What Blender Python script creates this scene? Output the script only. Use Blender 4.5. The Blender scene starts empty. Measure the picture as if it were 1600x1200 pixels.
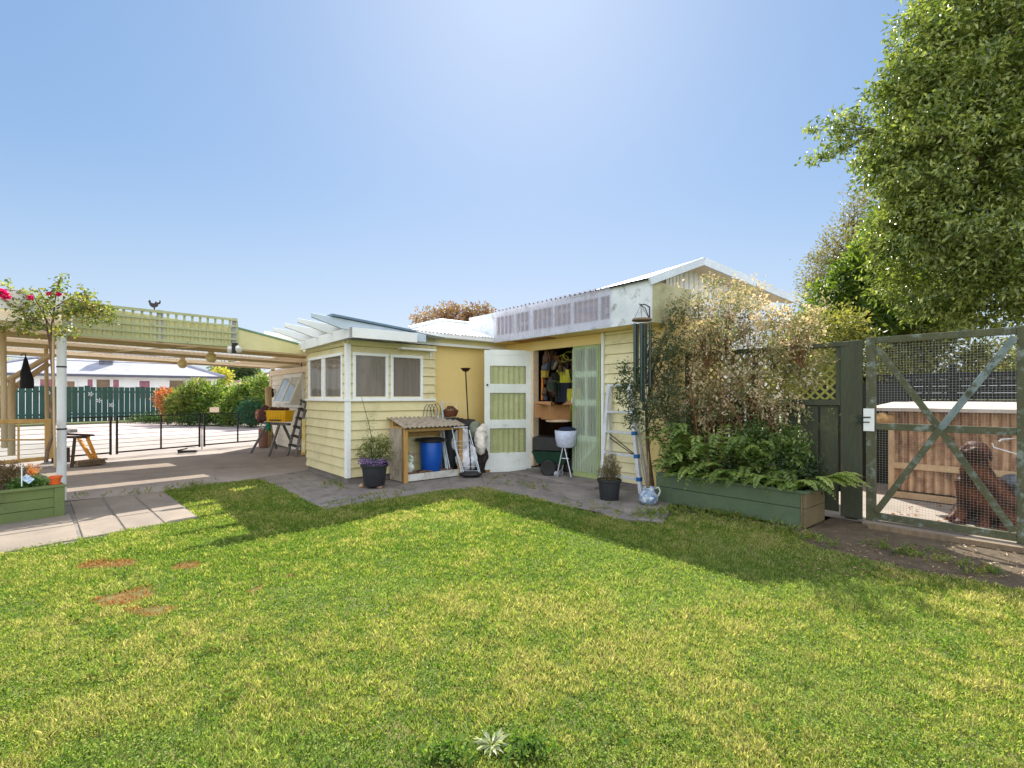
import bpy, bmesh, math, random
import numpy as np
from mathutils import Vector, Matrix, noise as mnoise

random.seed(7); rng = np.random.default_rng(7)
CAMH, FPX, HX, HY = 1.4, 775.0, 800.0, 620.0
scene = bpy.context.scene
col = scene.collection
R = math.radians

def S(r, g, b):
    f = lambda v: (v/255/12.92) if v/255 <= .04045 else ((v/255+.055)/1.055)**2.4
    return (f(r), f(g), f(b), 1.0)
def G(x, y, z=0.0):                      # ground point seen at a pixel of the photograph
    Y = (CAMH-z)*FPX/(y-HY)
    return Vector(((x-HX)/FPX*Y, Y, z))
def P(x, y, Y):                          # point at depth Y
    return Vector(((x-HX)/FPX*Y, Y, CAMH-(y-HY)/FPX*Y))

I4 = Matrix.Identity(4)
TH = math.atan2(-.7648, .6443)
HF = Matrix.Rotation(TH, 4, 'Z')         # house frame: x = along the garage front, y = away
def HP(a, b, z=0.0): return HF @ Vector((a, b, z))
CO = Vector((-6.2, 6.82, 0)); CTH = math.atan2(.7446, .6676)
CF = Matrix.Translation(CO) @ Matrix.Rotation(CTH, 4, 'Z')
def FR(loc, rz=0.0, rx=0.0, ry=0.0):
    return Matrix.Translation(Vector(loc)) @ Matrix.Rotation(rz, 4, 'Z') @ Matrix.Rotation(ry, 4, 'Y') @ Matrix.Rotation(rx, 4, 'X')

# ------------------------------------------------------------------ materials
MATS = {}
def mat(name, c1, c2=None, scale=4.0, rough=.65, bump=0.0, bscale=40.0, stretch=(1, 1, 1), metal=0.0, spec=.4,
        stain=None, stain_scale=3.0, stain_lo=.55, stain_hi=.7, fine=0.12, detail=5.0, coat=0.0):
    if name in MATS: return MATS[name]
    m = bpy.data.materials.new(name); m.use_nodes = True; MATS[name] = m
    nt = m.node_tree; N = nt.nodes; L = nt.links
    b = N['Principled BSDF']
    tc = N.new('ShaderNodeTexCoord'); mp = N.new('ShaderNodeMapping'); mp.inputs['Scale'].default_value = stretch
    L.new(tc.outputs['Object'], mp.inputs[0])
    n1 = N.new('ShaderNodeTexNoise'); n1.inputs['Scale'].default_value = scale; n1.inputs['Detail'].default_value = detail
    n1.inputs['Roughness'].default_value = .6
    L.new(mp.outputs[0], n1.inputs[0])
    rp = N.new('ShaderNodeMapRange'); rp.inputs[1].default_value = .32; rp.inputs[2].default_value = .68
    L.new(n1.outputs[0], rp.inputs[0])
    mx = N.new('ShaderNodeMix'); mx.data_type = 'RGBA'
    mx.inputs[6].default_value = c1
    mx.inputs[7].default_value = c2 if c2 else tuple(v*.82 for v in c1[:3])+(1,)
    L.new(rp.outputs[0], mx.inputs[0])
    out = mx.outputs[2]
    n2 = N.new('ShaderNodeTexNoise'); n2.inputs['Scale'].default_value = bscale; n2.inputs['Detail'].default_value = 3
    L.new(mp.outputs[0], n2.inputs[0])
    if fine:
        mr = N.new('ShaderNodeMapRange'); mr.inputs[1].default_value = .3; mr.inputs[2].default_value = .7
        mr.inputs[3].default_value = 1-fine; mr.inputs[4].default_value = 1+fine
        L.new(n2.outputs[0], mr.inputs[0])
        ml = N.new('ShaderNodeVectorMath'); ml.operation = 'SCALE'
        L.new(out, ml.inputs[0]); L.new(mr.outputs[0], ml.inputs['Scale']); out = ml.outputs[0]
    if stain:
        n3 = N.new('ShaderNodeTexNoise'); n3.inputs['Scale'].default_value = stain_scale; n3.inputs['Detail'].default_value = 8
        n3.inputs['Roughness'].default_value = .7
        L.new(tc.outputs['Object'], n3.inputs[0])
        r3 = N.new('ShaderNodeMapRange'); r3.inputs[1].default_value = stain_lo; r3.inputs[2].default_value = stain_hi
        L.new(n3.outputs[0], r3.inputs[0])
        m3 = N.new('ShaderNodeMix'); m3.data_type = 'RGBA'; m3.inputs[7].default_value = stain
        L.new(r3.outputs[0], m3.inputs[0]); L.new(out, m3.inputs[6]); out = m3.outputs[2]
    L.new(out, b.inputs['Base Color'])
    b.inputs['Roughness'].default_value = rough; b.inputs['Metallic'].default_value = metal
    b.inputs['Specular IOR Level'].default_value = spec
    if bump:
        bp = N.new('ShaderNodeBump'); bp.inputs['Strength'].default_value = bump; bp.inputs['Distance'].default_value = .01
        L.new(n2.outputs[0], bp.inputs['Height']); L.new(bp.outputs[0], b.inputs['Normal'])
    return m

def leafmat(name, cols, trans=.45, rough=.45, spec=.5, tcol=None, attr='rnd'):
    if name in MATS: return MATS[name]
    m = bpy.data.materials.new(name); m.use_nodes = True; MATS[name] = m
    nt = m.node_tree; N = nt.nodes; L = nt.links; b = N['Principled BSDF']
    at = N.new('ShaderNodeAttribute'); at.attribute_name = attr
    rp = N.new('ShaderNodeValToRGB'); e = rp.color_ramp.elements
    e[0].color = cols[0]; e[1].color = cols[-1]
    for i, c in enumerate(cols[1:-1]):
        q = e.new((i+1)/(len(cols)-1)); q.color = c
    L.new(at.outputs['Fac'], rp.inputs[0])
    L.new(rp.outputs[0], b.inputs['Base Color']); b.inputs['Roughness'].default_value = rough
    b.inputs['Specular IOR Level'].default_value = spec
    tr = N.new('ShaderNodeBsdfTranslucent')
    mulc = N.new('ShaderNodeMix'); mulc.data_type = 'RGBA'; mulc.blend_type = 'MULTIPLY'; mulc.inputs[0].default_value = 1
    L.new(rp.outputs[0], mulc.inputs[6]); mulc.inputs[7].default_value = tcol or (1.6, 1.6, .7, 1)
    L.new(mulc.outputs[2], tr.inputs[0])
    ms = N.new('ShaderNodeMixShader'); ms.inputs[0].default_value = trans
    L.new(b.outputs[0], ms.inputs[1]); L.new(tr.outputs[0], ms.inputs[2])
    L.new(ms.outputs[0], N['Material Output'].inputs[0])
    return m

def glassmat(name, tint, alpha=.35, rough=.08, grad=None, dark=(.02, .02, .02, 1)):
    """thin glazing: part see-through, part dark film, glossy"""
    if name in MATS: return MATS[name]
    m = bpy.data.materials.new(name); m.use_nodes = True; MATS[name] = m
    nt = m.node_tree; N = nt.nodes; L = nt.links; b = N['Principled BSDF']
    b.inputs['Base Color'].default_value = dark; b.inputs['Roughness'].default_value = rough
    b.inputs['Specular IOR Level'].default_value = .8
    t = N.new('ShaderNodeBsdfTransparent'); t.inputs[0].default_value = tint
    ms = N.new('ShaderNodeMixShader'); ms.inputs[0].default_value = alpha
    L.new(b.outputs[0], ms.inputs[1]); L.new(t.outputs[0], ms.inputs[2]); L.new(ms.outputs[0], N['Material Output'].inputs[0])
    tc = N.new('ShaderNodeTexCoord'); n = N.new('ShaderNodeTexNoise'); n.inputs['Scale'].default_value = 3
    L.new(tc.outputs['Object'], n.inputs[0])
    bp = N.new('ShaderNodeBump'); bp.inputs['Strength'].default_value = .15; bp.inputs['Distance'].default_value = .02
    L.new(n.outputs[0], bp.inputs['Height']); L.new(bp.outputs[0], b.inputs['Normal'])
    return m

# ------------------------------------------------------------------ tagging and things
def tag(o, label=None, cat=None, group=None, kind=None):
    if label: o['label'] = label
    if cat: o['category'] = cat
    if group: o['group'] = group
    if kind: o['kind'] = kind
    return o
def thing(name, label, cat, loc=(0, 0, 0), group=None, rz=0.0):
    o = bpy.data.objects.new(name, None); col.objects.link(o)
    o.location = Vector(loc); o.rotation_euler = (0, 0, rz); o.empty_display_size = .1
    tag(o, label, cat, group)
    o['_inv'] = [0]; del o['_inv']
    return o
INV = {}
def root_of(p):
    while p.parent: p = p.parent
    return p
def link_mesh(me, name, parent=None, label=None):
    """mesh given in world coordinates"""
    o = bpy.data.objects.new(name, me)
    if parent is not None:
        r = root_of(parent)
        if r.type == 'EMPTY':
            W = Matrix.Translation(r.location) @ Matrix.Rotation(r.rotation_euler.z, 4, 'Z')
        else:
            W = Matrix.Translation(r.location)
        me.transform(W.inverted())
        o.parent = parent
    else:
        # put the origin at the base of the mesh
        n = len(me.vertices); a = np.empty(n*3); me.vertices.foreach_get('co', a); a = a.reshape(-1, 3)
        c = Vector(((a[:, 0].min()+a[:, 0].max())/2, (a[:, 1].min()+a[:, 1].max())/2, a[:, 2].min()))
        me.transform(Matrix.Translation(-c)); o.location = c
    col.objects.link(o)
    if label: o['label'] = label
    return o

def dup(root, loc, rz=None, label=None, group=None):
    r = root.copy(); col.objects.link(r); r.location = Vector(loc)
    if rz is not None: r.rotation_euler = (0, 0, rz)
    if label: r['label'] = label
    if group: r['group'] = group
    for ch in list(root.children):
        c = ch.copy(); col.objects.link(c); c.parent = r
        for g in ch.children:
            d = g.copy(); col.objects.link(d); d.parent = c
    return r

class MB:
    def __init__(s, M=I4): s.v = []; s.f = []; s.M = M
    def add(s, vs, fs, M=None):
        M = s.M if M is None else s.M @ M
        n = len(s.v); s.v += [M @ Vector(v) for v in vs]; s.f += [tuple(i+n for i in f) for f in fs]; return s
    def box(s, x0, x1, y0, y1, z0, z1, M=None):
        if x0 > x1: x0, x1 = x1, x0
        if y0 > y1: y0, y1 = y1, y0
        if z0 > z1: z0, z1 = z1, z0
        vs = [(x0, y0, z0), (x1, y0, z0), (x1, y1, z0), (x0, y1, z0), (x0, y0, z1), (x1, y0, z1), (x1, y1, z1), (x0, y1, z1)]
        return s.add(vs, [(0, 3, 2, 1), (4, 5, 6, 7), (0, 1, 5, 4), (1, 2, 6, 5), (2, 3, 7, 6), (3, 0, 4, 7)], M)
    def bar(s, p, q, w, h, up=(0, 0, 1)):
        p = Vector(p); q = Vector(q); d = (q-p); L = d.length; d.normalize(); up = Vector(up)
        if abs(d.dot(up)) > .98: up = Vector((0, 1, 0)) if abs(d.y) < .9 else Vector((1, 0, 0))
        x = d.cross(up).normalized(); y = x.cross(d).normalized()
        vs = []
        for e in (p, q):
            for i, j in ((-1, -1), (1, -1), (1, 1), (-1, 1)): vs.append(e + x*(w/2*i) + y*(h/2*j))
        return s.add(vs, [(0, 1, 2, 3), (7, 6, 5, 4), (0, 4, 5, 1), (1, 5, 6, 2), (2, 6, 7, 3), (3, 7, 4, 0)])
    def tube(s, pts, r, n=8, caps=True):
        pts = [Vector(p) for p in pts]; m = len(pts)
        rr = r if isinstance(r, (list, tuple)) else [r]*m
        vs = []; fs = []; px = None
        for i, p in enumerate(pts):
            d = (pts[min(i+1, m-1)] - pts[max(i-1, 0)])
            if d.length < 1e-9: d = Vector((0, 0, 1))
            d.normalize()
            if px is None:
                a = Vector((0, 0, 1)) if abs(d.z) < .9 else Vector((1, 0, 0))
                px = d.cross(a).normalized()
            else:
                px = (px - d*px.dot(d))
                px = px.normalized() if px.length > 1e-6 else d.orthogonal().normalized()
            py = d.cross(px)
            for k in range(n):
                t = 2*math.pi*k/n; vs.append(p + (px*math.cos(t)+py*math.sin(t))*rr[i])
        for i in range(m-1):
            for k in range(n):
                fs.append((i*n+k, i*n+(k+1) % n, (i+1)*n+(k+1) % n, (i+1)*n+k))
        if caps:
            fs.append(tuple(range(n-1, -1, -1))); fs.append(tuple((m-1)*n+k for k in range(n)))
        return s.add(vs, fs)
    def lathe(s, prof, c=(0, 0, 0), n=24, M=None, closed=True):
        vs = []; fs = []
        for r, z in prof:
            for k in range(n):
                t = 2*math.pi*k/n; vs.append((c[0]+r*math.cos(t), c[1]+r*math.sin(t), c[2]+z))
        for i in range(len(prof)-1):
            for k in range(n): fs.append((i*n+k, i*n+(k+1) % n, (i+1)*n+(k+1) % n, (i+1)*n+k))
        if closed:
            fs.append(tuple(range(n-1, -1, -1))); fs.append(tuple((len(prof)-1)*n+k for k in range(n)))
        return s.add(vs, fs, M)
    def ell(s, c, r, n=12, m=8, M=None, jit=0.0):
        vs = [(c[0], c[1], c[2]-r[2])]; fs = []
        for i in range(1, m):
            p = math.pi*i/m
            for k in range(n):
                t = 2*math.pi*k/n; q = 1+random.uniform(-jit, jit)
                vs.append((c[0]+r[0]*math.sin(p)*math.cos(t)*q, c[1]+r[1]*math.sin(p)*math.sin(t)*q, c[2]-r[2]*math.cos(p)*q))
        vs.append((c[0], c[1], c[2]+r[2]))
        for k in range(n): fs.append((0, 1+(k+1) % n, 1+k))
        for i in range(m-2):
            for k in range(n): fs.append((1+i*n+k, 1+i*n+(k+1) % n, 1+(i+1)*n+(k+1) % n, 1+(i+1)*n+k))
        for k in range(n): fs.append((1+(m-2)*n+k, 1+(m-2)*n+(k+1) % n, len(vs)-1))
        return s.add(vs, fs, M)
    def prism(s, poly, ext):
        poly = [Vector(p) for p in poly]; ext = Vector(ext); n = len(poly)
        vs = poly + [p+ext for p in poly]
        fs = [tuple(range(n-1, -1, -1)), tuple(range(n, 2*n))] + [(i, (i+1) % n, (i+1) % n+n, i+n) for i in range(n)]
        return s.add(vs, fs)
    def sheet(s, poly): return s.add(poly, [tuple(range(len(poly)))])
    def corr(s, o, across, along, nrm, pitch=.076, amp=.009, th=.003):
        """corrugated sheet: o corner, across vector (waves run along `along`)"""
        o = Vector(o); A = Vector(across); B = Vector(along); Nn = Vector(nrm).normalized()
        L = A.length; k = max(8, int(L/pitch*6)); vs = []; fs = []
        for i in range(k+1):
            w = math.cos(i/k*L/pitch*2*math.pi)*amp
            p = o + A*(i/k) + Nn*w
            vs += [p, p+B, p+B+Nn*th, p+Nn*th]
        for i in range(k):
            a = 4*i; b = a+4
            fs += [(a, b, b+1, a+1), (a+3, a+2, b+2, b+3), (a, a+3, b+3, b), (a+1, b+1, b+2, a+2)]
        fs += [(0, 1, 2, 3), (4*k, 4*k+3, 4*k+2, 4*k+1)]
        return s.add(vs, fs)
    def build(s, name, m, parent=None, smooth=False, bevel=0.0, label=None, auto=None):
        me = bpy.data.meshes.new(name); me.from_pydata([tuple(v) for v in s.v], [], s.f); me.update()
        bm = bmesh.new(); bm.from_mesh(me); bmesh.ops.recalc_face_normals(bm, faces=bm.faces)
        if bevel:
            es = [e for e in bm.edges if len(e.link_faces) == 2 and e.calc_face_angle(0) > .6]
            bmesh.ops.bevel(bm, geom=es, offset=bevel, segments=1, affect='EDGES', clamp_overlap=True)
        bm.to_mesh(me); bm.free()
        if smooth: me.polygons.foreach_set('use_smooth', [True]*len(me.polygons))
        if auto:
            me.polygons.foreach_set('use_smooth', [True]*len(me.polygons))
            me.set_sharp_from_angle(angle=R(auto))
        me.materials.append(m)
        return link_mesh(me, name, parent, label)

def blob(name, m, parts, voxel=.015, smooth=6, parent=None, M=I4, disp=0.0, dscale=8.0, label=None):
    """one continuous body: overlapping ellipsoids (c, r[, rot]) and limbs (pts, radii), remeshed into a single skin"""
    mb = MB(M)
    for p in parts:
        if p[0] == 'e':
            Mm = Matrix.Translation(Vector(p[1])) @ (p[3] if len(p) > 3 else I4)
            mb.ell((0, 0, 0), p[2], 20, 14, M=Mm)
        else:
            mb.tube(p[1], p[2], 14)
            for q, r in ((p[1][0], p[2][0]), (p[1][-1], p[2][-1])): mb.ell(q, (r, r, r), 14, 10)
    me = bpy.data.meshes.new('tmp'); me.from_pydata([tuple(v) for v in mb.v], [], mb.f); me.update()
    o = bpy.data.objects.new('tmp', me); col.objects.link(o)
    md = o.modifiers.new('r', 'REMESH'); md.mode = 'VOXEL'; md.voxel_size = voxel
    ms = o.modifiers.new('s', 'SMOOTH'); ms.iterations = smooth; ms.factor = .5
    dg = bpy.context.evaluated_depsgraph_get(); dg.update()
    me2 = bpy.data.meshes.new_from_object(o.evaluated_get(dg))
    bpy.data.objects.remove(o)
    if disp:
        for v in me2.vertices:
            k = mnoise.noise(v.co*dscale) + .5*mnoise.noise(v.co*dscale*2.3)
            v.co += v.normal*k*disp
    me2.materials.clear(); me2.materials.append(m)
    me2.polygons.foreach_set('use_smooth', [True]*len(me2.polygons))
    return link_mesh(me2, name, parent, label)

# ------------------------------------------------------------------ numpy foliage
def np_mesh(name, V, F, m, rnd=None, smooth=False, cols=None):
    me = bpy.data.meshes.new(name)
    k = F.shape[1]
    me.vertices.add(len(V)); me.vertices.foreach_set('co', V.astype(np.float32).ravel())
    me.loops.add(F.size); me.loops.foreach_set('vertex_index', F.astype(np.int32).ravel())
    me.polygons.add(len(F)); me.polygons.foreach_set('loop_start', np.arange(0, F.size, k, dtype=np.int32))
    me.update(calc_edges=True); me.validate()
    if rnd is not None:
        a = me.attributes.new('rnd', 'FLOAT', 'POINT'); a.data.foreach_set('value', rnd.astype(np.float32))
    if cols is not None:
        a = me.attributes.new('col', 'FLOAT_COLOR', 'POINT'); a.data.foreach_set('color', cols.astype(np.float32).ravel())
    if smooth: me.polygons.foreach_set('use_smooth', np.ones(len(F), bool))
    me.materials.append(m)
    return me
def unit(a): return a/np.maximum(np.linalg.norm(a, axis=1, keepdims=True), 1e-9)
def leaf_geo(C, D, length, width, rnd, up=None, fold=.25):
    """C base points, D directions, arrays; each leaf a folded rhombus of four points"""
    n = len(C); D = unit(D)
    if up is None: up = rng.normal(size=(n, 3)) + np.array([0, 0, 1.2])
    Sd = unit(np.cross(D, up)); Nn = np.cross(Sd, D)
    length = np.broadcast_to(length, n)[:, None]; width = np.broadcast_to(width, n)[:, None]
    mid = C + D*length*.5
    V = np.stack([C, mid+Sd*width/2+Nn*width*fold, C+D*length - Nn*length*.12, mid-Sd*width/2+Nn*width*fold], 1).reshape(-1, 3)
    i = np.arange(n)*4
    F = np.concatenate([np.stack([i, i+1, i+2], 1), np.stack([i, i+2, i+3], 1)])
    return V, F, np.repeat(rnd, 4)
def join_geo(gs):
    V = []; F = []; Rn = []; k = 0
    for v, f, r in gs: V.append(v); F.append(f+k); Rn.append(r); k += len(v)
    return np.concatenate(V), np.concatenate(F), np.concatenate(Rn)
def sprigs(centers, nleaf, spread, length, width, droop=0.0, rlo=0.0, rhi=1.0, clumpvar=.35, outward=None):
    """leafy clumps: around every centre nleaf leaves"""
    n = len(centers); C = np.repeat(centers, nleaf, 0) + rng.normal(size=(n*nleaf, 3))*spread
    D = rng.normal(size=(n*nleaf, 3)); D[:, 2] -= droop
    if outward is not None: D += np.repeat(outward, nleaf, 0)*1.3
    base = np.repeat(rng.uniform(0, 1, n), nleaf)
    r = np.clip(rlo+(rhi-rlo)*(clumpvar*base+(1-clumpvar)*rng.uniform(0, 1, n*nleaf)), 0, 1)
    return leaf_geo(C, D, length*rng.uniform(.6, 1.25, n*nleaf), width*rng.uniform(.7, 1.2, n*nleaf), r)
def in_ells(n, ells, shell=.55):
    """points in a union of ellipsoids, biased to the outer shell"""
    w = np.array([(e[1][0]*e[1][1]*e[1][2])**.75 for e in ells]); w = w/w.sum()
    k = rng.choice(len(ells), n, p=w); c = np.array([e[0] for e in ells])[k]; r = np.array([e[1] for e in ells])[k]
    d = unit(rng.normal(size=(n, 3))); q = rng.uniform(0, 1, (n, 1))
    q = shell+(1-shell)*q**.6
    q *= 1+.08*np.sin(d[:, :1]*7+c[:, :1]*3)+.07*np.sin(d[:, 2:]*9+1)
    return c+d*r*q, d
def branch_net(mb, base, tips, r0, jit=.15, seg=5, sag=0.0):
    base = Vector(base)
    for t in tips:
        t = Vector(t); pts = []; rr = []
        L = (t-base).length
        off = Vector((random.gauss(0, 1), random.gauss(0, 1), random.gauss(0, .5)))*jit*L*.5
        for i in range(seg+1):
            f = i/seg
            p = base.lerp(t, f)+off*math.sin(f*math.pi)+Vector((0, 0, 1))*(math.sin(f*math.pi)*L*.12*sag)
            p += Vector((random.gauss(0, 1), random.gauss(0, 1), random.gauss(0, 1)))*L*.012*(0 < i < seg)
            pts.append(p); rr.append(r0*(1-f*.8))
        mb.tube(pts, rr, 5)

def vnoise(x, y, s, seed=0):
    g = np.random.default_rng(seed).uniform(0, 1, (257, 257))
    X = (x*s) % 256; Y = (y*s) % 256; i = X.astype(int); j = Y.astype(int); fx = X-i; fy = Y-j
    fx = fx*fx*(3-2*fx); fy = fy*fy*(3-2*fy)
    return (g[i, j]*(1-fx)+g[i+1, j]*fx)*(1-fy)+(g[i, j+1]*(1-fx)+g[i+1, j+1]*fx)*fy
def in_poly(x, y, poly):
    ins = np.zeros(len(x), bool); n = len(poly); j = n-1
    for i in range(n):
        xi, yi = poly[i][0], poly[i][1]; xj, yj = poly[j][0], poly[j][1]
        c = ((yi > y) != (yj > y)) & (x < (xj-xi)*(y-yi)/((yj-yi) if yj != yi else 1e-9)+xi)
        ins ^= c; j = i
    return ins

# ------------------------------------------------------------------ camera, sky, sun
cam = bpy.data.cameras.new('Camera'); co = bpy.data.objects.new('Camera', cam); col.objects.link(co)
cam.sensor_width = 36; cam.lens = FPX/1600*36; cam.shift_y = 20/1600; cam.clip_end = 4000; cam.clip_start = .05
co.location = (0, 0, CAMH); co.rotation_euler = (R(90), 0, 0); scene.camera = co

SUN_EL = 43.9; SUN_AZ = 1.5                # degrees; azimuth clockwise from straight ahead
SUN_E, SKY_E, EXPO = 4.9, .15, 1.0
REAR_FILL = 1.5; SKY_MAX = (.90, 1.06, 1.36); SKY_TINT = (.70, .94, 1.25)
w = bpy.data.worlds.new('World'); scene.world = w; w.use_nodes = True
nt = w.node_tree; sky = nt.nodes.new('ShaderNodeTexSky'); sky.sky_type = 'NISHITA'; sky.sun_disc = False
sky.sun_elevation = R(SUN_EL); sky.sun_rotation = R(SUN_AZ); sky.altitude = 0; sky.air_density = 1.0
sky.dust_density = .6; sky.ozone_density = 2.5
bg = nt.nodes['Background']; bg.inputs[1].default_value = SKY_E
# the sky's own range is soft-limited the way a bracketed exposure limits it: c / (1 + c/cmax)
def vm(op, a, b=None):
    n = nt.nodes.new('ShaderNodeVectorMath'); n.operation = op
    if isinstance(a, tuple): n.inputs[0].default_value = a
    else: nt.links.new(a, n.inputs[0])
    if b is not None:
        if isinstance(b, tuple): n.inputs[1].default_value = b
        else: nt.links.new(b, n.inputs[1])
    return n.outputs[0]
kk = 1/(SKY_E*2**EXPO)
cmax = tuple(v*kk for v in SKY_MAX)
t_ = vm('MULTIPLY', sky.outputs[0], SKY_TINT)
den = vm('ADD', vm('DIVIDE', t_, cmax), (1, 1, 1))
base_sky = vm('DIVIDE', t_, den)
# added fill: mottled white glow in the unseen sky behind the camera, lifts shade
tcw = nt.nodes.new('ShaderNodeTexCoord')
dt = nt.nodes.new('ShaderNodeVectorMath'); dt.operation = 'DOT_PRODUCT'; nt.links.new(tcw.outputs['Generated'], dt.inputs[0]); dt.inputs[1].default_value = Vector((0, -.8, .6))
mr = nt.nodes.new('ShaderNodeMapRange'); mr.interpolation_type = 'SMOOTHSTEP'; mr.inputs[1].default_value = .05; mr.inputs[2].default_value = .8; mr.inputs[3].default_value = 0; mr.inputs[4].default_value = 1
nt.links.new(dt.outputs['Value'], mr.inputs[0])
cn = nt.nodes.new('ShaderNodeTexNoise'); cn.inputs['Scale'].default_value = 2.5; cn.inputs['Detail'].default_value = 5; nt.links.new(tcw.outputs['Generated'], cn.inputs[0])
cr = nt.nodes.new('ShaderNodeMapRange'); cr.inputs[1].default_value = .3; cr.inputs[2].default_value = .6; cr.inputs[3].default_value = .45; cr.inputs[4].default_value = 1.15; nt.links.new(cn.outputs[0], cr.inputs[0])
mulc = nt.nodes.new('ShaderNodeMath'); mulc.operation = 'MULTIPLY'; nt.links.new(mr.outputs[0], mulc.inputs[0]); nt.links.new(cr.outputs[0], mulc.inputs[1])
sc_ = nt.nodes.new('ShaderNodeVectorMath'); sc_.operation = 'SCALE'; sc_.inputs[0].default_value = tuple(v*kk*REAR_FILL for v in (1.0, .95, .88)); nt.links.new(mulc.outputs[0], sc_.inputs['Scale'])
# low haze: the sky pales towards the horizon
sep = nt.nodes.new('ShaderNodeSeparateXYZ'); nt.links.new(tcw.outputs['Generated'], sep.inputs[0])
hz = nt.nodes.new('ShaderNodeMapRange'); hz.interpolation_type = 'SMOOTHSTEP'; hz.inputs[1].default_value = .0; hz.inputs[2].default_value = .42; hz.inputs[3].default_value = 1; hz.inputs[4].default_value = 0
nt.links.new(sep.outputs[2], hz.inputs[0])
hs_ = nt.nodes.new('ShaderNodeVectorMath'); hs_.operation = 'SCALE'; hs_.inputs[0].default_value = tuple(v*kk for v in (.20, .14, .03)); nt.links.new(hz.outputs[0], hs_.inputs['Scale'])
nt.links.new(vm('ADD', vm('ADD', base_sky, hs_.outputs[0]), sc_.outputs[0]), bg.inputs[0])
sl = bpy.data.lights.new('Sun', 'SUN'); sl.energy = SUN_E; sl.angle = R(.5); sl.color = (1, .94, .84)
so = bpy.data.objects.new('Sun', sl); col.objects.link(so)
sd = Vector((math.sin(R(SUN_AZ))*math.cos(R(SUN_EL)), math.cos(R(SUN_AZ))*math.cos(R(SUN_EL)), math.sin(R(SUN_EL))))
so.rotation_euler = sd.to_track_quat('Z', 'Y').to_euler(); so.location = sd*30
scene.view_settings.view_transform = 'Standard'; scene.view_settings.look = 'None'
scene.view_settings.exposure = EXPO; scene.view_settings.gamma = 1
scene.render.engine = 'CYCLES'
scene.cycles.max_bounces = 8; scene.cycles.transparent_max_bounces = 24; scene.cycles.diffuse_bounces = 4
scene.cycles.sample_clamp_indirect = 6
# ================================================================== materials in use
M_cream = mat('green_cream_weatherboard_paint', S(222,211,164), S(210,198,148), 1.5, .55, .15, 60, fine=.04, stain=S(172,162,122), stain_scale=2.6, stain_lo=.5, stain_hi=.85)
M_pale = mat('pale_cream_weatherboard_paint', S(238,230,186), S(228,218,170), 1.5, .55, .15, 60, fine=.04, stain=S(180,168,126), stain_scale=3, stain_lo=.5, stain_hi=.85)
M_yel = mat('mustard_wall_paint', S(240,214,146), S(232,204,130), 1.2, .6, .1, 50, fine=.04, stain=S(190,160,90), stain_scale=3, stain_lo=.66, stain_hi=.9)
M_whitewb = mat('white_weatherboard_paint', S(236,230,214), S(226,218,200), 1.5, .55, .1, 50, fine=.04, stain=S(190,175,150), stain_scale=2, stain_lo=.6, stain_hi=.85)
M_white = mat('white_gloss_paint', S(240,241,238), S(230,232,230), 3, .4, .08, 60, fine=.03, stain=S(190,188,175), stain_scale=5, stain_lo=.62, stain_hi=.8)
M_whitedirty = mat('lichen_marked_white_sheet', S(232,236,238), S(206,212,214), 2.2, .6, .15, 50, fine=.08, stain=S(112,108,92), stain_scale=5.5, stain_lo=.53, stain_hi=.74, detail=8)
M_greensheet = mat('algae_greyed_panel', S(190,186,150), S(160,158,120), 3, .7, .1, 40, stain=S(120,120,84), stain_scale=2.5, stain_lo=.5, stain_hi=.8)
M_beige = mat('beige_soffit_paint', S(242,228,208), S(232,218,196), 2, .6, .08, 40, fine=.04, stain=S(180,158,124), stain_scale=3, stain_lo=.6, stain_hi=.85)
M_beam = mat('olive_beam_paint', S(198,182,148), S(182,166,132), 2, .6, .1, 40, fine=.05)
M_sage = mat('sage_trellis_paint', S(186,188,142), S(172,176,130), 3, .6, .15, 50, fine=.06, stain=S(120,120,90), stain_scale=5, stain_lo=.6, stain_hi=.8)
M_postgrey = mat('grey_violet_post_paint', S(170,168,176), S(150,150,158), 4, .6, .1, 40)
M_fascia = mat('cream_fascia_paint', S(222,214,160), S(210,202,146), 2, .55, .1, 50, fine=.04, stain=S(160,156,100), stain_scale=3, stain_lo=.6, stain_hi=.85)
M_greentrim = mat('faded_green_flashing', S(120,158,128), S(104,140,112), 3, .5, .1, 50)
M_roofw = mat('white_corrugated_plastic', S(246,244,240), S(236,234,230), 3, .5, .1, 40, fine=.03)
M_roofg = mat('grey_metal_roof', S(186,192,198), S(168,176,184), 1.2, .45, .08, 30, metal=.2)
M_fence = mat('dark_olive_fence_paint', S(74,78,58), S(60,64,48), 3, .7, .25, 60, (1, 1, .15), fine=.12, stain=S(98,100,62), stain_scale=4, stain_lo=.58, stain_hi=.8)
M_lattice = mat('olive_yellow_lattice_paint', S(150,148,70), S(130,130,60), 4, .65, .15, 50)
M_planter = mat('sage_planter_paint', S(92,110,82), S(82,98,74), 2.5, .6, .2, 60, (1, 1, 1), fine=.08, stain=S(64,74,54), stain_scale=4, stain_lo=.6, stain_hi=.8)
M_planterl = mat('olive_planter_paint', S(112,128,74), S(100,114,66), 2.5, .6, .2, 60, fine=.07, stain=S(80,90,52), stain_scale=4, stain_lo=.6, stain_hi=.8)
M_gate = mat('lichened_gate_timber', S(92,92,66), S(76,78,56), 6, .75, .3, 70, (1, 1, 1), fine=.15, stain=S(128,138,130), stain_scale=9, stain_lo=.52, stain_hi=.66)
M_gateblue = mat('peeling_blue_grey_gate_paint', S(128,142,142), S(108,122,118), 6, .7, .3, 70, fine=.12, stain=S(70,72,52), stain_scale=8, stain_lo=.52, stain_hi=.62)
M_wire = mat('galvanised_wire', S(190,190,190), None, 10, .35, metal=.7, fine=0)
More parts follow.
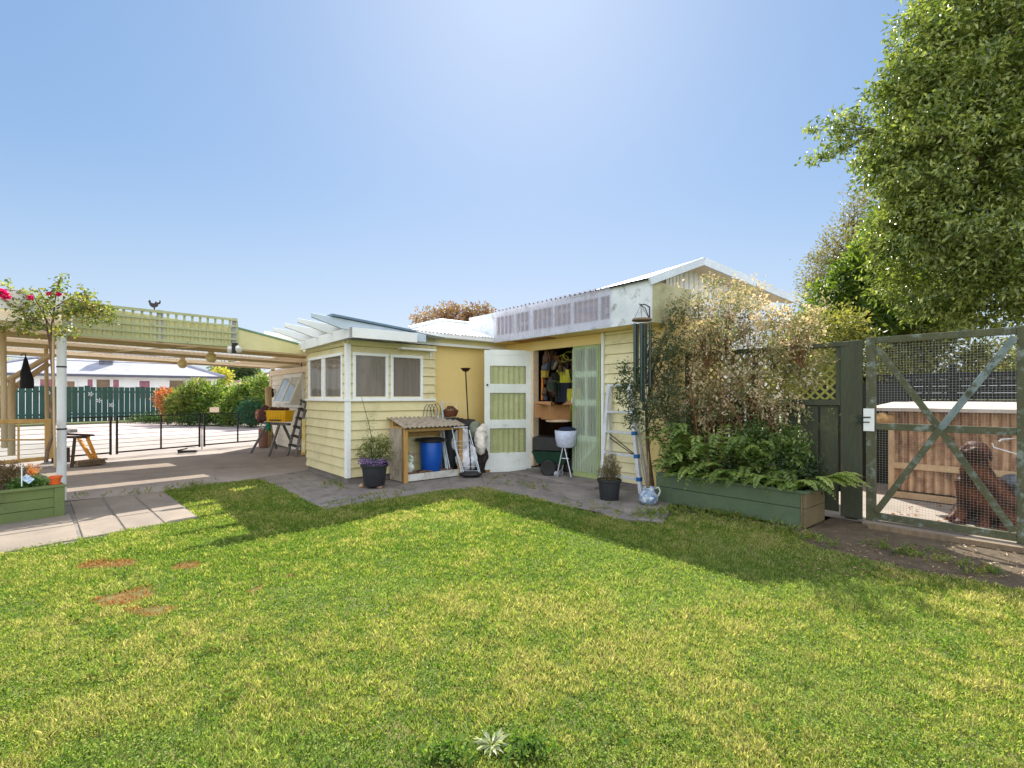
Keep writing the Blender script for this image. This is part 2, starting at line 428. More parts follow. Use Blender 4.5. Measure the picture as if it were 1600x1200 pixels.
M_black = mat('black_painted_metal', S(28,27,27), S(38,36,36), 8, .5, .1, 80)
M_alu = mat('aluminium', S(222,224,228), S(200,203,208), 8, .35, .05, 60, metal=.25, fine=.04)
M_pine = mat('honey_pine_timber', S(196,156,92), S(170,130,72), 3, .65, .2, 50, (6, 6, .8), fine=.1, stain=S(120,88,46), stain_scale=7, stain_lo=.64, stain_hi=.75)
M_oldwood = mat('weathered_grey_timber', S(140,120,94), S(112,96,76), 3, .8, .3, 60, (5, 5, .8), fine=.15)
M_tanpost = mat('tan_round_timber', S(196,172,134), S(172,148,112), 3, .75, .2, 50, (4, 4, .7), fine=.1)
M_bark = mat('rough_brown_bark', S(104,84,64), S(74,60,46), 10, .9, .6, 50, (1, 1, .4), fine=.25)
M_twig = mat('rusty_twig_bark', S(120,84,54), S(90,64,44), 12, .85, .3, 60)
M_green_door = mat('sage_door_paint', S(168,180,122), S(150,164,108), 2.5, .6, .15, 50, fine=.06, stain=S(130,138,90), stain_scale=4, stain_lo=.6, stain_hi=.8)
M_doorw = mat('worn_white_door_paint', S(232,236,230), S(216,222,214), 3, .55, .15, 60, fine=.04, stain=S(170,166,140), stain_scale=6, stain_lo=.6, stain_hi=.78)
M_orangewood = mat('raw_orange_timber_edge', S(180,118,72), S(150,96,58), 4, .7, .2, 50, (4, 4, .8))
M_darkin = mat('dark_lining_board', S(150,116,84), S(112,84,60), 3, .85, .2, 30)
M_conc = mat('driveway_concrete', S(166,156,148), S(142,134,128), 1.1, .85, .35, 90, fine=.1, stain=S(116,104,98), stain_scale=.9, stain_lo=.52, stain_hi=.8, detail=9)
M_road = mat('pale_pink_chip_seal', S(190,174,168), S(172,158,154), .6, .9, .3, 60, fine=.08, stain=S(150,140,138), stain_scale=.35, stain_lo=.5, stain_hi=.75)
M_slab = mat('beige_paving_slab', S(146,134,120), S(122,112,102), 1.6, .88, .5, 110, fine=.14, stain=S(118,108,92), stain_scale=2.2, stain_lo=.55, stain_hi=.75, detail=9)
M_slabg = mat('grey_weathered_slab', S(140,132,124), S(112,106,102), 2.2, .9, .5, 90, fine=.16, stain=S(84,84,66), stain_scale=3.5, stain_lo=.52, stain_hi=.7, detail=9)
M_soil = mat('dry_brown_soil', S(100,86,66), S(72,62,48), 5, .95, .9, 55, fine=.3, stain=S(120,104,82), stain_scale=14, stain_lo=.56, stain_hi=.68)
M_thatch = mat('lawn_thatch', S(96,100,52), S(76,88,36), 2.6, .95, .6, 90, fine=.4, stain=S(130,112,72), stain_scale=6, stain_lo=.5, stain_hi=.7)
M_far = mat('far_ground', S(120,122,84), S(104,110,72), .2, .95, .1, 5)
M_blk_plastic = mat('black_plant_pot_plastic', S(48,50,54), S(40,42,46), 5, .5, .1, 60, fine=.06, stain=S(80,80,78), stain_scale=6, stain_lo=.62, stain_hi=.8)
M_clay = mat('terracotta', S(196,116,70), S(170,100,62), 6, .8, .2, 60)
G_win = glassmat('murky_window_glass', (.9, .88, .84, 1), .6, .05, dark=S(156,148,140))
G_clear = glassmat('clear_glass', (.93, .97, .95, 1), .86, .05, dark=S(150,160,155))
M_curtain = mat('brown_beige_lining', S(232,218,198), S(112,100,88), 1.3, .9, .0, 20, (6, 6, .3), fine=.05)

def weatherboards(mb, p0, p1, z0, z1, nrm, pitch=.155, holes=(), proj=.024, back=.05):
    p0 = Vector((p0[0], p0[1], 0)); p1 = Vector((p1[0], p1[1], 0)); n = Vector((nrm[0], nrm[1], 0)); d = (p1-p0); L = d.length; d.normalize()
    z = z0; k = 0; jk = -1; jx = None
    while z < z1-1e-4:
        zt = min(z+pitch, z1)
        cuts = sorted({z, zt} | {h[2] for h in holes if z < h[2] < zt} | {h[3] for h in holes if z < h[3] < zt})
        for a, b in zip(cuts[:-1], cuts[1:]):
            if b-a < .004: continue
            G_ = a == z
            a_ = a+.009 if G_ else a
            segs = [(0, L)]
            for h in holes:
                if h[2] < (a+b)/2 < h[3]:
                    ns = []
                    for s0, s1 in segs:
                        if h[1] <= s0 or h[0] >= s1: ns.append((s0, s1)); continue
                        if h[0] > s0: ns.append((s0, h[0]))
                        if h[1] < s1: ns.append((h[1], s1))
                    segs = ns
            pa = proj*(1-(a-z)/pitch)+.002; pb = proj*(1-(b-z)/pitch)+.002
            if k != jk: jk = k; jx = random.uniform(.25, .75)*L if (L > 1.2 and random.random() < .4) else None
            if jx is not None: segs = [q for s0, s1 in segs for q in (((s0, jx-.0015), (jx+.0015, s1)) if s0 < jx-.02 and s1 > jx+.02 else ((s0, s1),))]
            for s0, s1 in segs:
                if s1-s0 < .005: continue
                A = p0+d*s0; B = p0+d*s1; Z = Vector((0, 0, 1))
                jt = random.uniform(-.0012, .0012)
                if G_: mb.add([A-n*.014+Z*a, B-n*.014+Z*a, B-n*.014+Z*a_, A-n*.014+Z*a_], [(0, 1, 2, 3)])
                mb.add([A+n*(pa+jt)+Z*a_, B+n*(pa+jt)+Z*a_, B+n*pb+Z*b, A+n*pb+Z*b,
                        A-n*back+Z*a_, B-n*back+Z*a_, B-n*back+Z*b, A-n*back+Z*b],
                       [(0, 1, 2, 3), (5, 4, 7, 6), (0, 3, 7, 4), (1, 5, 6, 2), (0, 4, 5, 1), (3, 2, 6, 7)])
        z = zt; k += 1

def frame_rect(mb, axis0, axis1, c, s0, s1, z0, z1, w, t):
    pass

# ================================================================== ground
def flat(name, pts, z, m, kind='structure', sub=0):
    mb = MB(); mb.sheet([(p[0], p[1], z) for p in pts]); o = mb.build(name, m); o['kind'] = kind; return o
flat('ground', [(-400, -60), (400, -60), (400, 900), (-400, 900)], -.07, M_far)
lawn_px = [(-700, 978), (0, 862), (150, 836), (310, 809), (290, 792), (255, 768), (330, 757), (405, 749), (440, 762), (478, 782), (508, 796), (560, 787), (640, 775), (700, 766), (745, 762),
           (800, 770), (880, 790), (985, 816), (1036, 819), (1052, 800), (1140, 812), (1238, 828), (1262, 850), (1340, 872), (1480, 900), (1600, 922), (2300, 1010)]
lawn = [G(x, y) for x, y in lawn_px]
lawn = [Vector((-14, lawn[0].y, 0))] + lawn + [Vector((14, lawn[-1].y, 0)), Vector((14, -8, 0)), Vector((-14, -8, 0))]
flat('lawn', lawn, -.008, M_thatch)
# driveway slab under the carport, joins the house
flat('driveway', [(-14, 3.0), G(-300, 862), G(103, 781), G(255, 767), G(405, 748), G(450, 745), HP(-7.6, 3.3), HP(-7.6, 9), HP(-22, 9), (-16, 14)], -.014, M_conc)
flat('road', [(-60, 10.5), (-9.3, 10.9), (-7.2, 15.2), (2, 22), (2, 70), (-60, 40)], -.02, M_road)
flat('yard_concrete', [HP(-4.0, 6.55), HP(3.5, 6.5), HP(4.5, 16), HP(-4, 16)], .006, mat('yard_concrete_grey', S(158,148,136), S(136,126,116), 1.2, .9, .4, 80, fine=.12, stain=S(110,100,88), stain_scale=1.8, stain_lo=.52, stain_hi=.75, detail=9))
# path along the buildings
flat('footpath', [G(400, 747), G(508, 796), G(560, 788), G(700, 767), G(745, 762), G(880, 790), G(1036, 819), G(1048, 796), HP(-3.9, 6.3), HP(-4.05, 6.4), HP(-9.8, 6.4), HP(-9.8, 3.1), G(440, 741)], .002, M_slabg)
flat('soil_bed', [G(1045, 792), G(1262, 826), G(1300, 808), G(1352, 806), HP(.4, 6.75), HP(2.5, 6.7), HP(2.6, 5.0), G(1600, 922), G(1480, 902), G(1340, 874), G(1255, 856), G(1238, 834), G(1120, 816), G(1040, 806)], -.003, M_soil)

flat('paving_bed', [G(108, 783), G(254, 767), G(314, 810), G(128, 845), G(-500, 960), G(-500, 850), G(0, 800)], -.002, M_slabg)
# paving slabs, left (individual slabs in one path surface)
mbp = MB()
def slabrow(c0, c1, c2, c3, nu, nv, mb, gap=.011, th=.035, z=.012):
    """grid of slabs in the quad c0..c3 (ground points)"""
    for i in range(nu):
        for j in range(nv):
            def q(u, v):
                return (c0*(1-u)+c1*u)*(1-v)+(c3*(1-u)+c2*u)*v
            e = gap/((c1-c0).length/nu); f = gap/((c3-c0).length/nv)
            ps = [q((i+e)/nu, (j+f)/nv), q((i+1-e)/nu, (j+f)/nv), q((i+1-e)/nu, (j+1-f)/nv), q((i+e)/nu, (j+1-f)/nv)]
            dz = random.uniform(-.004, .004)
            mb.prism([(p.x, p.y, z-th+dz) for p in ps], (0, 0, th))
A0, A1, A2, A3 = G(108, 785), G(252, 768), G(312, 809), G(128, 843)
slabrow(A0, A1, A2, A3, 3, 3, mbp)
B0 = A0+(A0-A1).normalized()*3.2; B3 = A3+(A3-A2).normalized()*3.6
slabrow(B0+(A3-A0)*.35, A0+(A3-A0)*.38+Vector((-.02,0,0)), A3+Vector((-.02,0,0)), B3, 5, 2, mbp)
o = mbp.build('paving', M_slab, bevel=.006); o['kind'] = 'structure'
mbp = MB()
def strip(p, q, wdt, n, mb, **k):
    d = (q-p).normalized(); s = Vector((d.y, -d.x, 0))*wdt
    slabrow(p, q, q+s, p+s, n, 1, mb, **k)
a = G(400, 745); b = G(500, 790)
slabrow(G(432, 742), G(482, 740), G(560, 772), G(500, 790), 2, 3, mbp, z=.01)
slabrow(G(700, 745), G(800, 742), G(820, 772), G(705, 764), 2, 2, mbp, z=.01)
slabrow(G(820, 748), G(905, 757), G(1035, 815), G(960, 812), 2, 4, mbp, z=.012)
slabrow(G(512, 786), G(700, 752), G(706, 764), G(512, 796), 6, 1, mbp, z=.011)
o = mbp.build('stepping_paving', M_slabg, bevel=.006); o['kind'] = 'structure'
# doorstep slab
mb = MB(HF); mb.box(-6.9, -4.9, 5.75, 6.33, -.02, .05); mb.box(-6.95, -5.3, 6.33, 6.9, 0, .075)
o = mb.build('doorstep', M_slabg, bevel=.01); tag(o, 'worn grey concrete doorstep in front of the open shed doors', 'doorstep')

# ================================================================== garden room (small weatherboard room with four windows)
U0, U1, V0, V1 = -7.75, -9.7, 3.09, 4.71
gr = thing('garden_room', 'small green-cream weatherboard room with four white framed windows on its corner', 'outbuilding', HP(U0, V0, 0))
mb = MB(HF)
def rpx(x, plane_u=None, plane_v=None):
    r = (x-HX)/FPX
    if plane_u is not None: Y = plane_u/(-.6443*r+.7648)
    else: Y = plane_v/(.7648*r+.6443)
    X = r*Y
    return (-(-.6443*X+.7648*Y), .7648*X+.6443*Y, Y)   # a, b, depth
winR = [(rpx(550.5, plane_u=7.75)[1], rpx(606, plane_u=7.75)[1]), (rpx(609.5, plane_u=7.75)[1], rpx(660, plane_u=7.75)[1])]
winL = [(rpx(484.5, plane_v=3.09)[0], rpx(506.5, plane_v=3.09)[0]), (rpx(508, plane_v=3.09)[0], rpx(537, plane_v=3.09)[0])]
WZ0, WZ1 = 1.375, 2.12
holesR = [(b0-V0+.03, b1-V0-.03, WZ0+.03, WZ1-.03) for b0, b1 in winR]
holesL = [(-U0+a1+0.0, -U0+a0, 0, 0) for a0, a1 in winL]
weatherboards(mb, (U0, V0), (U0, V1), .1, 2.24, (1, 0), .151, holesR)
holesL = [(U0-a1+.03, U0-a0-.03, WZ0+.03, WZ1-.03) for a0, a1 in winL]
weatherboards(mb, (U0, V0), (U1, V0), .1, 2.24, (0, -1), .151, holesL)
mb.box(U0-.05, U1, V1-.02, V1+.02, .1, 2.3)
mb.build('wall', M_cream, gr)
mb = MB(HF); mb.box(U0+.03, U0-.05, V0-.03, V0+.05, .1, 1.33); mb.box(U0+.03, U0-.05, V0-.03, V0+.05, 1.36, 2.26)
mb.build('corner_trim', M_white, gr, bevel=.004)
mb = MB(HF); mb.box(U0+.045, U0-.01, V0-.045, V1, 1.33, 1.36); mb.box(U0-.01, U1, V0-.045, V0+.01, 1.33, 1.36)
mb.build('sill_band', M_white, gr)
mb = MB(HF); mb.box(U0-.02, U1, V0+.02, V1, -.05, .1); mb.build('footing', M_slabg, gr)
mb = MB(HF); mb.box(U0-.02, U1, V0+.02, V1, 2.26, 2.3); mb.build('ceiling', M_beige, gr)
mb = MB(HF); mb.box(U0+.03, U0-.05, V0, V1+.01, 2.24, 2.31); mb.box(U0-.05, U1, V0-.03, V0+.05, 2.24, 2.31); mb.build('top_plate', M_fascia, gr)
def window(parent, axis, c, s0, s1, z0, z1, out, w=.05, m=M_white, curtain=True, g=G_win, name='window'):
    """axis 'b': plane a=c, runs along b; axis 'a': plane b=c, runs along a; out=+1/-1 outward sign"""
    mb = MB(HF)
    def bx(mb, p0, p1, q0, q1, d0, d1):
        d0, d1 = c+out*d0, c+out*d1
        if axis == 'b': mb.box(d0, d1, p0, p1, q0, q1)
        else: mb.box(p0, p1, d0, d1, q0, q1)
    bx(mb, s0, s1, z1-w, z1, -.03, .036); bx(mb, s0, s1, z0, z0+w*.7, -.03, .04)
    bx(mb, s0, s0+w*(1 if s1 > s0 else -1), z0+w*.7, z1-w, -.03, .034); bx(mb, s1, s1-w*(1 if s1 > s0 else -1), z0+w*.7, z1-w, -.03, .034)
    fr = mb.build(name, m, parent, bevel=.004)
    mb = MB(HF); bx(mb, s0+.02, s1-.02, z0+.02, z1-.02, .006, .010); mb.build('pane', g, fr)
    if curtain:
        mb = MB(HF); n = 24
        p0, p1 = s0+.03, s1-.03
        for i in range(n):
            x0 = p0+(p1-p0)*i/n; x1 = p0+(p1-p0)*(i+1)/n; da = .10+.012*math.sin(i*1.7); db = .10+.012*math.sin((i+1)*1.7)
            if axis == 'b': mb.add([(c-out*da, x0, z0), (c-out*db, x1, z0), (c-out*db, x1, z1), (c-out*da, x0, z1)], [(0, 1, 2, 3)])
            else: mb.add([(x0, c-out*da, z0), (x1, c-out*db, z0), (x1, c-out*db, z1), (x0, c-out*da, z1)], [(0, 1, 2, 3)])
        mb.build('curtain', M_curtain, fr)
    return fr
for b0, b1 in winR: window(gr, 'b', U0, b0, b1, WZ0-.02, WZ1, 1)
for a0, a1 in winL: window(gr, 'a', V0, a0, a1, WZ0-.02, WZ1, -1)
# pergola eave: two fascia beams, tapered rafters, roof sheet
EU, EV = -7.3, 2.95
def rz(b): return 2.615-(b-2.41)*.088
mb = MB(HF); mb.box(EU, EU-.04, EV, 4.1, 2.30, 2.455); mb.build('eave_beam', M_white, gr, bevel=.004)
mb = MB(HF); mb.add([(EU, EV, 2.30), (EU-2.75, EV, 2.265), (EU-2.75, EV, 2.43), (EU, EV, 2.455), (EU, EV+.04, 2.30), (EU-2.75, EV+.04, 2.265), (EU-2.75, EV+.04, 2.43), (EU, EV+.04, 2.455)],
    [(0, 1, 2, 3), (4, 7, 6, 5), (0, 4, 5, 1), (3, 2, 6, 7), (0, 3, 7, 4), (1, 5, 6, 2)]); mb.build('eave_beam', M_white, gr)
for k, a in enumerate((-7.36, -8.0, -8.68, -9.36, -9.95)):
    mb = MB(HF)
    prof = [(2.41, rz(2.41)), (2.41, rz(2.41)-.06), (2.86, rz(2.86)-.15), (4.3, rz(4.3)-.13), (4.3, rz(4.3))]
    mb.prism([(a, b, z) for b, z in prof], (-.045, 0, 0)); mb.build('rafter', M_white if k else mat('pale_blue_grey_board_paint', S(196,210,222), S(182,198,212), 3, .5, .1, 50, fine=.04), gr, bevel=.003)
mb = MB(HF); mb.corr((-7.4, 3.0, rz(3.0)+.012), (-2.5, 0, 0), (0, 1.7, -1.7*.088), (0, 0, 1), .09, .012); mb.build('roof', M_roofg, gr)
mb = MB(HF); mb.prism([(-7.32, 2.69, 2.632), (-7.32, 2.69, 2.60), (-7.32, 4.1, 2.475), (-7.32, 4.1, 2.505)], (-.25, 0, 0)); mb.build('roof_edge', mat('slate_blue_flashing', S(112,138,158), S(96,122,144), 3, .5), gr)
# long shelf bracket under the eave at the right end
mb = MB(HF); mb.box(U0+.03, U0+.2, 3.95, 4.62, 2.205, 2.235); mb.bar((U0+.03, 4.6, 2.1), (U0+.03, 4.6, 2.2), .02, .03); mb.build('awning_rail', M_white, gr)

# ================================================================== rear room with white hipped plastic roof
rr = thing('rear_room', 'mustard flat walled room with white corrugated hip roof between the two buildings', 'outbuilding', HP(-7.9, 5.5, 0))
mb = MB(HF); mb.box(-7.86, -7.95, 4.72, 6.35, .02, 2.33); mb.box(-9.7, -9.8, 4.3, 4.72, .02, 2.33); mb.box(-9.75, -9.83, 3.2, 4.3, .02, 2.3)
mb.build('wall', M_yel, rr)
mb = MB(HF); mb.box(-7.70, -7.9, 4.14, 6.8, 2.33, 2.375); mb.build('soffit_trim', M_white, rr)
mb = MB(HF); mb.box(-7.72, -7.85, 4.12, 6.8, 2.378, 2.452); mb.build('fascia', M_fascia, rr)
mb = MB(HF)
mb.prism([(-7.56, 4.06, 2.455), (-7.72, 4.06, 2.455), (-7.72, 4.06, 2.53), (-7.56, 4.06, 2.53)], (0, 2.8, 0)); mb.build('gutter', M_white, rr, bevel=.01)
mb = MB(HF)
def hip_face(p, q, r_, s_): pass
k = 40; Lb = 2.9
# front slope corrugated, hip line at the left
vs = []; fs = []
for i in range(k*4+1):
    b = 4.08+ (i/(k*4))*3.4
    top = min(1.0, (b-4.08)/1.7)
    wv = .014*math.cos(b/.076*2*math.pi)
    vs += [(-7.55, b, 2.535+wv), (-7.55-1.7*top, b, 2.535+.5*top+wv)]
    if i: n_ = 2*i; fs.append((n_-2, n_, n_+1, n_-1))
mb.add(vs, fs)
# left hip slope
vs = []; fs = []
for i in range(k*4+1):
    u = (i/(k*4))*3.4; top = 1-abs(u-1.7)/1.7
    wv = .014*math.cos(u/.076*2*math.pi)
    vs += [(-7.55-u, 4.08, 2.53+wv), (-7.55-u, 4.08+1.7*top, 2.53+.5*top+wv)]
    if i: n_ = 2*i; fs.append((n_-2, n_, n_+1, n_-1))
mb.add(vs, fs)
mb.add([(-9.25, 5.78, 3.03), (-9.25, 9, 3.03), (-10.95, 9, 2.53), (-10.95, 4.08, 2.53)], [(0, 1, 2, 3)])
mb.build('roof', M_roofw, rr)
mb = MB(HF); mb.tube([(-7.56, 4.07, 2.56), (-9.25, 5.78, 3.065), (-9.25, 7.6, 3.065)], .04, 8); mb.build('ridge_cap', M_whitedirty, rr)
mb = MB(HF); mb.box(-9.85, -10.9, 4.2, 4.26, .0, 2.4); mb.box(-8.0, -10.9, 8.9, 8.95, 0, 2.5); mb.build('back_wall', M_whitewb, rr)

# ================================================================== white weatherboard annexe behind the carport
an = thing('annexe', 'white weatherboard building end behind the carport with a propped-open window', 'outbuilding', HP(-12.5, 4.06, 0))
mb = MB(HF)
holes = [(-9.8+ -rpx(448, plane_v=4.06)[0]*-1*0+0, 0, 0, 0)]
wa1 = rpx(448, plane_v=4.06)[0]; wa0 = rpx(476, plane_v=4.06)[0]
weatherboards(mb, (-9.86, 4.06), (-15.9, 4.06), .02, 2.12, (0, -1), .155, [(-9.86-wa0, -9.86-wa1, 1.2, 1.95)])
weatherboards(mb, (-15.9, 4.06), (-15.9, 7), .02, 2.12, (-1, 0), .155)
mb.build('wall', M_whitewb, an)
mb = MB(HF); mb.box(-9.84, -15.97, 3.99, 4.04, 2.02, 2.16); mb.box(-15.87, -15.97, 3.99, 7, 2.02, 2.16); mb.build('fascia', M_beige, an)
mb = MB(HF); mb.box(-15.88, -15.96, 4.0, 4.08, 0, 2.02); mb.build('corner_trim', M_beige, an)
mb = MB(HF)
for s in (wa0, wa1): mb.box(s-.03, s+.03, 4.0, 4.06, 1.2, 1.95)
mb.box(wa0, wa1, 4.0, 4.06, 1.95, 2.0); mb.box(wa0+.05, wa1-.05, 3.93, 4.06, 1.13, 1.19)
fr = mb.build('window', M_white, an)
wm = (wa0+wa1)/2
for s0, s1 in ((wa0-.02, wm+.02), (wm-.02, wa1+.02)):
    mb = MB(HF)
    T = lambda s, z: (s, 4.0-(1.95-z)*.42, z)
    for q in (s0, s1): mb.bar(T(q, 1.95), T(q, 1.24), .05, .035, (0, 1, 0))
    mb.bar(T(s0, 1.26), T(s1, 1.26), .035, .05); mb.bar(T(s0, 1.93), T(s1, 1.93), .035, .05)
    sh = mb.build('sash', M_white, fr)
    mb = MB(HF); mb.sheet([T(s0, 1.93), T(s1, 1.93), T(s1, 1.27), T(s0, 1.27)]); mb.build('pane', glassmat('bright_reflecting_glass', (.85, .9, .95, 1), .25, .02, dark=S(170,190,205)), sh)
mb = MB(HF); mb.add([(-9.9, 4.0, 2.18), (-16, 4.0, 2.18), (-16, 7.2, 2.7), (-9.9, 7.2, 2.7)], [(0, 1, 2, 3)]); mb.build('roof', M_roofg, an)
mb = MB(FR(P(424, 614, 14.45))); mb.lathe([(.05, -.13), (.07, -.1), (.07, .03), (.045, .07), (.09, .09), (.03, .14)], n=12)
wl = mb.build('wall_lamp', M_black); tag(wl, 'small black wall lamp on the corner of the white weatherboards', 'lamp')

# ================================================================== garage / shed
GB = 6.35
ga = thing('shed', 'cream weatherboard shed with a lichen marked clerestory box and open double doors', 'shed', HP(-4.5, GB, 0))
mb = MB(HF)
weatherboards(mb, (-5.18, GB), (-4.34, GB), .06, 2.44, (0, -1), .155); mb.build('wall', M_pale, ga)
mb = MB(HF); mb.box(-4.33, -3.98, GB-.005, GB+.05, .05, 2.44); mb.build('side_panel', M_yel, ga)
mb = MB(HF); mb.box(-8.3, -5.2, GB-.01, GB+.05, 2.27, 2.44); mb.box(-8.3, -6.98, GB, GB+.05, .05, 2.27); mb.build('header', M_yel, ga)
mb = MB(HF); mb.box(-5.235, -5.185, GB-.05, GB+.02, .02, 2.44); mb.build('door_stop', M_white, ga)
mb = MB(HF); mb.box(-6.97, -6.87, GB-.04, GB+.1, .1, 2.27); mb.build('door_jamb', mat('pink_cream_jamb_paint', S(226,206,176), S(206,184,154), 4, .6, .1, 40), ga, bevel=.004)
mb = MB(HF); mb.box(-4.015, -3.985, GB+.05, 8.9, .05, 2.6); mb.build('side_wall', M_yel, ga)
mb = MB(HF); mb.box(-4.34, -3.98, GB-.02, GB+.04, -.04, .05); mb.box(-5.2, -4.34, GB-.01, GB+.04, -.04, .06); mb.build('footing', M_slabg, ga)
# interior shell
mb = MB(HF); mb.box(-8.2, -4.0, 8.9, 9.0, 0, 2.5); mb.box(-4.1, -4.02, GB+.06, 8.9, 0, 2.5); mb.box(-8.2, -8.12, GB+.06, 8.9, 0, 2.5); mb.box(-5.18, -4.1, GB+.055, GB+.075, 0.06, 2.44); mb.build('lining', M_darkin, ga)
mb = MB(HF); mb.box(-8.2, -4.1, GB+.0, 8.9, -.02, .04); mb.build('floor', mat('dusty_shed_floor', S(150,130,112), S(120,104,90), 2, .9, .2, 60), ga)
mb = MB(HF); mb.box(-8.2, -4.0, GB+.06, 9.0, 2.46, 2.5); mb.build('ceiling', M_darkin, ga)
# clerestory box
BF = 5.93; ZB0, ZB1 = 2.445, 3.03
bx0, bx1 = -8.42, -4.04
wins = [((776, 803), ), ((806, 828), ), ((833, 864), ), ((867, 892), ), ((897, 935), ), ((939, 953), )]
ww = [tuple(rpx(x, plane_v=BF)[0] for x in w_[0]) for w_ in wins]
mb = MB(HF)
xs = [bx0]+[v for w_ in ww for v in w_]+[bx1]
for i in range(0, len(xs), 2): mb.box(xs[i], xs[i+1], BF, BF+.04, ZB0, ZB1)
for a0, a1 in ww: mb.box(a0, a1, BF, BF+.04, ZB0, ZB0+.13); mb.box(a0, a1, BF, BF+.04, ZB1-.10, ZB1)
mb.build('clerestory_box', M_whitedirty, ga)
for q0, q1 in ((bx1-.03, bx1), (bx0, bx0+.03)):
    mb = MB(HF); mb.box(q0, q1, BF+.04, 7.0, ZB0, ZB1); mb.build('box_return', M_greensheet, ga)
mb = MB(HF); mb.box(bx0+.03, bx1-.03, BF+.04, GB+.05, ZB0-.0, ZB0+.02); mb.build('soffit', M_yel, ga)
mb = MB(HF); mb.box(-7.15, -6.2, BF+.1, GB-.1, ZB0-.012, ZB0-.002); mb.build('soffit_patch', M_orangewood, ga)
G_dark = glassmat('blue_dark_glass', (.95, .95, 1, 1), .8, .1, dark=S(74,74,104))
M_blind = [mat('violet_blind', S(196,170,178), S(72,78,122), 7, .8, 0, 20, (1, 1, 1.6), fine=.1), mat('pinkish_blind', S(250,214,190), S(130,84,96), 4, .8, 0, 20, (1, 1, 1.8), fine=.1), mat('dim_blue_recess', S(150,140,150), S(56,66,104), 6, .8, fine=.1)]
for i, (a0, a1) in enumerate(ww):
    mb = MB(HF); e = .012
    mb.box(a0, a0+e, BF-.008, BF+.03, ZB0+.13, ZB1-.1); mb.box(a1-e, a1, BF-.008, BF+.03, ZB0+.13, ZB1-.1); mb.box(a0+e, a1-e, BF-.008, BF+.03, ZB0+.13, ZB0+.145); mb.box(a0+e, a1-e, BF-.008, BF+.03, ZB1-.115, ZB1-.1)
    fr = mb.build('window', M_postgrey, ga)
    mb = MB(HF); mb.box(a0+e, a1-e, BF+.012, BF+.018, ZB0+.14, ZB1-.11); mb.build('pane', G_dark, fr)
    mb = MB(HF); mb.box(a0+e, a1-e, BF+.06, BF+.07, ZB0+.14, ZB1-.11); mb.build('blind', M_blind[(0, 2, 1, 1, 1, 2)[i]], fr)
    mb = MB(HF); zz = (.33, .25, .2, .36, .3, .22)[i]
    mb.box(a0+.05, a1-.06, BF+.045, BF+.055, ZB0+zz, ZB0+zz+.05+.02*(i % 3)); mb.build('shelf_edge', M_beige if i % 2 else M_postgrey, fr)
# clear corrugated sheet over the windows
mcl = bpy.data.materials.new('clear_ridged_plastic'); mcl.use_nodes = True
_n = mcl.node_tree.nodes; _l = mcl.node_tree.links; _p = _n['Principled BSDF']; _p.inputs['Base Color'].default_value = S(236,226,228); _p.inputs['Roughness'].default_value = .25; _p.inputs['Specular IOR Level'].default_value = .7
_t = _n.new('ShaderNodeBsdfTransparent'); _t.inputs[0].default_value = (.93, .95, 1, 1); _ms = _n.new('ShaderNodeMixShader'); _lw = _n.new('ShaderNodeLayerWeight'); _lw.inputs[0].default_value = .3
_mr = _n.new('ShaderNodeMapRange'); _mr.inputs[3].default_value = .86; _mr.inputs[4].default_value = .3
_l.new(_lw.outputs['Facing'], _mr.inputs[0]); _l.new(_mr.outputs[0], _ms.inputs[0]); _l.new(_p.outputs[0], _ms.inputs[1]); _l.new(_t.outputs[0], _ms.inputs[2]); _l.new(_ms.outputs[0], _n['Material Output'].inputs[0])
mb = MB(HF); x0 = rpx(774, plane_v=BF)[0]; x1 = rpx(955, plane_v=BF)[0]
mb.corr((x0, BF-.03, ZB0+.01), (x1-x0, 0, 0), (0, 0, ZB1-ZB0+.03), (0, -1, 0), .115, .006); mb.build('ridged_cover', mcl, ga)
for i in range(26):
    xx = x0+(x1-x0)*(i+.5)/26; mb = MB(HF)
    mb.bar((xx, BF-.045, ZB1+.01+random.uniform(0, .02)), (xx, BF-.03, ZB1-.0), .02, .012)
    mb.build('sheet_clip', mat('lichen_grey', S(110,108,92), S(80,80,66), 20, .9), ga)
# roof with skewed prow gable
eL, aP, eR = Vector((-4.02, 5.88, 3.055)), Vector((-3.95, 7.21, 3.55)), Vector((-3.14, 8.74, 3.0))
bL, bP, bR = Vector((-8.6, 5.88, 3.04)), Vector((-9.2, 7.21, 3.53)), Vector((-9.0, 8.74, 2.97))
mb = MB(HF)
e2, b2, b3, rp2 = Vector((-5.04, 5.9, 3.045)), Vector((-8.4, 5.98, 3.0)), Vector((-8.4, 8.74, 2.8)), Vector((-6.5, 8.6, 3.15))
for q in (0, -.03):
    mb.add([v+Vector((0, 0, q)) for v in (eL, e2, aP, b2, b3, rp2, eR)], [(0, 1, 2), (1, 3, 5), (1, 5, 2), (3, 4, 5), (2, 5, 6)])
mb.build('roof', M_roofg, ga)
mb = MB(HF); mb.bar(eL-Vector((0, 0, .05)), aP-Vector((0, 0, .05)), .03, .11); mb.bar(aP-Vector((0, 0, .055)), eR-Vector((0, 0, .055)), .03, .12)
mb.build('barge_board', mat('pale_blue_white_barge_paint', S(214,224,232), S(200,210,220), 3, .5, .1, 40), ga)
mb = MB(HF); inn = Vector((-.38, 0, 0))
gL, gP, gR = eL+inn+Vector((0, .1, -.06)), aP+inn+Vector((0, 0, -.06)), eR+inn+Vector((-.1, -.25, -.02))
mb.add([eL+Vector((0, .03, -.06)), aP-Vector((0, 0, .08)), gP, gL], [(0, 1, 2, 3)]); mb.add([aP-Vector((0, 0, .08)), eR-Vector((0, 0, .1)), gR, gP], [(0, 1, 2, 3)])
mb.build('soffit', M_beige, ga)
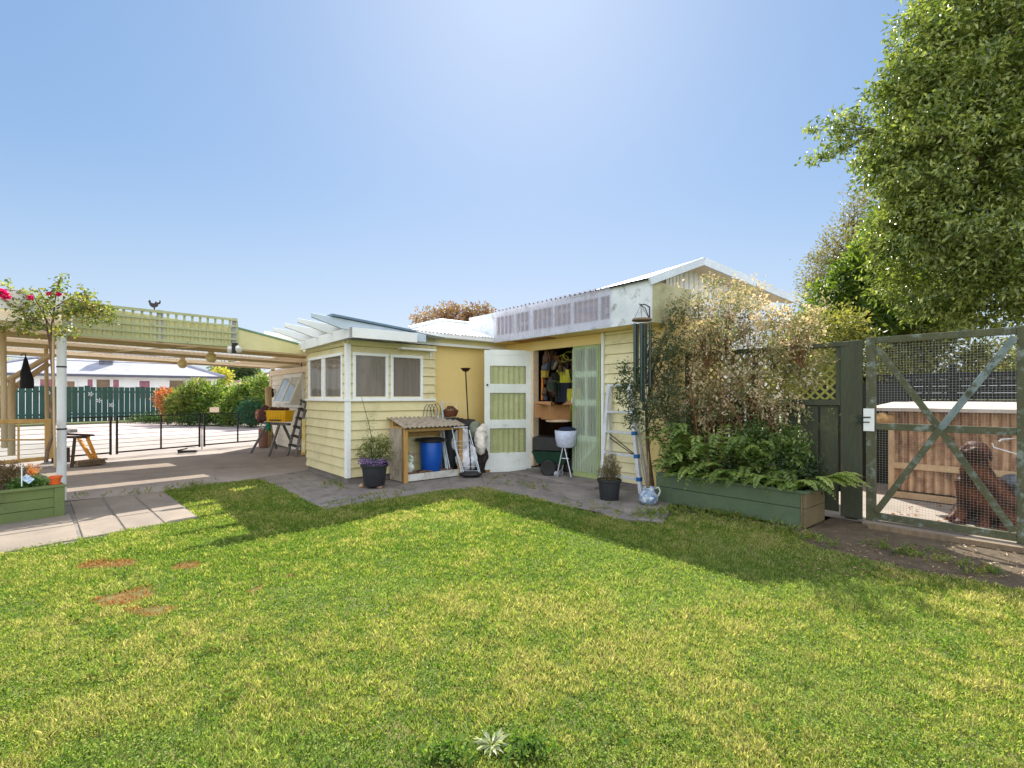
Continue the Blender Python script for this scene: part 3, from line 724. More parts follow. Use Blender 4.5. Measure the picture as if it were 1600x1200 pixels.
mb = MB(HF)   # vertical boards of the gable
n = 30
for i in range(n):
    t0, t1 = i/n, (i+1)/n-.006
    if i < 9: continue
    def gp(t):
        return gL.lerp(gP, t/.45) if t < .45 else gP.lerp(gR, (t-.45)/.55)
    p, q = gp(t0), gp(t1)
    mb.add([(p.x, p.y, 2.0), (q.x, q.y, 2.0), (q.x, q.y, q.z), (p.x, p.y, p.z), (p.x-.03, p.y, 2.0), (q.x-.03, q.y, 2.0), (q.x-.03, q.y, q.z), (p.x-.03, p.y, p.z)], [(0, 1, 2, 3), (4, 7, 6, 5), (0, 3, 7, 4), (1, 5, 6, 2)])
mb.add([(gP.x-.035, GB+.8, 0), (gR.x-.035, gR.y, 0), (gR.x-.035, gR.y, 2.9), (gP.x-.035, gP.y, gP.z), (gP.x-.035, GB+.8, 3.1)], [(0, 1, 2, 3, 4)])
mb.build('gable_wall', M_white, ga)
# white door, swung open
h = Vector((-6.95, 6.33, 0)); e = Vector((-7.36, 5.53, 0)); dd = (e-h); DW = dd.length; dd.normalize(); ang = math.atan2(dd.y, dd.x)
DM = HF @ Matrix.Translation(h) @ Matrix.Rotation(ang, 4, 'Z')      # x along the door from hinge, -y/+y thickness
DZ0, DZ1 = .045, 2.265
mb = MB(DM); st = .105
mb.box(0, st, -.02, .02, DZ0, DZ1); mb.box(DW-st, DW, -.02, .02, DZ0, DZ1)
rails = [(DZ0, .42), (.82, .985), (1.42, 1.58), (1.93, DZ1)]
rails = [(1.4-(y1-HY)/FPX*9.3, 1.4-(y0-HY)/FPX*9.3) for y0, y1 in ((707, 737.5), (655.5, 669), (600, 614), (547, 572))]
for z0, z1 in rails: mb.box(st, DW-st, -.016, .016, z0, z1)
mb.box(st, DW-st, -.02, .02, rails[0][0], rails[0][0]+.1); mb.box(st, DW-st, -.02, .02, rails[3][1]-.1, rails[3][1])
dr = mb.build('door', M_doorw, ga, bevel=.003)
G_ribbed = glassmat('door_glazing', (.97, .98, .93, 1), .88, .12, dark=S(150,160,130))
for i in range(3):
    mb = MB(DM); mb.box(st, DW-st, .003, .007, rails[i][1], rails[i+1][0]); mb.build('pane', G_ribbed, dr)
mb = MB(DM); mb.corr((st, -.03, DZ0+.1), (DW-2*st, 0, 0), (0, 0, 1.83), (0, -1, 0), .1, .014)
mb.build('ribbed_backing', mat('sage_ribbed_plastic', S(220,218,176), S(196,196,150), 3, .5, .1, 40), dr)
mb = MB(DM); mb.box(-.03, 0, -.02, .022, .1, 1.95); mb.build('hinge_edge', M_orangewood, dr)
mb = MB(DM); mb.tube([(DW-.05, .02, 1.62), (DW-.05, .05, 1.62)], .018, 10); mb.build('handle', M_black, dr)
# green right leaf with ribbed clear sheet
a0, a1 = -5.84, -5.25; bF = 6.29
mb = MB(HF); z0, z1 = .03, 2.26
M_gd = M_green_door
mb.box(a0, a0+.05, bF, bF+.04, z0, z1); mb.box(a1-.07, a1, bF, bF+.04, z0, z1); mb.box(a0+.05, a1-.07, bF, bF+.04, z0, .16); mb.box(a0+.05, a1-.07, bF, bF+.04, z1-.08, z1)
d2 = mb.build('door', M_gd, ga, bevel=.003, label='narrow green ribbed shed door leaf')
mb = MB(HF)
for zz in (1.78, 1.30, .70): mb.box(a0+.05, a1-.07, bF+.005, bF+.035, zz-.05, zz+.05)
mb.box((a0+a1)/2-.03, (a0+a1)/2+.02, bF+.006, bF+.03, .75, 2.18)
mb.bar((a0+.12, bF+.02, .24), (a1-.1, bF+.02, .62), .03, .05, (0, 0, 1)); mb.build('brace', M_doorw, d2)
mb = MB(HF); mb.box(a0+.05, a1-.07, bF+.045, bF+.05, .16, .68); mb.build('lower_panel', mat('striped_sage_panel', S(190,190,120), S(120,140,120), 6, .7, 0, 30, (6, 6, .2)), d2)
mgs = bpy.data.materials.new('greenish_ribbed_plastic'); mgs.use_nodes = True
_n = mgs.node_tree.nodes; _l = mgs.node_tree.links; _p = _n['Principled BSDF']; _p.inputs['Base Color'].default_value = S(222,230,212); _p.inputs['Roughness'].default_value = .22
_t = _n.new('ShaderNodeBsdfTransparent'); _t.inputs[0].default_value = (.95, .98, .94, 1); _tl = _n.new('ShaderNodeBsdfTranslucent'); _tl.inputs[0].default_value = S(200,214,200)
_m1 = _n.new('ShaderNodeMixShader'); _m1.inputs[0].default_value = .4; _ms = _n.new('ShaderNodeMixShader'); _ms.inputs[0].default_value = .62
_l.new(_p.outputs[0], _m1.inputs[1]); _l.new(_tl.outputs[0], _m1.inputs[2]); _l.new(_m1.outputs[0], _ms.inputs[1]); _l.new(_t.outputs[0], _ms.inputs[2]); _l.new(_ms.outputs[0], _n['Material Output'].inputs[0])
mb = MB(HF); mb.corr((a0+.01, bF-.02, .14), (a1-a0-.03, 0, 0), (0, 0, 2.08), (0, -1, 0), .055, .009); mb.build('ribbed_sheet', mgs, d2)
mb = MB(HF); mb.tube([(a0+.02, bF-.01, 1.3), (a0+.02, bF-.05, 1.3), (a0+.02, bF-.05, 1.38)], .01, 8); mb.build('handle', M_alu, d2)

# ================================================================== carport
cp = thing('carport', 'open carport with cream beams, sage trellis screen and a white steel post', 'carport', CO)
def cz(cx): return 2.43-.032*max(cx, -.3)
mb = MB(CF)
def slab(cx0, cx1, cy0, cy1):
    for dz in (0, .03):
        pass
    z = [cz(cx0), cz(cx1)]
    vs = [(cx0, cy0, z[0]), (cx1, cy0, z[1]), (cx1, cy1, z[1]), (cx0, cy1, z[0])]
    mb.add(vs+[(a, b, c+.02) for a, b, c in vs], [(0, 1, 2, 3), (7, 6, 5, 4), (0, 4, 5, 1), (1, 5, 6, 2), (2, 6, 7, 3), (3, 7, 4, 0)])
bands = [(0.03, 2.25), (2.65, 4.3), (4.95, 6.0)]
for y0, y1 in bands:
    if y0 < 1: slab(-3.2, 3.55, y0, .45); y0 = .45
    slab(-3.2, 4.95+.13*(y0+y1)/2, y0, y1)
slab(3.9, 5.2, 2.25, 2.65); slab(3.9, 5.5, 4.3, 4.95)
M_ceil = mat('cream_roof_sheet', S(250,240,224), S(240,228,208), 1.2, .6, .05, 40, fine=.04, stain=S(206,190,164), stain_scale=2, stain_lo=.58, stain_hi=.85)
_n = M_ceil.node_tree.nodes; _l = M_ceil.node_tree.links; _tl = _n.new('ShaderNodeBsdfTranslucent'); _tl.inputs[0].default_value = S(250,236,206); _ms = _n.new('ShaderNodeMixShader'); _ms.inputs[0].default_value = .16
_l.new(_n['Principled BSDF'].outputs[0], _ms.inputs[1]); _l.new(_tl.outputs[0], _ms.inputs[2]); _l.new(_ms.outputs[0], _n['Material Output'].inputs[0])
mb.build('roof', M_ceil, cp)
mb = MB(CF)
for y0, y1 in ((2.23, 2.67), (4.28, 4.97)): mb.corr((-3.2, y0, cz(0)+.035), (7.1, 0, -.205), (0, y1-y0, 0), (0, 0, 1), .09, .01)
mb.build('clear_panel', glassmat('frosted_roof_sheet', (1, .97, .92, 1), .8, .4, dark=S(190,184,170)), cp)
for k, cy in enumerate((1.45, 3.4, 6.0)):
    mb = MB(CF); right = 4.45+cy*.13
    mb.bar((-3.2, cy, 2.385), (right, cy, 2.27), .05, .09); mb.build('beam', M_beam, cp, bevel=.003)
mb = MB(CF)  # conduit running across the underside
mb.tube([(2.1, .1, 2.27), (1.7, 1.5, 2.30), (1.3, 3.0, 2.31), (.8, 4.5, 2.32)], .012, 6); mb.build('conduit', M_beige, cp)
# fascia
mb = MB(CF)
mb.prism([(.15, .03, 2.27), (.15, .03, 2.70), (2.2, .03, 2.57), (3.3, .03, 2.37), (3.42, .03, 2.20), (2.2, .03, 2.22)], (0, -.05, 0)); mb.build('fascia', M_fascia, cp)
mb = MB(CF); mb.prism([(2.2, .04, 2.575), (2.2, .04, 2.60), (3.3, .04, 2.40), (3.3, .04, 2.375)], (0, -.08, 0)); mb.build('flashing', M_greentrim, cp)
mb = MB(CF); mb.prism([(-3.2, .03, 2.54), (-3.2, .03, 2.82), (.13, .03, 2.80), (.6, .03, 2.70), (.13, .03, 2.54)], (0, -.05, 0)); mb.build('barge_board', M_white, cp)
mb = MB(CF); mb.box(-3.2, .12, .1, .2, 2.33, 2.54); mb.build('header', M_beige, cp)
# trellis screen
mb = MB(CF); z0, z1 = 2.265, 2.705; L0, L1 = .02, 2.22
for i in range(5):
    z = z0+(z1-z0)*i/4
    if i in (0, 4): mb.box(L0, L1, -.075, -.045, z-.02, z+.02)
    else: mb.box(L0, L1, -.062, -.052, z-.015, z+.015)
nx = 20
for i in range(nx+1):
    x = L0+(L1-L0)*i/nx; mb.box(x-.017, x+.017, -.051, -.041, z0+.02, z1-.02)
mb.build('trellis', M_sage, cp)
for x in (.06, 1.13, 2.19):
    mb = MB(CF); mb.box(x-.04, x+.04, -.04, .0, z0-.03, z1+.03); mb.build('trellis_post', M_postgrey, cp)
mb = MB(CF); mb.tube([(0.0, -.05, -.02), (0.0, -.05, 2.26)], .052, 20, True)
po = mb.build('post', M_white, cp, auto=40)
mb = MB(CF)
for z in (.95, 1.8):
    mb = MB(CF); mb.tube([(0, -.05, z), (0, -.05, z+.02)], .056, 20); mb.build('strap', M_black, po)
# posts on the far side
for cx, cy in ((5.35, 6.1), (-3.0, 6.0)):
    mb = MB(CF); mb.tube([(cx, cy, 0), (cx, cy, 2.3)], .06, 12); mb.build('post', M_tanpost, cp, auto=40)
# bulkhead lamps under the roof and twin flood lamp
for i, (x, y, Y) in enumerate(((330, 558, 9.6), (285, 568, 11.2))):
    t = thing('round_lamp', ['round cream lamp under the carport roof, larger and nearer to the trellis', 'round cream lamp under the carport roof, smaller and farther back'][i], 'lamp', P(x, y-8, Y), 'round lamps under the carport roof')
    c = P(x, y, Y); mb = MB(FR(c)); mb.lathe([(.001, -.11), (.05, -.1), (.085, -.06), (.095, -.01), (.085, .05), (.06, .07)], n=20); mb.build('shade', mat('cream_lamp_glass', S(226,212,160), None, 4, .3), t, smooth=True)
    mb = MB(FR(c)); mb.lathe([(.05, .07), (.05, .12), (.06, .125), (.06, .16)], n=16); mb.build('base', M_beige, t)
t = thing('flood_lamp', 'twin white spot lamps with a sensor under the trellis end', 'lamp', P(362, 543, 8.35))
c = P(366, 545, 8.35)
for dx, dz in ((.07, 0.0), (-.07, -.01)):
    mb = MB(FR(c+Vector((dx, 0, dz)), .3, R(60))); mb.lathe([(.02, .06), (.035, .05), (.05, -.02), (.055, -.05), (.04, -.055)], n=16); mb.build('lamp_head', mat('lamp_white', S(240,238,228), None, 4, .35, fine=0), t, smooth=True)
mb = MB(FR(c)); mb.box(-.04, .04, .0, .04, .02, .1); mb.box(-.025, .025, -.03, .01, -.08, .02); mb.build('sensor', M_black, t)
# ================================================================== fence with lattice, right of the shed
FB = 6.6
fe = thing('paling_fence', 'dark olive paling fence with diagonal lattice along its top', 'fence', HP(-2.9, FB, 0))
x0, x1 = -3.9, -1.93
n = 9
for i in range(n):
    p = x0+(x1-x0)*i/n; q = x0+(x1-x0)*(i+1)/n-.03
    mb = MB(HF); mb.box(p, q, FB, FB+.022, .06+random.uniform(-.01, .01), 1.30); mb.build('paling', M_fence, fe, bevel=.003)
mb = MB(HF)
mb.box(x0, x1, FB-.03, FB+.05, 1.30, 1.365); mb.box(x0, x1+.08, FB-.04, FB+.06, 1.98, 2.03); mb.box(x0, x1, FB+.023, FB+.07, .30, .38); mb.box(x0, x1, FB+.023, FB+.07, 1.0, 1.08)
mb.build('rail', M_fence, fe, bevel=.003)
for q in (x0, (x0+x1)/2-.02, x1-.05):
    mb = MB(HF); mb.box(q, q+.05, FB-.02, FB+.04, 1.365, 1.98); mb.build('lattice_frame', M_fence, fe)
mb = MB(HF); z0, z1 = 1.37, 1.975; Hh = z1-z0
k = -Hh
while k < x1-x0:
    for sgn in (1, -1):
        a, b = max(0, -k), min(Hh, (x1-x0)-k)
        if b-a > .03:
            if sgn == 1: p, q = (x0+k+a, FB+.006, z0+a), (x0+k+b, FB+.006, z0+b)
            else: p, q = (x0+k+a, FB+.014, z1-a), (x0+k+b, FB+.014, z1-b)
            mb.bar(p, q, .007, .03, (0, 1, 0)) if False else mb.add([(p[0]-.018, p[1], p[2]), (p[0]+.018, p[1], p[2]), (q[0]+.018, q[1], q[2]), (q[0]-.018, q[1], q[2]), (p[0]-.018, p[1]+.007, p[2]), (p[0]+.018, p[1]+.007, p[2]), (q[0]+.018, q[1]+.007, q[2]), (q[0]-.018, q[1]+.007, q[2])], [(0, 1, 2, 3), (7, 6, 5, 4), (0, 4, 5, 1), (1, 5, 6, 2), (2, 6, 7, 3), (3, 7, 4, 0)])
    k += .105
mb.build('lattice', M_lattice, fe)
mb = MB(HF); mb.box(-1.93+.0, -1.72, FB-.035, FB-.005, .03, 2.035); mb.build('post_board', M_fence, fe, bevel=.003)
mb = MB(HF); mb.box(-1.89, -1.78, FB, FB+.1, -.1, 2.0); mb.build('post', M_fence, fe)

# gate
gt = thing('dog_run_gate', 'wire mesh gate with mossy timber frame and crossed braces', 'gate', HP(-1.66, FB, 0))
ga0, ga1, gz0, gz1 = -1.685, -.455, .05, 2.06
mb = MB(HF)
mb.box(ga0, ga0+.085, FB-.03, FB+.03, gz0-.02, gz1); mb.box(ga1-.05, ga1+.01, FB-.03, FB+.03, gz0-.02, gz1)
mb.box(ga0+.085, ga1-.05, FB-.028, FB+.02, gz1-.075, gz1-.005); mb.box(ga0+.085, ga1-.05, FB-.028, FB+.02, gz0, gz0+.075); mb.box(ga0+.085, ga1-.05, FB-.026, FB+.02, 1.04, 1.11)
mb.build('frame', M_gate, gt, bevel=.003)
cxm, czm = (ga0+ga1)/2+.02, 1.07
for i, (p, q, m_) in enumerate((((ga0+.1, FB-.045, gz0+.09), (cxm, FB-.045, czm), M_gate), ((cxm, FB-.045, czm), (ga1-.06, FB-.045, gz1-.1), M_gateblue), ((ga0+.1, FB-.033, gz1-.12), (cxm, FB-.033, czm), M_gate), ((cxm, FB-.033, czm), (ga1-.07, FB-.033, gz0+.09), M_gate))):
    mb = MB(HF); mb.bar(p, q, .014, .062, (0, 0, 1)); mb.build('brace', m_, gt, bevel=.002)
mb = MB(HF); st_ = .0265
zz = gz0+.03
while zz < gz1: mb.bar((ga0+.03, FB+.034, zz), (ga1, FB+.034, zz), .0011, .0011); zz += st_
xx = ga0+.03
while xx < ga1: mb.bar((xx, FB+.036, gz0), (xx, FB+.036, gz1-.02), .0011, .0011); xx += st_
mb.build('wire_mesh', M_wire, gt)
mb = MB(HF); mb.box(ga0-.02, ga0+.08, FB-.045, FB-.031, 1.02, 1.27); lp = mb.build('latch_plate', M_white, gt, bevel=.002)
mb = MB(HF); mb.tube([(ga0-.08, FB-.055, 1.17), (ga0+.05, FB-.055, 1.175)], .007, 8); mb.tube([(ga0-.08, FB-.055, 1.12), (ga0+.04, FB-.055, 1.12)], .006, 8); mb.box(ga0-.07, ga0-.04, FB-.06, FB-.045, 1.1, 1.2)
mb.build('bolt', mat('blackish_green_iron', S(40,60,52), S(28,34,30), 10, .5), lp)
mb = MB(HF); mb.box(-.43, -.30, FB-.03, FB+.06, -.1, 2.2); gp_ = mb.build('gate_post', M_gateblue, bevel=.003); tag(gp_, 'grey blue peeling timber post holding the hinge side of the mesh gate', 'post')
mb = MB(HF); mb.box(-1.7, .6, FB-.12, FB+.12, -.02, .03); st0 = mb.build('gate_threshold', M_slab, bevel=.008); st0['kind'] = 'structure'
mb = MB(HF); mb.bar((-1.6, FB-.26, .02), (.8, FB-.2, .03), .05, .05); ee = mb.build('timber_edging', M_oldwood); tag(ee, 'long weathered timber batten lying in the soil before the mesh gate', 'edging board')
# second run of mesh fence right of the gate, outside the frame mostly
mb = MB(HF); mb.box(-.3, 1.6, FB, FB+.02, .05, 2.0)

# planter
pl = thing('planter_box', 'long sage green timber planter box overflowing with ferns', 'planter', HP(-2.9, 6.05, 0))
pa0, pa1, pb0, pb1, ph = -3.86, -2.02, 5.79, 6.35, .39
mb = MB(HF)
for z0, z1, o_ in ((.0, .2, 0), (.206, ph-.03, .003)):
    mb.box(pa0, pa1-.055, pb0-o_, pb0+.03, z0, z1)
mb.box(pa0+.02, pa1-.03, pb1-.03, pb1, 0, ph-.03); mb.box(pa0, pa0+.03, pb0+.03, pb1-.03, 0, ph-.03)
mb.build('board', M_planter, pl, bevel=.003)
mb = MB(HF)
for z0, z1 in ((.0, .2), (.206, ph-.03)): mb.box(pa1-.03, pa1+.0, pb0+.0, pb1, z0, z1)
mb.box(pa1-.053, pa1-.032, pb0-.006, pb0+.03, 0, ph-.03); mb.build('end_board', mat('brown_olive_end_boards', S(122,106,76), S(104,92,66), 3, .7, .2, 50), pl, bevel=.003)
mb = MB(HF); mb.box(pa0-.0, pa1+.01, pb0-.015, pb0+.045, ph-.03, ph); mb.box(pa0, pa1+.01, pb1-.04, pb1+.01, ph-.03, ph); mb.box(pa1-.04, pa1+.012, pb0+.045, pb1-.04, ph-.03, ph-.001); mb.build('capping', M_planter, pl, bevel=.003)
mb = MB(HF); mb.box(pa0+.03, pa1-.03, pb0+.03, pb1-.03, 0, ph-.08); mb.build('soil', M_soil, pl)

# ================================================================== ferns
def frond(base, d, L, up, wid, droop, gs, npin=22, rbase=.5):
    """arching frond: rachis with tapering pinnae pairs"""
    base = np.array(base, float); d = np.array(d, float); d /= np.linalg.norm(d)
    pts = []
    for i in range(npin+1):
        t = i/npin
        pts.append(base + d*L*(t*.92) + np.array([0, 0, 1])*(up*L*(t-droop*t*t)))
    pts = np.array(pts)
    T = unit(np.diff(pts, axis=0)); Pm = pts[:-1]
    t = (np.arange(npin)+.5)/npin
    wl = wid*np.sin(np.clip(t*.95+.12, 0, 1)*math.pi)**.7*(1-.35*t)
    side = unit(np.cross(T, np.array([0, 0, 1.0])))
    for s in (1, -1):
        D = side*s + T*.45 + np.array([0, 0, -.18]) + rng.normal(size=(npin, 3))*.08
        r = np.clip(rbase+rng.uniform(-.15, .15, npin), 0, 1)
        gs.append(leaf_geo(Pm+rng.normal(size=(npin, 3))*.002, D, wl, L/npin*1.15, r, up=np.cross(T, side)*-1+rng.normal(size=(npin, 3))*.1, fold=.05))
    return pts
M_fern = leafmat('fern_frond', [S(70,92,48), S(96,124,58), S(128,150,74), S(168,184,104)], .42, .5)
def fern(name, label, base, n, L, wid, lo=0, hi=2*math.pi, rb=(.2, .7), up=(.25, .9), group='ferns growing out of the planter box'):
    gs = []; tb = MB()
    for i in range(n):
        a = random.uniform(lo, hi); Lk = L*random.uniform(.6, 1.1); u_ = random.uniform(*up)
        b = Vector(base)+Vector((random.gauss(0, .03), random.gauss(0, .03), 0))
        pts = frond(b, (math.cos(a), math.sin(a), 0), Lk, u_, wid*random.uniform(.8, 1.1), random.uniform(.75, 1.3), gs, rbase=random.uniform(*rb))
        tb.tube([Vector(p) for p in pts[::3]], [.003*(1-.7*k/7) for k in range(len(pts[::3]))], 4)
    V, F, r = join_geo(gs)
    root = thing(name, label, 'fern', base, group)
    link_mesh(np_mesh('fronds', V, F, M_fern, r), 'fronds', root)
    tb.build('stem', M_twig, root)
    return root
fz = ph-.06
fp = [(-3.72, 6.05, 11, .5, 'leftmost fern over the planter beside the ladder'), (-3.4, 5.95, 12, .5, 'dense mid green fern near the planter\'s left end'), (-3.05, 6.05, 12, .5, 'low dark fern in the left middle of the planter'),
      (-2.8, 5.9, 11, .42, 'fern hanging one frond over the middle of the planter front'), (-2.5, 6.0, 12, .46, 'lush fern right of the planter middle'), (-2.2, 5.95, 12, .42, 'fern spilling over the planter\'s right corner')]
for a, b, n_, L_, lb in fp: fern('fern', lb, HP(a, b, fz+.06), int(n_*1.9), L_*1.25, .105, up=(.3, 1.15), rb=(.3, .85))
for i, (a, b, n_) in enumerate(((-3.55, 6.12, 10), (-2.95, 6.15, 9))):
    fern('fern', ['tall arching fern standing behind the leftmost fern', 'tall upright fern against the fence palings'][i], HP(a, b, fz), n_+6, .75, .12, up=(.6, 1.3), rb=(.2, .6))
fern('fern', 'sunlit pale fern sticking out beyond the planter\'s end towards the gate', HP(-2.02, 6.2, fz+.14), 20, .52, .10, lo=TH-.9, hi=TH+.9, rb=(.6, 1), up=(.2, .9))
random.seed(31)
for i, (a, b, n_, L_) in enumerate(((-3.72, 6.0, 15, .85), (-3.42, 6.05, 16, .95), (-3.1, 6.0, 14, .8), (-2.72, 6.05, 14, .75), (-2.4, 6.0, 13, .62))):
    fern('fern', ['tall fern at the planter\'s ladder end, its fronds reaching over the jug', 'tallest fern, second from the planter\'s ladder end', 'high fern in front of the middle fence palings', 'high fern right of the middle of the planter', 'high bright fern close to the planter\'s gate end'][i], HP(a, b, fz+.05), n_+5, L_*.72, .13, up=(1.6, 4.2), rb=(.25, .8))
for k, (a, z_, rx_, n_) in enumerate(((-2.35, .72, .26, 200), (-2.75, .8, .25, 170), (-3.55, .75, .26, 150))):
    C, _ = in_ells(n_, [(np.array(HP(a, 6.2, z_)), np.array([rx_, .2, .34]))], .3); V, F, r = sprigs(C, 8, .04, .06, .03, .2, 0, 1, .5)
    root = thing('broadleaf_plant', ['light green leafy plant near the gate end of the planter', 'leafy plant in the middle of the planter against the palings', 'leafy plant behind the tall ferns at the ladder end of the planter'][k], 'plant', HP(a, 6.2, fz), 'leafy plants in the planter box')
    link_mesh(np_mesh('leaves', V, F, leafmat('planter_leaf', [S(52,78,44), S(92,118,60), S(150,162,96)], .42), r), 'leaves', root)
    mb = MB(); branch_net(mb, HP(a, 6.2, fz), [Vector(c) for c in C[::12]], .006, .1); mb.build('stem', M_twig, root)
# dark undergrowth in the planter
C, d_ = in_ells(650, [(np.array(HP(a, 6.14, .52)), np.array([.34, .3, .22])) for a in (-3.6, -3.1, -2.6, -2.25)], .3)
V, F, r = sprigs(C, 9, .035, .05, .022, .2, 0, .7)
ug = link_mesh(np_mesh('undergrowth', V, F, leafmat('undergrowth_leaf', [S(44,64,36), S(70,92,48), S(104,122,66)], .35)), 'undergrowth')
tag(ug, 'dark small leaved ground cover filling the planter between the ferns', 'ground cover', kind='stuff')

# ================================================================== big twiggy flowering shrub
sh = thing('flowering_shrub', 'tall sprawling twiggy shrub with pale dried blossom, growing behind the planter', 'shrub', HP(-3.0, 6.3, .3))
M_sl = leafmat('shrub_leaf', [S(88,104,66), S(120,132,86), S(160,158,116), S(206,192,156), S(226,208,180)], .42, .6, tcol=(1.25, 1.12, .85, 1))
M_sd = leafmat('dark_shrub_leaf', [S(56,72,54), S(84,98,70), S(112,120,84)], .35, .5)
M_bl = leafmat('pale_blossom', [S(214,190,150), S(238,220,190), S(246,238,222)], .5, .6, tcol=(1.2, 1.1, .85, 1))
ells = []
def E(x, y, Y, rx, rz_, ry=None): ells.append((np.array(P(x, y, Y)), np.array([rx/FPX*Y, (ry or rx*.8)/FPX*Y, rz_/FPX*Y])))
for q in ((1090, 520, 6.9, 50, 52), (1160, 500, 6.6, 62, 45), (1230, 525, 6.2, 55, 52), (1130, 590, 6.7, 75, 70), (1205, 600, 6.2, 55, 65), (1260, 570, 5.95, 35, 40), (1075, 480, 6.9, 30, 30), (1165, 460, 6.7, 36, 20), (1255, 500, 6.1, 36, 30), (1110, 650, 6.7, 60, 60), (1230, 660, 6.1, 45, 45), (1108, 478, 6.1, 34, 42), (1150, 462, 6.1, 26, 26), (1120, 530, 6.05, 34, 30)): E(*q)
tips, dr_ = in_ells(520, ells, .3)
mb = MB(); bases = [HP(-3.5, 6.3, .3), HP(-3.0, 6.25, .3), HP(-2.6, 6.3, .3), HP(-3.3, 6.2, .3), HP(-2.3, 6.3, .3)]
random.seed(3)
nodes = []
for b in bases:
    for k in range(6):
        t = tips[random.randrange(len(tips))]
        branch_net(mb, b, [Vector(t)], .011, .16, 7)
        nodes.append(Vector(t)*.7+b*.3)
for t in tips:
    t = Vector(t); nb = min(nodes, key=lambda q: (q-t).length)
    branch_net(mb, nb, [t], .004, .12, 4)
# bare twigs beyond
mb.build('branches', M_twig, sh)
tc_ = np.concatenate([tips, tips+rng.normal(size=tips.shape)*.05, tips+rng.normal(size=tips.shape)*.09])
V1 = join_geo([sprigs(tc_, 9, .032, .052, .021, -.2, 0, 1, .6)])
link_mesh(np_mesh('leaves', *V1[:2], M_sl, V1[2]), 'leaves', sh)
tc2, _ = in_ells(420, ells[3:5]+ells[9:11]+ells[1:3], .3)
V2 = sprigs(tc2, 9, .024, .04, .03, 0, 0, 1, .3)
link_mesh(np_mesh('blossom', *V2[:2], M_bl, V2[2]), 'blossom', sh)
# darker shrub left of it, by the wind chime
ds = thing('dark_shrub', 'dark grey-green small leaved shrub behind the wind chimes and ladder', 'shrub', HP(-4.0, 6.0, 0))
ells2 = []
def E2(x, y, Y, rx, rz_): ells2.append((np.array(P(x, y, Y)), np.array([rx/FPX*Y, rx*.8/FPX*Y, rz_/FPX*Y])))
for q in ((1040, 560, 6.75, 32, 50), (985, 600, 6.8, 26, 40), (1045, 640, 6.6, 40, 50), (990, 650, 6.7, 16, 30), (1055, 500, 7.0, 18, 25)): E2(*q)
tp, _ = in_ells(330, ells2, .3); mb = MB()
tr0 = HP(-4.02, 5.98, 0)
mb.tube([tr0, P(1012, 700, 6.85), P(1010, 640, 6.85), P(1020, 580, 6.85), P(1040, 520, 6.9)], [.028, .026, .022, .018, .01], 8)
for t in tp[:90]: branch_net(mb, P(1014, 700-random.uniform(40, 170), 6.85), [Vector(t)], .006, .12, 5)
mb.build('trunk', M_bark, ds)
V, F, r = sprigs(tp, 12, .035, .052, .024, 0, 0, 1, .4); link_mesh(np_mesh('leaves', V, F, M_sd, r), 'leaves', ds)

# ================================================================== ladder by the shed
ld = thing('ladder', 'aluminium folding ladder with blue joints leaning by the shed door', 'ladder', HP(-4.6, 6.0, 0))
LB = [Vector((-4.96, 5.97, .02)), Vector((-4.20, 5.93, .02))]; LT = [Vector((-5.05, 6.28, 1.60)), Vector((-4.66, 6.28, 1.60))]
def lpt(s, z): t = z/1.6; return LB[s].lerp(LT[s], t)
for s in (0, 1):
    mb = MB(HF); mb.bar(LB[s], LT[s], .05, .06, (0, 1, 0)); mb.build('rail', M_alu, ld, bevel=.003)
    mb = MB(HF); o_ = Vector((0, .09 if s else .12, 0)); mb.bar(LB[s]+o_*2.0, LT[s]+Vector((.03, .0, 0)), .022, .05, (0, 1, 0)); mb.build('rear_rail', M_alu, ld)
for z in (.2, .52, .85, 1.16, 1.58):
    mb = MB(HF); p, q = lpt(0, z), lpt(1, z); mb.bar(p, q, .055, .036); mb.build('rung', M_alu, ld, bevel=.003)
M_blue = mat('blue_plastic_joint', S(36,110,168), S(28,90,150), 6, .4)
for z in (.2, .52, .85):
    mb = MB(HF); p = lpt(1, z); mb.box(p.x-.035, p.x+.035, p.y-.04, p.y+.03, p.z-.03, p.z+.03); mb.build('joint', M_blue, ld, bevel=.006)
mb = MB(HF)
p = lpt(0, .85); q = lpt(1, .52); mb.bar(p+Vector((.06, .02, -.03)), q, .008, .012); mb.bar(lpt(0, .75)+Vector((.06, .04, 0)), lpt(1, .5), .008, .012)
mb.build('brace', M_black, ld)

# ================================================================== pots
def pot(name, label, loc, r, h, m=M_blk_plastic, group=None):
    t = thing(name, label, 'plant pot', loc, group); mb = MB(FR(loc))
    mb.lathe([(r*.74, 0), (r*.78, .01), (r*.94, h*.86), (r*1.02, h*.87), (r*1.05, h*.9), (r*1.05, h), (r*.97, h), (r*.95, h*.9), (r*.9, h*.88)], n=36, closed=False); mb.lathe([(r*.74, 0), (.001, 0)], n=36, closed=False)
    mb.build('pot', m, t, auto=40)
    mb = MB(FR(loc)); mb.lathe([(.001, h*.9), (r*.94, h*.9)], n=24, closed=False); mb.build('soil', M_soil, t)
    return t
pl1 = G(585, 762); p1 = pot('potted_plant', 'large dark pot of shrubby plant with purple flowers against the cream corner room', pl1+Vector((0, 0, .04)), .20, .33)
C, _ = in_ells(330, [(np.array(pl1)+[0, .02, .62], np.array([.22, .2, .18])), (np.array(pl1)+[-.16, .05, .56], np.array([.13, .13, .12])), (np.array(pl1)+[.1, .02, .68], np.array([.16, .16, .16])), (np.array(pl1)+[.2, .02, .5], np.array([.12, .12, .1]))], .3)
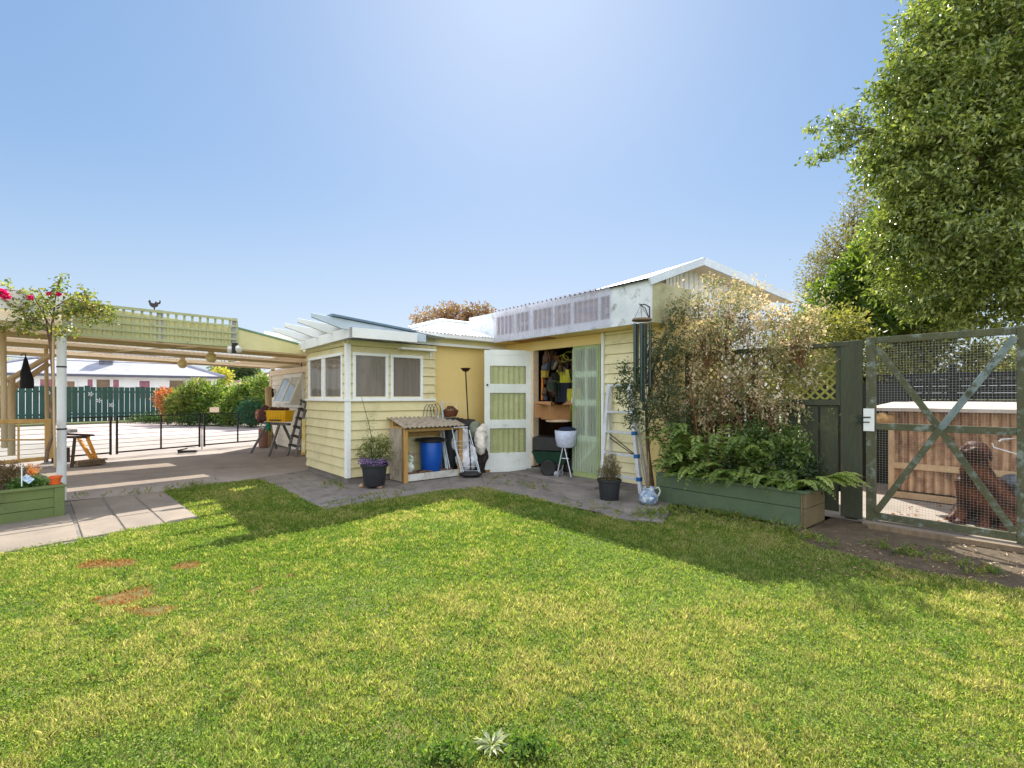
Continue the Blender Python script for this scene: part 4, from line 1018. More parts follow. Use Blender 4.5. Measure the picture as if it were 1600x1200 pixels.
V, F, r = sprigs(C, 8, .02, .03, .014, .1, 0, 1, .5); link_mesh(np_mesh('foliage', V, F, leafmat('pot_plant_leaf', [S(58,74,44), S(92,108,60), S(140,146,84), S(186,176,120)], .4), r), 'foliage', p1)
mb = MB(); branch_net(mb, pl1+Vector((0, 0, .36)), [Vector(c) for c in C[:60]], .006, .1); branch_net(mb, pl1+Vector((0, 0, .4)), [P(572, 675, 7.65)], .006, .05)
st_pts = [P(582, 690, 7.64), P(576, 660, 7.64), P(570, 640, 7.64), P(564, 617, 7.64)]
mb.tube(st_pts, [.006, .005, .004, .003], 6); mb.build('stems', mat('green_stem', S(74,92,56), S(60,74,46), 10, .7), p1)
C = np.array([np.array(P(578+6*math.sin(y), y, 7.64)) for y in np.linspace(648, 676, 14)]); V, F, r = sprigs(C, 6, .015, .028, .012, 0); link_mesh(np_mesh('foliage', V, F, MATS['pot_plant_leaf'], r), 'foliage', p1)
th = np.linspace(0, 2*math.pi, 140); rr_ = rng.uniform(.12, .24, 140); C = np.stack([pl1.x+rr_*np.cos(th), pl1.y+rr_*np.sin(th), np.full(140, .40)+rng.uniform(-.03, .05, 140)], 1)
V, F, r = sprigs(C, 6, .014, .022, .02, 0, 0, 1, .3); link_mesh(np_mesh('flowers', V, F, leafmat('purple_flower', [S(96,100,70), S(126,96,150), S(160,130,190), S(210,196,220)], .4, tcol=(1.2, 1, 1.3, 1)), r), 'flowers', p1)
for i, (x, y) in enumerate(((565, 762), (593, 763), (590, 748))):
    g_ = G(x, y); mb = MB(FR(g_+Vector((0, 0, .02)), i*1.3)); mb.lathe([(.035, -.02), (.045, 0), (.04, .02), (.02, .04), (.005, .045)], n=12)
    o = mb.build('pot_foot', mat('chipped_clay', S(186,160,140), S(150,110,84), 12, .9, .3), smooth=True); tag(o, ['clay pot foot under the left edge of the big flower pot', 'clay pot foot under the right edge of the big flower pot', 'clay pot foot hidden behind the big flower pot'][i], 'pot foot', 'clay feet under the big pot')
pl2 = G(952, 781); p2_ = pot('potted_plant', 'black pot with a dried upright heather plant beside the ladder', pl2, .158, .285)
C, _ = in_ells(420, [(np.array(pl2)+[.01, 0, .46], np.array([.10, .1, .18])), (np.array(pl2)+[-.05, 0, .36], np.array([.12, .11, .09])), (np.array(pl2)+[.09, 0, .38], np.array([.08, .08, .12]))], .35)
V, F, r = sprigs(C, 9, .014, .022, .008, -.8, 0, 1, .4); link_mesh(np_mesh('foliage', V, F, leafmat('dried_heather', [S(84,76,56), S(116,96,72), S(128,126,84), S(150,120,104)], .3), r), 'foliage', p2_)
# jug with canes
gj = G(1013, 788); jg = thing('jug', 'blue and white marbled garden jug with one handle beside the planter', 'jug', gj)
mb = MB(FR(gj)); mb.lathe([(.06, 0), (.1, .02), (.125, .07), (.12, .12), (.085, .175), (.075, .2), (.09, .225), (.082, .225), (.07, .2), (.075, .17)], n=32, closed=False); mb.lathe([(.06, 0), (.001, .001)], n=32, closed=False)
mb.build('body', mat('blue_white_marbled_glaze', S(150,168,182), S(74,104,140), 11, .25, .05, 40, fine=.15, stain=S(214,222,226), stain_scale=16, stain_lo=.5, stain_hi=.62, spec=.6), jg, smooth=True)
mb = MB(FR(gj)); mb.tube([(.085, 0, .2), (.13, 0, .225), (.155, 0, .17), (.13, 0, .11), (.1, 0, .1)], .011, 8); mb.build('handle', mat('pale_glaze', S(206,212,206), None, 6, .3), jg, smooth=True)
cg = thing('cane_bundle', 'thin brown canes standing in the blue and white jug', 'canes', gj)
for i, (x, y, dx) in enumerate(((1004, 700, -.01), (1009, 690, .0), (1013, 705, .012), (1001, 715, -.02))):
    mb = MB(); mb.tube([gj+Vector((dx*1.5, 0, .02)), gj+Vector((dx, 0, .2)), P(x, y, 6.5)], .006, 6); mb.build('cane', M_oldwood, cg)

# ================================================================== wind chimes
wc = thing('wind_chimes', 'large dark green tubular wind chimes hanging from a black bracket on the shed corner', 'wind chimes', P(1003, 640, 6.75))
cc = P(1003, 500, 6.75)
mb = MB(FR(cc)); mb.lathe([(.13, -.012), (.135, 0), (.125, .018), (.001, .02)], n=30); mb.build('disc', M_oldwood, wc, auto=40)
M_chime = mat('dark_green_chime_tube', S(38,62,54), S(30,48,44), 6, .3, .05, 50, spec=.6)
for i, (x, yb) in enumerate(((-.095, 605), (-.05, 612), (-.02, 628), (.028, 642), (.062, 600), (.1, 606))):
    mb = MB(FR(cc)); zb = P(1000, yb, 6.75).z-cc.z; yy = .05*math.sin(i*2.1)
    mb.tube([(x, yy, zb), (x, yy, -.05)], .022 if i % 2 == 0 else .019, 12); mb.build('tube', M_chime, wc, auto=40)
mb = MB(); top = P(1001, 476, 6.78)
for dx in (-.1, 0, .1): mb.tube([cc+Vector((dx, 0, .02)), top], .003, 4)
mb.build('cord', M_black, wc)
wall = HP(-4.3, BF-.012, 0)
bt = Vector((cc.x+.115, cc.y+.09, 0)); 
br = thing('wall_bracket', 'black scrolled iron bracket on the white box corner above the chimes', 'bracket', P(1014, 500, 6.85))
mb = MB(); A_ = P(1015, 480, 6.84); B_ = P(1015, 502, 6.84); T_ = top
mb.tube([B_, A_], .009, 6); mb.tube([A_, (A_+T_)/2+Vector((0, 0, .02)), T_, T_+Vector((-.02, 0, .01))], .008, 6); mb.tube([B_+Vector((0, 0, .03)), (A_+T_)/2+Vector((0, 0, -.03)), T_], .006, 6); mb.build('arm', M_black, br)

# ================================================================== shelter with barrel
sa, sb0, sb1 = -7.27, 3.86, 4.93
sf = thing('log_shelter', 'small pine framed lean-to shelter with corrugated plastic roof against the cream wall', 'shelter', HP(-7.5, 4.4, 0))
for i, (a, b, hz) in enumerate(((sa, sb0, .87), (sa, sb1, .89), (-7.68, sb0, 1.0), (-7.68, sb1, 1.0))):
    mb = MB(HF); mb.box(a-.035, a+.035, b-.035, b+.035, .0, hz); mb.build('post', M_pine, sf, bevel=.004)
mb = MB(HF); mb.box(-7.66, sa, sb0-.03, sb0+.0, .86, .91); mb.box(-7.66, sa, sb1-.0, sb1+.03, .87, .92); mb.box(-7.7, -7.66, sb0, sb1, .72, .78); mb.box(sa-.03, sa+.0, sb0+.036, sb1-.036, .83, .87); mb.build('frame', M_pine, sf)
mpl = mat('aged_corrugated_plastic', S(176,164,146), S(140,128,112), 4, .5, .1, 60, (1, 4, 1), fine=.08, stain=S(96,84,68), stain_scale=8, stain_lo=.56, stain_hi=.7)
mb = MB(HF); mb.corr((-7.16, sb0-.1, .90), (0, sb1-sb0+.14, 0), (-.58, 0, .15), (.2, 0, 1), .085, .012, .004); mb.build('roof', mpl, sf)
mb = MB(HF); mb.corr((sa-.01, sb0-.045, .02), (-.42, 0, 0), (0, 0, .86), (0, -1, 0), .085, .012); mb.build('side_sheet', mpl, sf)
mb = MB(HF); mb.box(sa-.02, sa+.01, sb0+.036, sb1-.036, .02, .13); mb.build('kick_board', mat('chalky_white_board', S(214,214,206), S(184,182,172), 5, .8, .2, 60, stain=S(120,116,104), stain_scale=8, stain_lo=.56, stain_hi=.7), sf)
mb = MB(HF); mb.box(-7.66, sa-.04, sb0+.04, sb1-.04, .0, .10); mb.build('floor', M_oldwood, sf)
for k in range(9):
    q = HP(sa-.08-.05*(k % 2), sb0+.12+k*.1, .10); mb = MB(FR(q, k)); mb.box(-.05, .05, -.035, .035, 0, .05)
    o = mb.build('brick', mat('old_brown_brick', S(128,100,76), S(96,78,60), 8, .9, .4), bevel=.008); tag(o, 'small brown brick offcut along the front of the shelter floor', 'brick', 'brick offcuts on the shelter floor')
bp = HP(-7.48, 4.47, .10); ba = thing('barrel', 'bright blue plastic barrel with black lid inside the pine shelter', 'barrel', bp)
mb = MB(FR(bp)); mb.lathe([(.16, 0), (.175, .02), (.19, .25), (.195, .5), (.185, .53)], n=32); mb.build('body', mat('cobalt_blue_plastic', S(16,84,176), S(12,70,156), 3, .35, .05, 40, fine=.05), ba, auto=40)
mb = MB(FR(bp)); mb.lathe([(.2, .52), (.225, .53), (.23, .56), (.2, .585), (.001, .6)], n=32); mb.box(-.27, -.2, -.04, .04, .53, .58); mb.box(.2, .27, -.04, .04, .53, .58); mb.build('lid', M_black, ba, auto=40)
bgp = HP(-7.45, 4.02, .10); blob('fertiliser_bag', mat('white_green_printed_bag', S(226,228,218), S(206,212,198), 5, .5, .1, 40, stain=S(80,150,84), stain_scale=11, stain_lo=.53, stain_hi=.58), [('e', (0, 0, .12), (.1, .06, .13)), ('e', (.02, 0, .26), (.07, .05, .08)), ('e', (-.04, 0, .04), (.08, .06, .05))], .012, 5, M=FR(bgp, -.4), disp=.012, dscale=14)
o = bpy.data.objects['fertiliser_bag']; tag(o, 'slumped white and green printed sack left of the blue barrel', 'bag')
mb = MB(FR(bgp+Vector((0, 0, .3)))); mb.tube([(-.03, 0, 0), (-.06, 0, .07), (-.02, 0, .1), (.03, 0, .02)], .008, 6); mb.box(0, .1, -.02, 0, 0, .03)
o = mb.build('hand_fork', mat('dull_pink_plastic', S(170,120,110), None, 5, .5)); tag(o, 'small pinkish hand tool resting on the printed sack', 'garden tool')
# hoops on the shelter roof
for i in range(4):
    c = P(668+5*i, 650-i*.6, 8.75); mb = MB(); w_ = .07
    mb.tube([c+Vector((-w_+w_*(1-math.cos(t))*1.0, 0, .2*math.sin(t)*1.0)) for t in [math.pi*k/10 for k in range(11)]], .005, 6)
    o = mb.build('wire_hoop', M_black); tag(o, 'thin black wire hoop standing on the shelter roof', 'hoop', 'black hoops on the shelter roof')
# stake bundle
sk = thing('stake_bundle', 'bundle of pale blue and white garden stakes leaning on the wall corner', 'stakes', P(690, 730, 8.85))
for i in range(9):
    mb = MB(); x0_ = 702+random.uniform(-6, 4); x1_ = 687+random.uniform(-5, 8); mb.tube([P(x0_, 738, 8.75), P(x1_, 622+random.uniform(0, 40)-(20 if i == 0 else 0), 8.92)], .006, 5)
    mb.build('stake', mat('pale_blue_stake', S(150,186,206), S(190,206,214), 20, .4) if i % 2 else mat('white_stake', S(226,230,228), None, 10, .4), sk)
# wicker basket on stand
wk = thing('wicker_basket', 'brown wicker basket with dried vines on a dark pot by the mustard wall', 'basket', P(704, 650, 9.0))
c = P(704, 651, 9.0)
mb = MB(FR(c)); mb.lathe([(.09, 0), (.12, .04), (.145, .12), (.135, .12), (.11, .05), (.08, .01)], n=28, closed=False)
for k in range(5): mb.tube([(.1+.045*k/5+.01, 0, .02+.022*k) if False else ((.105+.009*k)*math.cos(t), (.105+.009*k)*math.sin(t), .015+.024*k) for t in [2*math.pi*j/28 for j in range(29)]], .007, 5)
mb.build('bowl', mat('dark_wicker', S(120,70,44), S(84,50,34), 30, .7, .3, 90), wk, auto=50)
mb = MB(FR(c+Vector((0, 0, .12)))); random.seed(5)
for k in range(10):
    a = random.uniform(0, 6.28); mb.tube([(.12*math.cos(a), .08*math.sin(a), 0), (.05*math.cos(a+1), .04*math.sin(a+1), random.uniform(.03, .08)), (.1*math.cos(a+2.2), .08*math.sin(a+2.2), random.uniform(0, .03))], .009, 5)
mb.build('vine', M_twig, wk)
wp = pot('plant_pot', 'dark plastic pot under the wicker basket', P(704, 650, 9.02)-Vector((0, 0, 1.0)), .15, .97); 
# white wire rack
rk = thing('wire_rack', 'white wire stand behind the wicker basket', 'rack', P(706, 745, 9.1))
mb = MB(); a_, b_, c_, d__ = P(691, 648, 9.1), P(694, 628, 9.1), P(713, 629, 9.1), P(713, 745, 9.1)
mb.tube([P(690, 745, 9.1), a_, b_, c_, d__], .007, 6); mb.tube([P(692, 640, 9.1), P(720, 642, 9.05)], .006, 6); mb.tube([P(692, 660, 9.1), P(713, 660, 9.1)], .006, 6)
mb.build('frame', mat('white_wire_coating', S(236,236,230), None, 8, .4), rk)
# floor lamp
lf = G(736, 744); fl = thing('floor_lamp', 'tall black uplighter floor lamp with round base, outdoors before the mustard wall', 'floor lamp', lf)
tp_ = P(727.5, 580, 8.72)
mb = MB(); mb.tube([lf+Vector((0, 0, .05)), lf.lerp(tp_, .4)+Vector((0, 0, 0)), tp_], .012, 10); mb.build('pole', M_black, fl, auto=40)
mb = MB(FR(lf+Vector((-.02, 0, 0)))); mb.lathe([(.15, 0), (.155, .02), (.1, .045), (.03, .06), (.001, .06)], n=28); mb.build('base', M_black, fl, auto=40)
mb = MB(FR(tp_)); mb.lathe([(.015, -.01), (.05, .0), (.085, .045), (.09, .055), (.08, .05), (.045, .012), (.001, .01)], n=24, closed=False); mb.build('shade', mat('dark_bronze_metal', S(70,44,36), None, 5, .4, metal=.5), fl, auto=40)
# clothes airer
ar = thing('clothes_airer', 'folded pale blue and white clothes airer leaning by the floor lamp', 'airer', P(730, 745, 8.6))
M_air = mat('pale_blue_rod', S(186,210,222), S(230,234,236), 12, .4)
for i, (x0_, y0_, x1_, y1_, Y_) in enumerate(((706, 668, 722, 745, 8.6), (709, 690, 726, 742, 8.62), (733, 672, 751, 742, 8.6), (729, 668, 748, 738, 8.75), (708, 668, 731, 667, 8.6), (722, 745, 727, 738, 8.6), (727, 738, 751, 742, 8.6), (711, 700, 724, 744, 8.66))):
    mb = MB(); mb.tube([P(x0_, y0_, Y_), P(x1_, y1_, Y_)], .008, 6); mb.build('rod', M_air, ar)
mb = MB()
for k in range(8): mb.tube([P(709+k*1.6, 690+k*6.5, 8.63), P(735+k*2, 688+k*6.8, 8.63)], .003, 4)
mb.build('line', M_air, ar)
# black tray under it
o = blob('black_tarpaulin', mat('black_brown_tarp', S(52,42,38), S(34,28,26), 6, .6, .4, 25), [('e', P(733, 700, 9.25), (.33, .16, .55)), ('e', P(744, 715, 9.2), (.22, .15, .42)), ('e', P(720, 672, 9.3), (.2, .14, .22))], .03, 3, disp=.06, dscale=5)
tag(o, 'crumpled blackish tarpaulin heaped against the mustard wall', 'tarpaulin')
M_sack = mat('white_plastic_bag', S(226,226,230), S(206,208,214), 4, .45, .35, 14, fine=.04)
sacks = [('white plastic bag stuffed behind the airer, uppermost', P(719, 692, 8.95), (.17, .12, .24), M_sack), ('grey-white bag at the foot of the airer', P(729, 718, 8.85), (.2, .12, .22), M_sack),
         ('plump white sack leaning on the open white door', P(751, 688, 9.0), (.12, .11, .27), mat('cream_sack', S(232,226,214), S(206,198,186), 4, .6, .35, 14)), ('grey-green bundle between the white sack and the tarpaulin', P(741, 672, 9.05), (.12, .1, .16), mat('grey_green_cloth', S(128,132,114), S(104,108,96), 5, .8, .2, 20))]
for lb, c, r_, m_ in sacks:
    o = blob('sack', m_, [('e', (0, 0, 0), r_), ('e', (r_[0]*.3, 0, r_[2]*.5), (r_[0]*.6, r_[1]*.8, r_[2]*.6))], .022, 4, M=FR(c), disp=.035, dscale=9); tag(o, lb, 'bag', 'bags piled by the door')
o = blob('washing_tray', M_black, [('e', P(735, 741, 8.6), (.21, .13, .05))], .018, 3); tag(o, 'shallow black tray on the ground around the lamp base', 'tray')
def carton(name, label, M, sx, sy, sz, m=None, open_=True, flaps=()):
    t = thing(name, label, 'cardboard box', M.translation); m = m or mat('brown_cardboard', S(176,130,86), S(156,112,72), 3, .8, .1, 40)
    mb = MB(M); w_ = .006
    mb.box(-sx, sx, -sy, -sy+w_, 0, sz); mb.box(-sx, sx, sy-w_, sy, 0, sz); mb.box(-sx, -sx+w_, -sy+w_, sy-w_, 0, sz); mb.box(sx-w_, sx, -sy+w_, sy-w_, 0, sz); mb.box(-sx, sx, -sy, sy, -.002, .004)
    mb.build('body', m, t)
    for (ax, sg, an) in flaps:
        mb = MB(M)
        if ax == 'x': mb.sheet([(sg*sx, -sy, sz), (sg*sx, sy, sz), (sg*(sx+sy*math.cos(an)), sy, sz+sy*math.sin(an)), (sg*(sx+sy*math.cos(an)), -sy, sz+sy*math.sin(an))])
        else: mb.sheet([(-sx, sg*sy, sz), (sx, sg*sy, sz), (sx, sg*(sy+sy*math.cos(an)), sz+sy*math.sin(an)), (-sx, sg*(sy+sy*math.cos(an)), sz+sy*math.sin(an))])
        mb.build('flap', m, t)
    return t
carton('carton', 'small brown carton standing behind the open white door, lower one', FR(P(758, 741, 9.3), .2), .1, .1, .22)
carton('carton', 'small brown carton standing behind the open white door, upper one', FR(P(757, 722, 9.3), .1), .09, .09, .18)
o = MB(FR(P(790, 742, 9.2), -.1)); o.box(-.25, .25, -.1, .1, -.02, .02); o = o.build('flattened_carton', MATS['brown_cardboard']); tag(o, 'flattened brown cardboard under the bottom of the open white door', 'cardboard')

# ================================================================== things inside the shed
sv = thing('shed_shelf', 'rough timber shelving with tools inside the dark shed', 'shelf', HP(-6.4, 8.2, .04))
for z in (1.0, 1.62, 1.95):
    mb = MB(HF); mb.box(-8.0, -5.0, 7.9, 8.2, z, z+.03); mb.build('board', mat('reddish_shelf_timber', S(150,96,66), S(116,72,50), 4, .8, .2, 40, (1, 5, 5)), sv)
for a in (-7.9, -6.9, -5.9, -5.1):
    mb = MB(HF); mb.box(a, a+.05, 7.95, 8.15, .04, 2.3); mb.build('upright', MATS['reddish_shelf_timber'], sv)
random.seed(21)
M_j = [mat('tin_red', S(150,60,44), None, 5, .5), mat('tin_cream', S(206,190,150), None, 5, .6), mat('tin_blue', S(60,84,130), None, 5, .5), mat('tin_ochre', S(196,150,60), None, 5, .5), mat('tin_brown', S(110,74,50), None, 5, .7), mat('tin_grey', S(130,130,126), None, 5, .5)]
words = ['red', 'cream', 'blue', 'ochre', 'brown', 'grey']
k_ = 0
for z in (1.03, 1.65, 1.98):
    a = -7.3
    while a < -5.4:
        wd = random.uniform(.05, .11); hh = random.uniform(.08, .2); c_i = random.randrange(6)
        mb = MB(FR(HP(a, 8.02, z), TH)); mb.lathe([(wd/2*.95, 0), (wd/2, .005), (wd/2, hh*.9), (wd/2*.9, hh*.92), (wd/2*.9, hh)], n=12) if random.random() < .6 else mb.box(-wd/2, wd/2, -.05, .05, 0, hh)
        o = mb.build('storage_tin', M_j[c_i], auto=40); tag(o, words[c_i]+' tin or box on a shelf inside the shed', 'container', words[c_i]+' containers on the shed shelves'); a += wd+random.uniform(.03, .12); k_ += 1
# hi-vis vests hanging
def vest(M, label, m1, m2):
    t = thing('work_vest', label, 'vest', M.translation); mb = MB(M)
    n_ = 14
    def row(z, w_, off=0): return [(-w_+2*w_*i/n_, .03*math.sin(i*1.9+z*6)+off, z) for i in range(n_+1)]
    R_ = [row(.0, .17), row(.12, .17), row(.24, .16)]; R2 = [row(-.36, .15), row(-.18, .16), row(0.0, .17)]
    for RR, mm, nm in ((R_, m1, 'panel'), (R2, m2, 'lower_panel')):
        mb = MB(M); vs = [p for r in RR for p in r]; fs = []
        for j in range(len(RR)-1):
            for i in range(n_): q = j*(n_+1)+i; fs.append((q, q+1, q+n_+2, q+n_+1))
        mb.add(vs, fs); vs2 = [(x, y+.05, z) for x, y, z in vs]; mb.add(vs2, fs); mb.build(nm, mm, t, smooth=True)
    return t
M_hv = mat('hi_vis_yellow', S(190,184,40), S(160,156,30), 4, .6, fine=.05); M_nv = mat('navy_cloth', S(26,30,48), None, 4, .8)
vest(FR(P(878, 598, 9.2), TH), 'yellow topped work vest hanging inside the shed, upper left one', M_hv, M_nv)
vest(FR(P(895, 628, 9.0), TH), 'yellow work vest hanging lower beside the green door leaf', M_hv, M_hv)
mb = MB(); mb.tube([P(848, 572, 9.3), P(847, 625, 9.3)], .02, 8); o = mb.build('garden_rake', mat('orange_handle', S(214,130,40), None, 5, .5)); tag(o, 'orange tool handle hanging near the door jamb inside the shed', 'tool handle')
mb = MB(FR(P(861, 602, 9.3), TH, R(80))); mb.lathe([(.001, 0), (.1, .01), (.13, .0), (.13, -.01)], n=24); o = mb.build('round_hat', mat('grey_felt', S(96,90,84), None, 5, .8)); tag(o, 'grey round brimmed hat hanging inside the shed', 'hat'); o.scale = (.9, .9, 1.2)
for i, (x, y, Y_, r_) in enumerate(((870, 562, 9.4, .11), (880, 560, 9.35, .1), (890, 556, 9.3, .12))):
    mb = MB(); c = P(x, y, Y_)
    for k in range(3): mb.tube([c+Vector(((r_+.01*k)*math.cos(t)*.9, .01*k, (r_-.01*k)*math.sin(t)*.7)) for t in [2*math.pi*j/20 for j in range(21)]], .008, 5)
    o = mb.build('hose_coil', mat('yellow_hose', S(170,150,60), S(180,160,60), 5, .5) if i < 2 else mat('yellow_green_hose', S(176,186,60), None, 5, .5)); tag(o, ['left yellow coil of cord hanging from the shed ceiling', 'middle yellow coil of cord hanging from the shed ceiling', 'yellow-green coil of hose hanging by the green door leaf'][i], 'coil', 'coils hanging in the shed')
carton('carton', 'large open cardboard box on top of the cart, flaps up', FR(P(868, 655, 8.6), .4), .2, .16, .24, flaps=(('x', 1, .5), ('x', -1, .2), ('y', -1, .1)))
carton('carton', 'plain cardboard box at the left inside the shed door', FR(P(850, 652, 8.8), -.2), .14, .14, .28)
random.seed(77)
cols_ = [('brown', S(96,66,46)), ('cream', S(150,136,110)), ('blue-grey', S(66,74,88)), ('red', S(100,48,40)), ('yellow', S(160,136,50)), ('dark green', S(44,64,50)), ('rust', S(136,82,48)), ('black', S(34,32,32)), ('brown', S(80,58,42))]
for k in range(34):
    x, y = random.uniform(846, 893), random.uniform(556, 640); Y_ = random.uniform(9.1, 9.5); nm, c_ = random.choice(cols_)
    M_ = FR(P(x, y, Y_), TH+random.uniform(-.3, .3), random.uniform(-.4, .4)); mb = MB(M_); kind_ = random.choice(('tool', 'tool', 'box', 'tin', 'bag'))
    mm_ = mat('clutter_'+nm.replace('-', '_').replace(' ', '_'), c_, None, 6, .7)
    if kind_ == 'tool': mb.tube([(0, 0, -.25), (0, 0, .12)], .013, 6); mb.lathe([(.02, .12), (.045, .14), (.04, .2), (.01, .22)], n=10)
    elif kind_ == 'box': mb.box(-.06, .06, -.04, .04, -.05, .06); mb.box(-.065, .065, -.045, .045, .061, .075)
    elif kind_ == 'tin': mb.lathe([(.045, -.06), (.048, -.055), (.048, .05), (.043, .055), (.043, .07)], n=14)
    else: mb.ell((0, 0, 0), (.07, .05, .10), 12, 8, jit=.12); mb.ell((0, 0, .1), (.03, .03, .04), 8, 6)
    o = mb.build('hanging_'+kind_ if kind_ != 'box' else 'small_box', mm_, auto=40); tag(o, nm+' '+kind_+' among the clutter at the back of the open shed', kind_, nm+' '+kind_+' clutter in the open shed')
# green cart
ct = thing('garden_cart', 'dark green garden cart with black wheels just inside the shed', 'cart', HP(-6.3, 6.9, .04)+Vector((0, 0, 0)))
CM = FR(P(862, 726, 8.75)*1.0, TH*.3); CM = FR((P(862, 700, 8.75).x, 8.75, .04), -.3)
mb = MB(CM); mb.add([(-.22, -.2, .2), (.26, -.2, .2), (.26, .25, .2), (-.22, .25, .2), (-.3, -.26, .42), (.34, -.26, .42), (.34, .3, .42), (-.3, .3, .42)], [(0, 3, 2, 1), (0, 1, 5, 4), (1, 2, 6, 5), (2, 3, 7, 6), (3, 0, 4, 7)])
mb.build('tray', mat('bottle_green_plastic', S(32,66,48), S(24,52,40), 4, .4), ct)
mb = MB(CM); mb.box(-.29, .33, -.25, .28, .43, .66); mb.build('crate', M_black, ct, bevel=.01)
for dx in (.0, .34):
    mb = MB(CM @ Matrix.Translation((dx, -.26 if dx < .2 else .1, .14)) @ Matrix.Rotation(R(90), 4, 'X')); mb.lathe([(.05, -.035), (.12, -.04), (.14, -.02), (.14, .02), (.12, .04), (.05, .035)], n=24)
    wh = mb.build('wheel', M_black, ct, auto=40)
mb = MB(CM); 
# white laundry stroller
LZ = .0
sx_ = thing('laundry_trolley', 'white cloth basket on a wheeled metal stand in the shed doorway', 'trolley', (P(888, 690, 8.3).x, 8.3, .04))
SM = FR((P(884, 690, 8.45).x, 8.45, 0), -.5) @ Matrix.Scale(.9, 4)
mb = MB(SM); 
for (r0_, z_) in (): pass
mb.lathe([(.13, .60), (.17, .63), (.20, .78), (.21, .92), (.20, .92), (.16, .65)], n=24, closed=False); mb.lathe([(.001, .60), (.13, .60)], n=24, closed=False); mb.build('basket', mat('blue_white_cloth', S(206,212,228), S(180,188,210), 3, .7, .2, 20), sx_, smooth=True)
mb = MB(SM); mb.tube([(-.02, -.1, .6), (-.13, -.1, .1)], .01, 6); mb.tube([(-.02, .1, .6), (-.13, .1, .1)], .01, 6); mb.tube([(.02, -.1, .6), (.15, -.1, .06)], .01, 6); mb.tube([(-.04, -.1, .4), (.1, -.1, .4)], .008, 6); mb.build('stand', M_alu, sx_)
for yy in (-.11, .1):
    mb = MB(SM @ Matrix.Translation((-.14, yy, .1)) @ Matrix.Rotation(R(90), 4, 'X')); mb.lathe([(.02, -.012), (.05, -.014), (.055, 0), (.05, .014), (.02, .012)], n=20); mb.build('wheel', mat('grey_wheel', S(190,194,200), S(60,60,64), 20, .5), sx_, auto=40)
mb = MB(SM); mb.ell((.03, 0, .94), (.17, .12, .05), 16, 8); o = mb.build('folded_cloth', mat('dark_blue_cloth', S(30,40,70), None, 4, .8, .2), smooth=True); tag(o, 'dark blue folded cloth lying on the white laundry basket', 'cloth')
mb = MB(FR(P(872, 655, 8.5))); mb.ell((0, 0, -.03), (.22, .14, .03), 16, 8); o = mb.build('cushion', mat('cream_cushion', S(214,190,160), None, 4, .8), smooth=True); tag(o, 'flat cream cushion between the cart and the cardboard box', 'cushion')
# ================================================================== left: raised bed, cold frame, rose, pergola pieces
rb0 = Vector((-5.24, 5.80, 0)); RBM = Matrix.Translation(rb0) @ Matrix.Rotation(math.atan2(.8, .6)+math.pi, 4, 'Z')  # x towards the camera-left along the front, y outward (away from lawn)
RBM = Matrix(((-.6, -.8, 0, rb0.x), (-.8, .6, 0, rb0.y), (0, 0, 1, 0), (0, 0, 0, 1)))
rb = thing('raised_bed', 'olive green boarded raised garden bed by the carport post', 'raised bed', rb0)
rh = .375; W_ = 1.3; L_ = 3.2
mb = MB(RBM)
for i in range(3): mb.box(.075, L_, 0, .025, .01+i*.115, .12+i*.115)
mb.box(.02, L_, W_-.025, W_, 0, rh-.03); mb.box(.0, .025, .03, W_, 0, rh-.03)
mb.build('board', M_planterl, rb, bevel=.003)
mb = MB(RBM); mb.box(-.005, .085, -.022, .03, -.01, rh-.025); mb.build('corner_post', M_planterl, rb, bevel=.003)
mb = MB(RBM); mb.box(-.02, L_, -.03, .07, rh-.024, rh); mb.box(-.02, .07, .07, W_, rh-.024, rh-.001); mb.build('capping', M_planterl, rb, bevel=.003)
mb = MB(RBM); mb.box(.03, L_, .03, W_-.03, 0, rh-.07); mb.build('soil', M_soil, rb)
def RP(x, y, z): return RBM @ Vector((x, y, z))
# dried plants
C, _ = in_ells(900, [(np.array(RP(.55, .55, .50)), np.array([.34, .34, .16])), (np.array(RP(1.1, .6, .56)), np.array([.45, .36, .22])), (np.array(RP(.35, .85, .44)), np.array([.2, .2, .1]))], .2)
V, F, r = sprigs(C, 7, .03, .05, .008, -.5, 0, 1, .5)
o = link_mesh(np_mesh('dried_plants', V, F, leafmat('dried_stems', [S(84,60,46), S(128,98,70), S(96,92,52), S(170,140,100)], .3), r), 'dried_plants'); tag(o, 'tangle of brown dried perennials filling the raised bed', 'dry plants', kind='stuff')
C, _ = in_ells(170, [(np.array(RP(.25, .3, .38)), np.array([.18, .16, .08]))], .2); V, F, r = sprigs(C, 7, .025, .04, .02, 0, 0, 1, .5)
o = link_mesh(np_mesh('low_plant', V, F, leafmat('low_green', [S(56,90,44), S(90,130,60), S(130,160,84)], .4), r), 'low_plant'); tag(o, 'low bright green plant at the bed corner below the orange pot', 'plant')
C = np.array([np.array(P(52+random.uniform(-9, 9), 737+random.uniform(-6, 6), 5.95)) for _ in range(16)]); V, F, r = sprigs(C, 6, .015, .05, .025, 0)
o = link_mesh(np_mesh('peach_flower', V, F, leafmat('peach_petal', [S(236,150,90), S(244,190,130), S(250,220,170)], .5), r), 'peach_flower'); tag(o, 'small peach coloured bloom in the raised bed above the plant label', 'flower')
t = thing('plant_label', 'white plant label card tilted in the raised bed', 'plant label', P(42, 765, 5.6))
mb = MB(); a_ = P(34, 748, 5.62); b_ = P(41, 762, 5.60); c_ = P(53, 749, 5.66); 
q0, q1, q2, q3 = P(33, 749, 5.65), P(45, 756, 5.56), P(54, 749, 5.6), P(41, 741, 5.72)
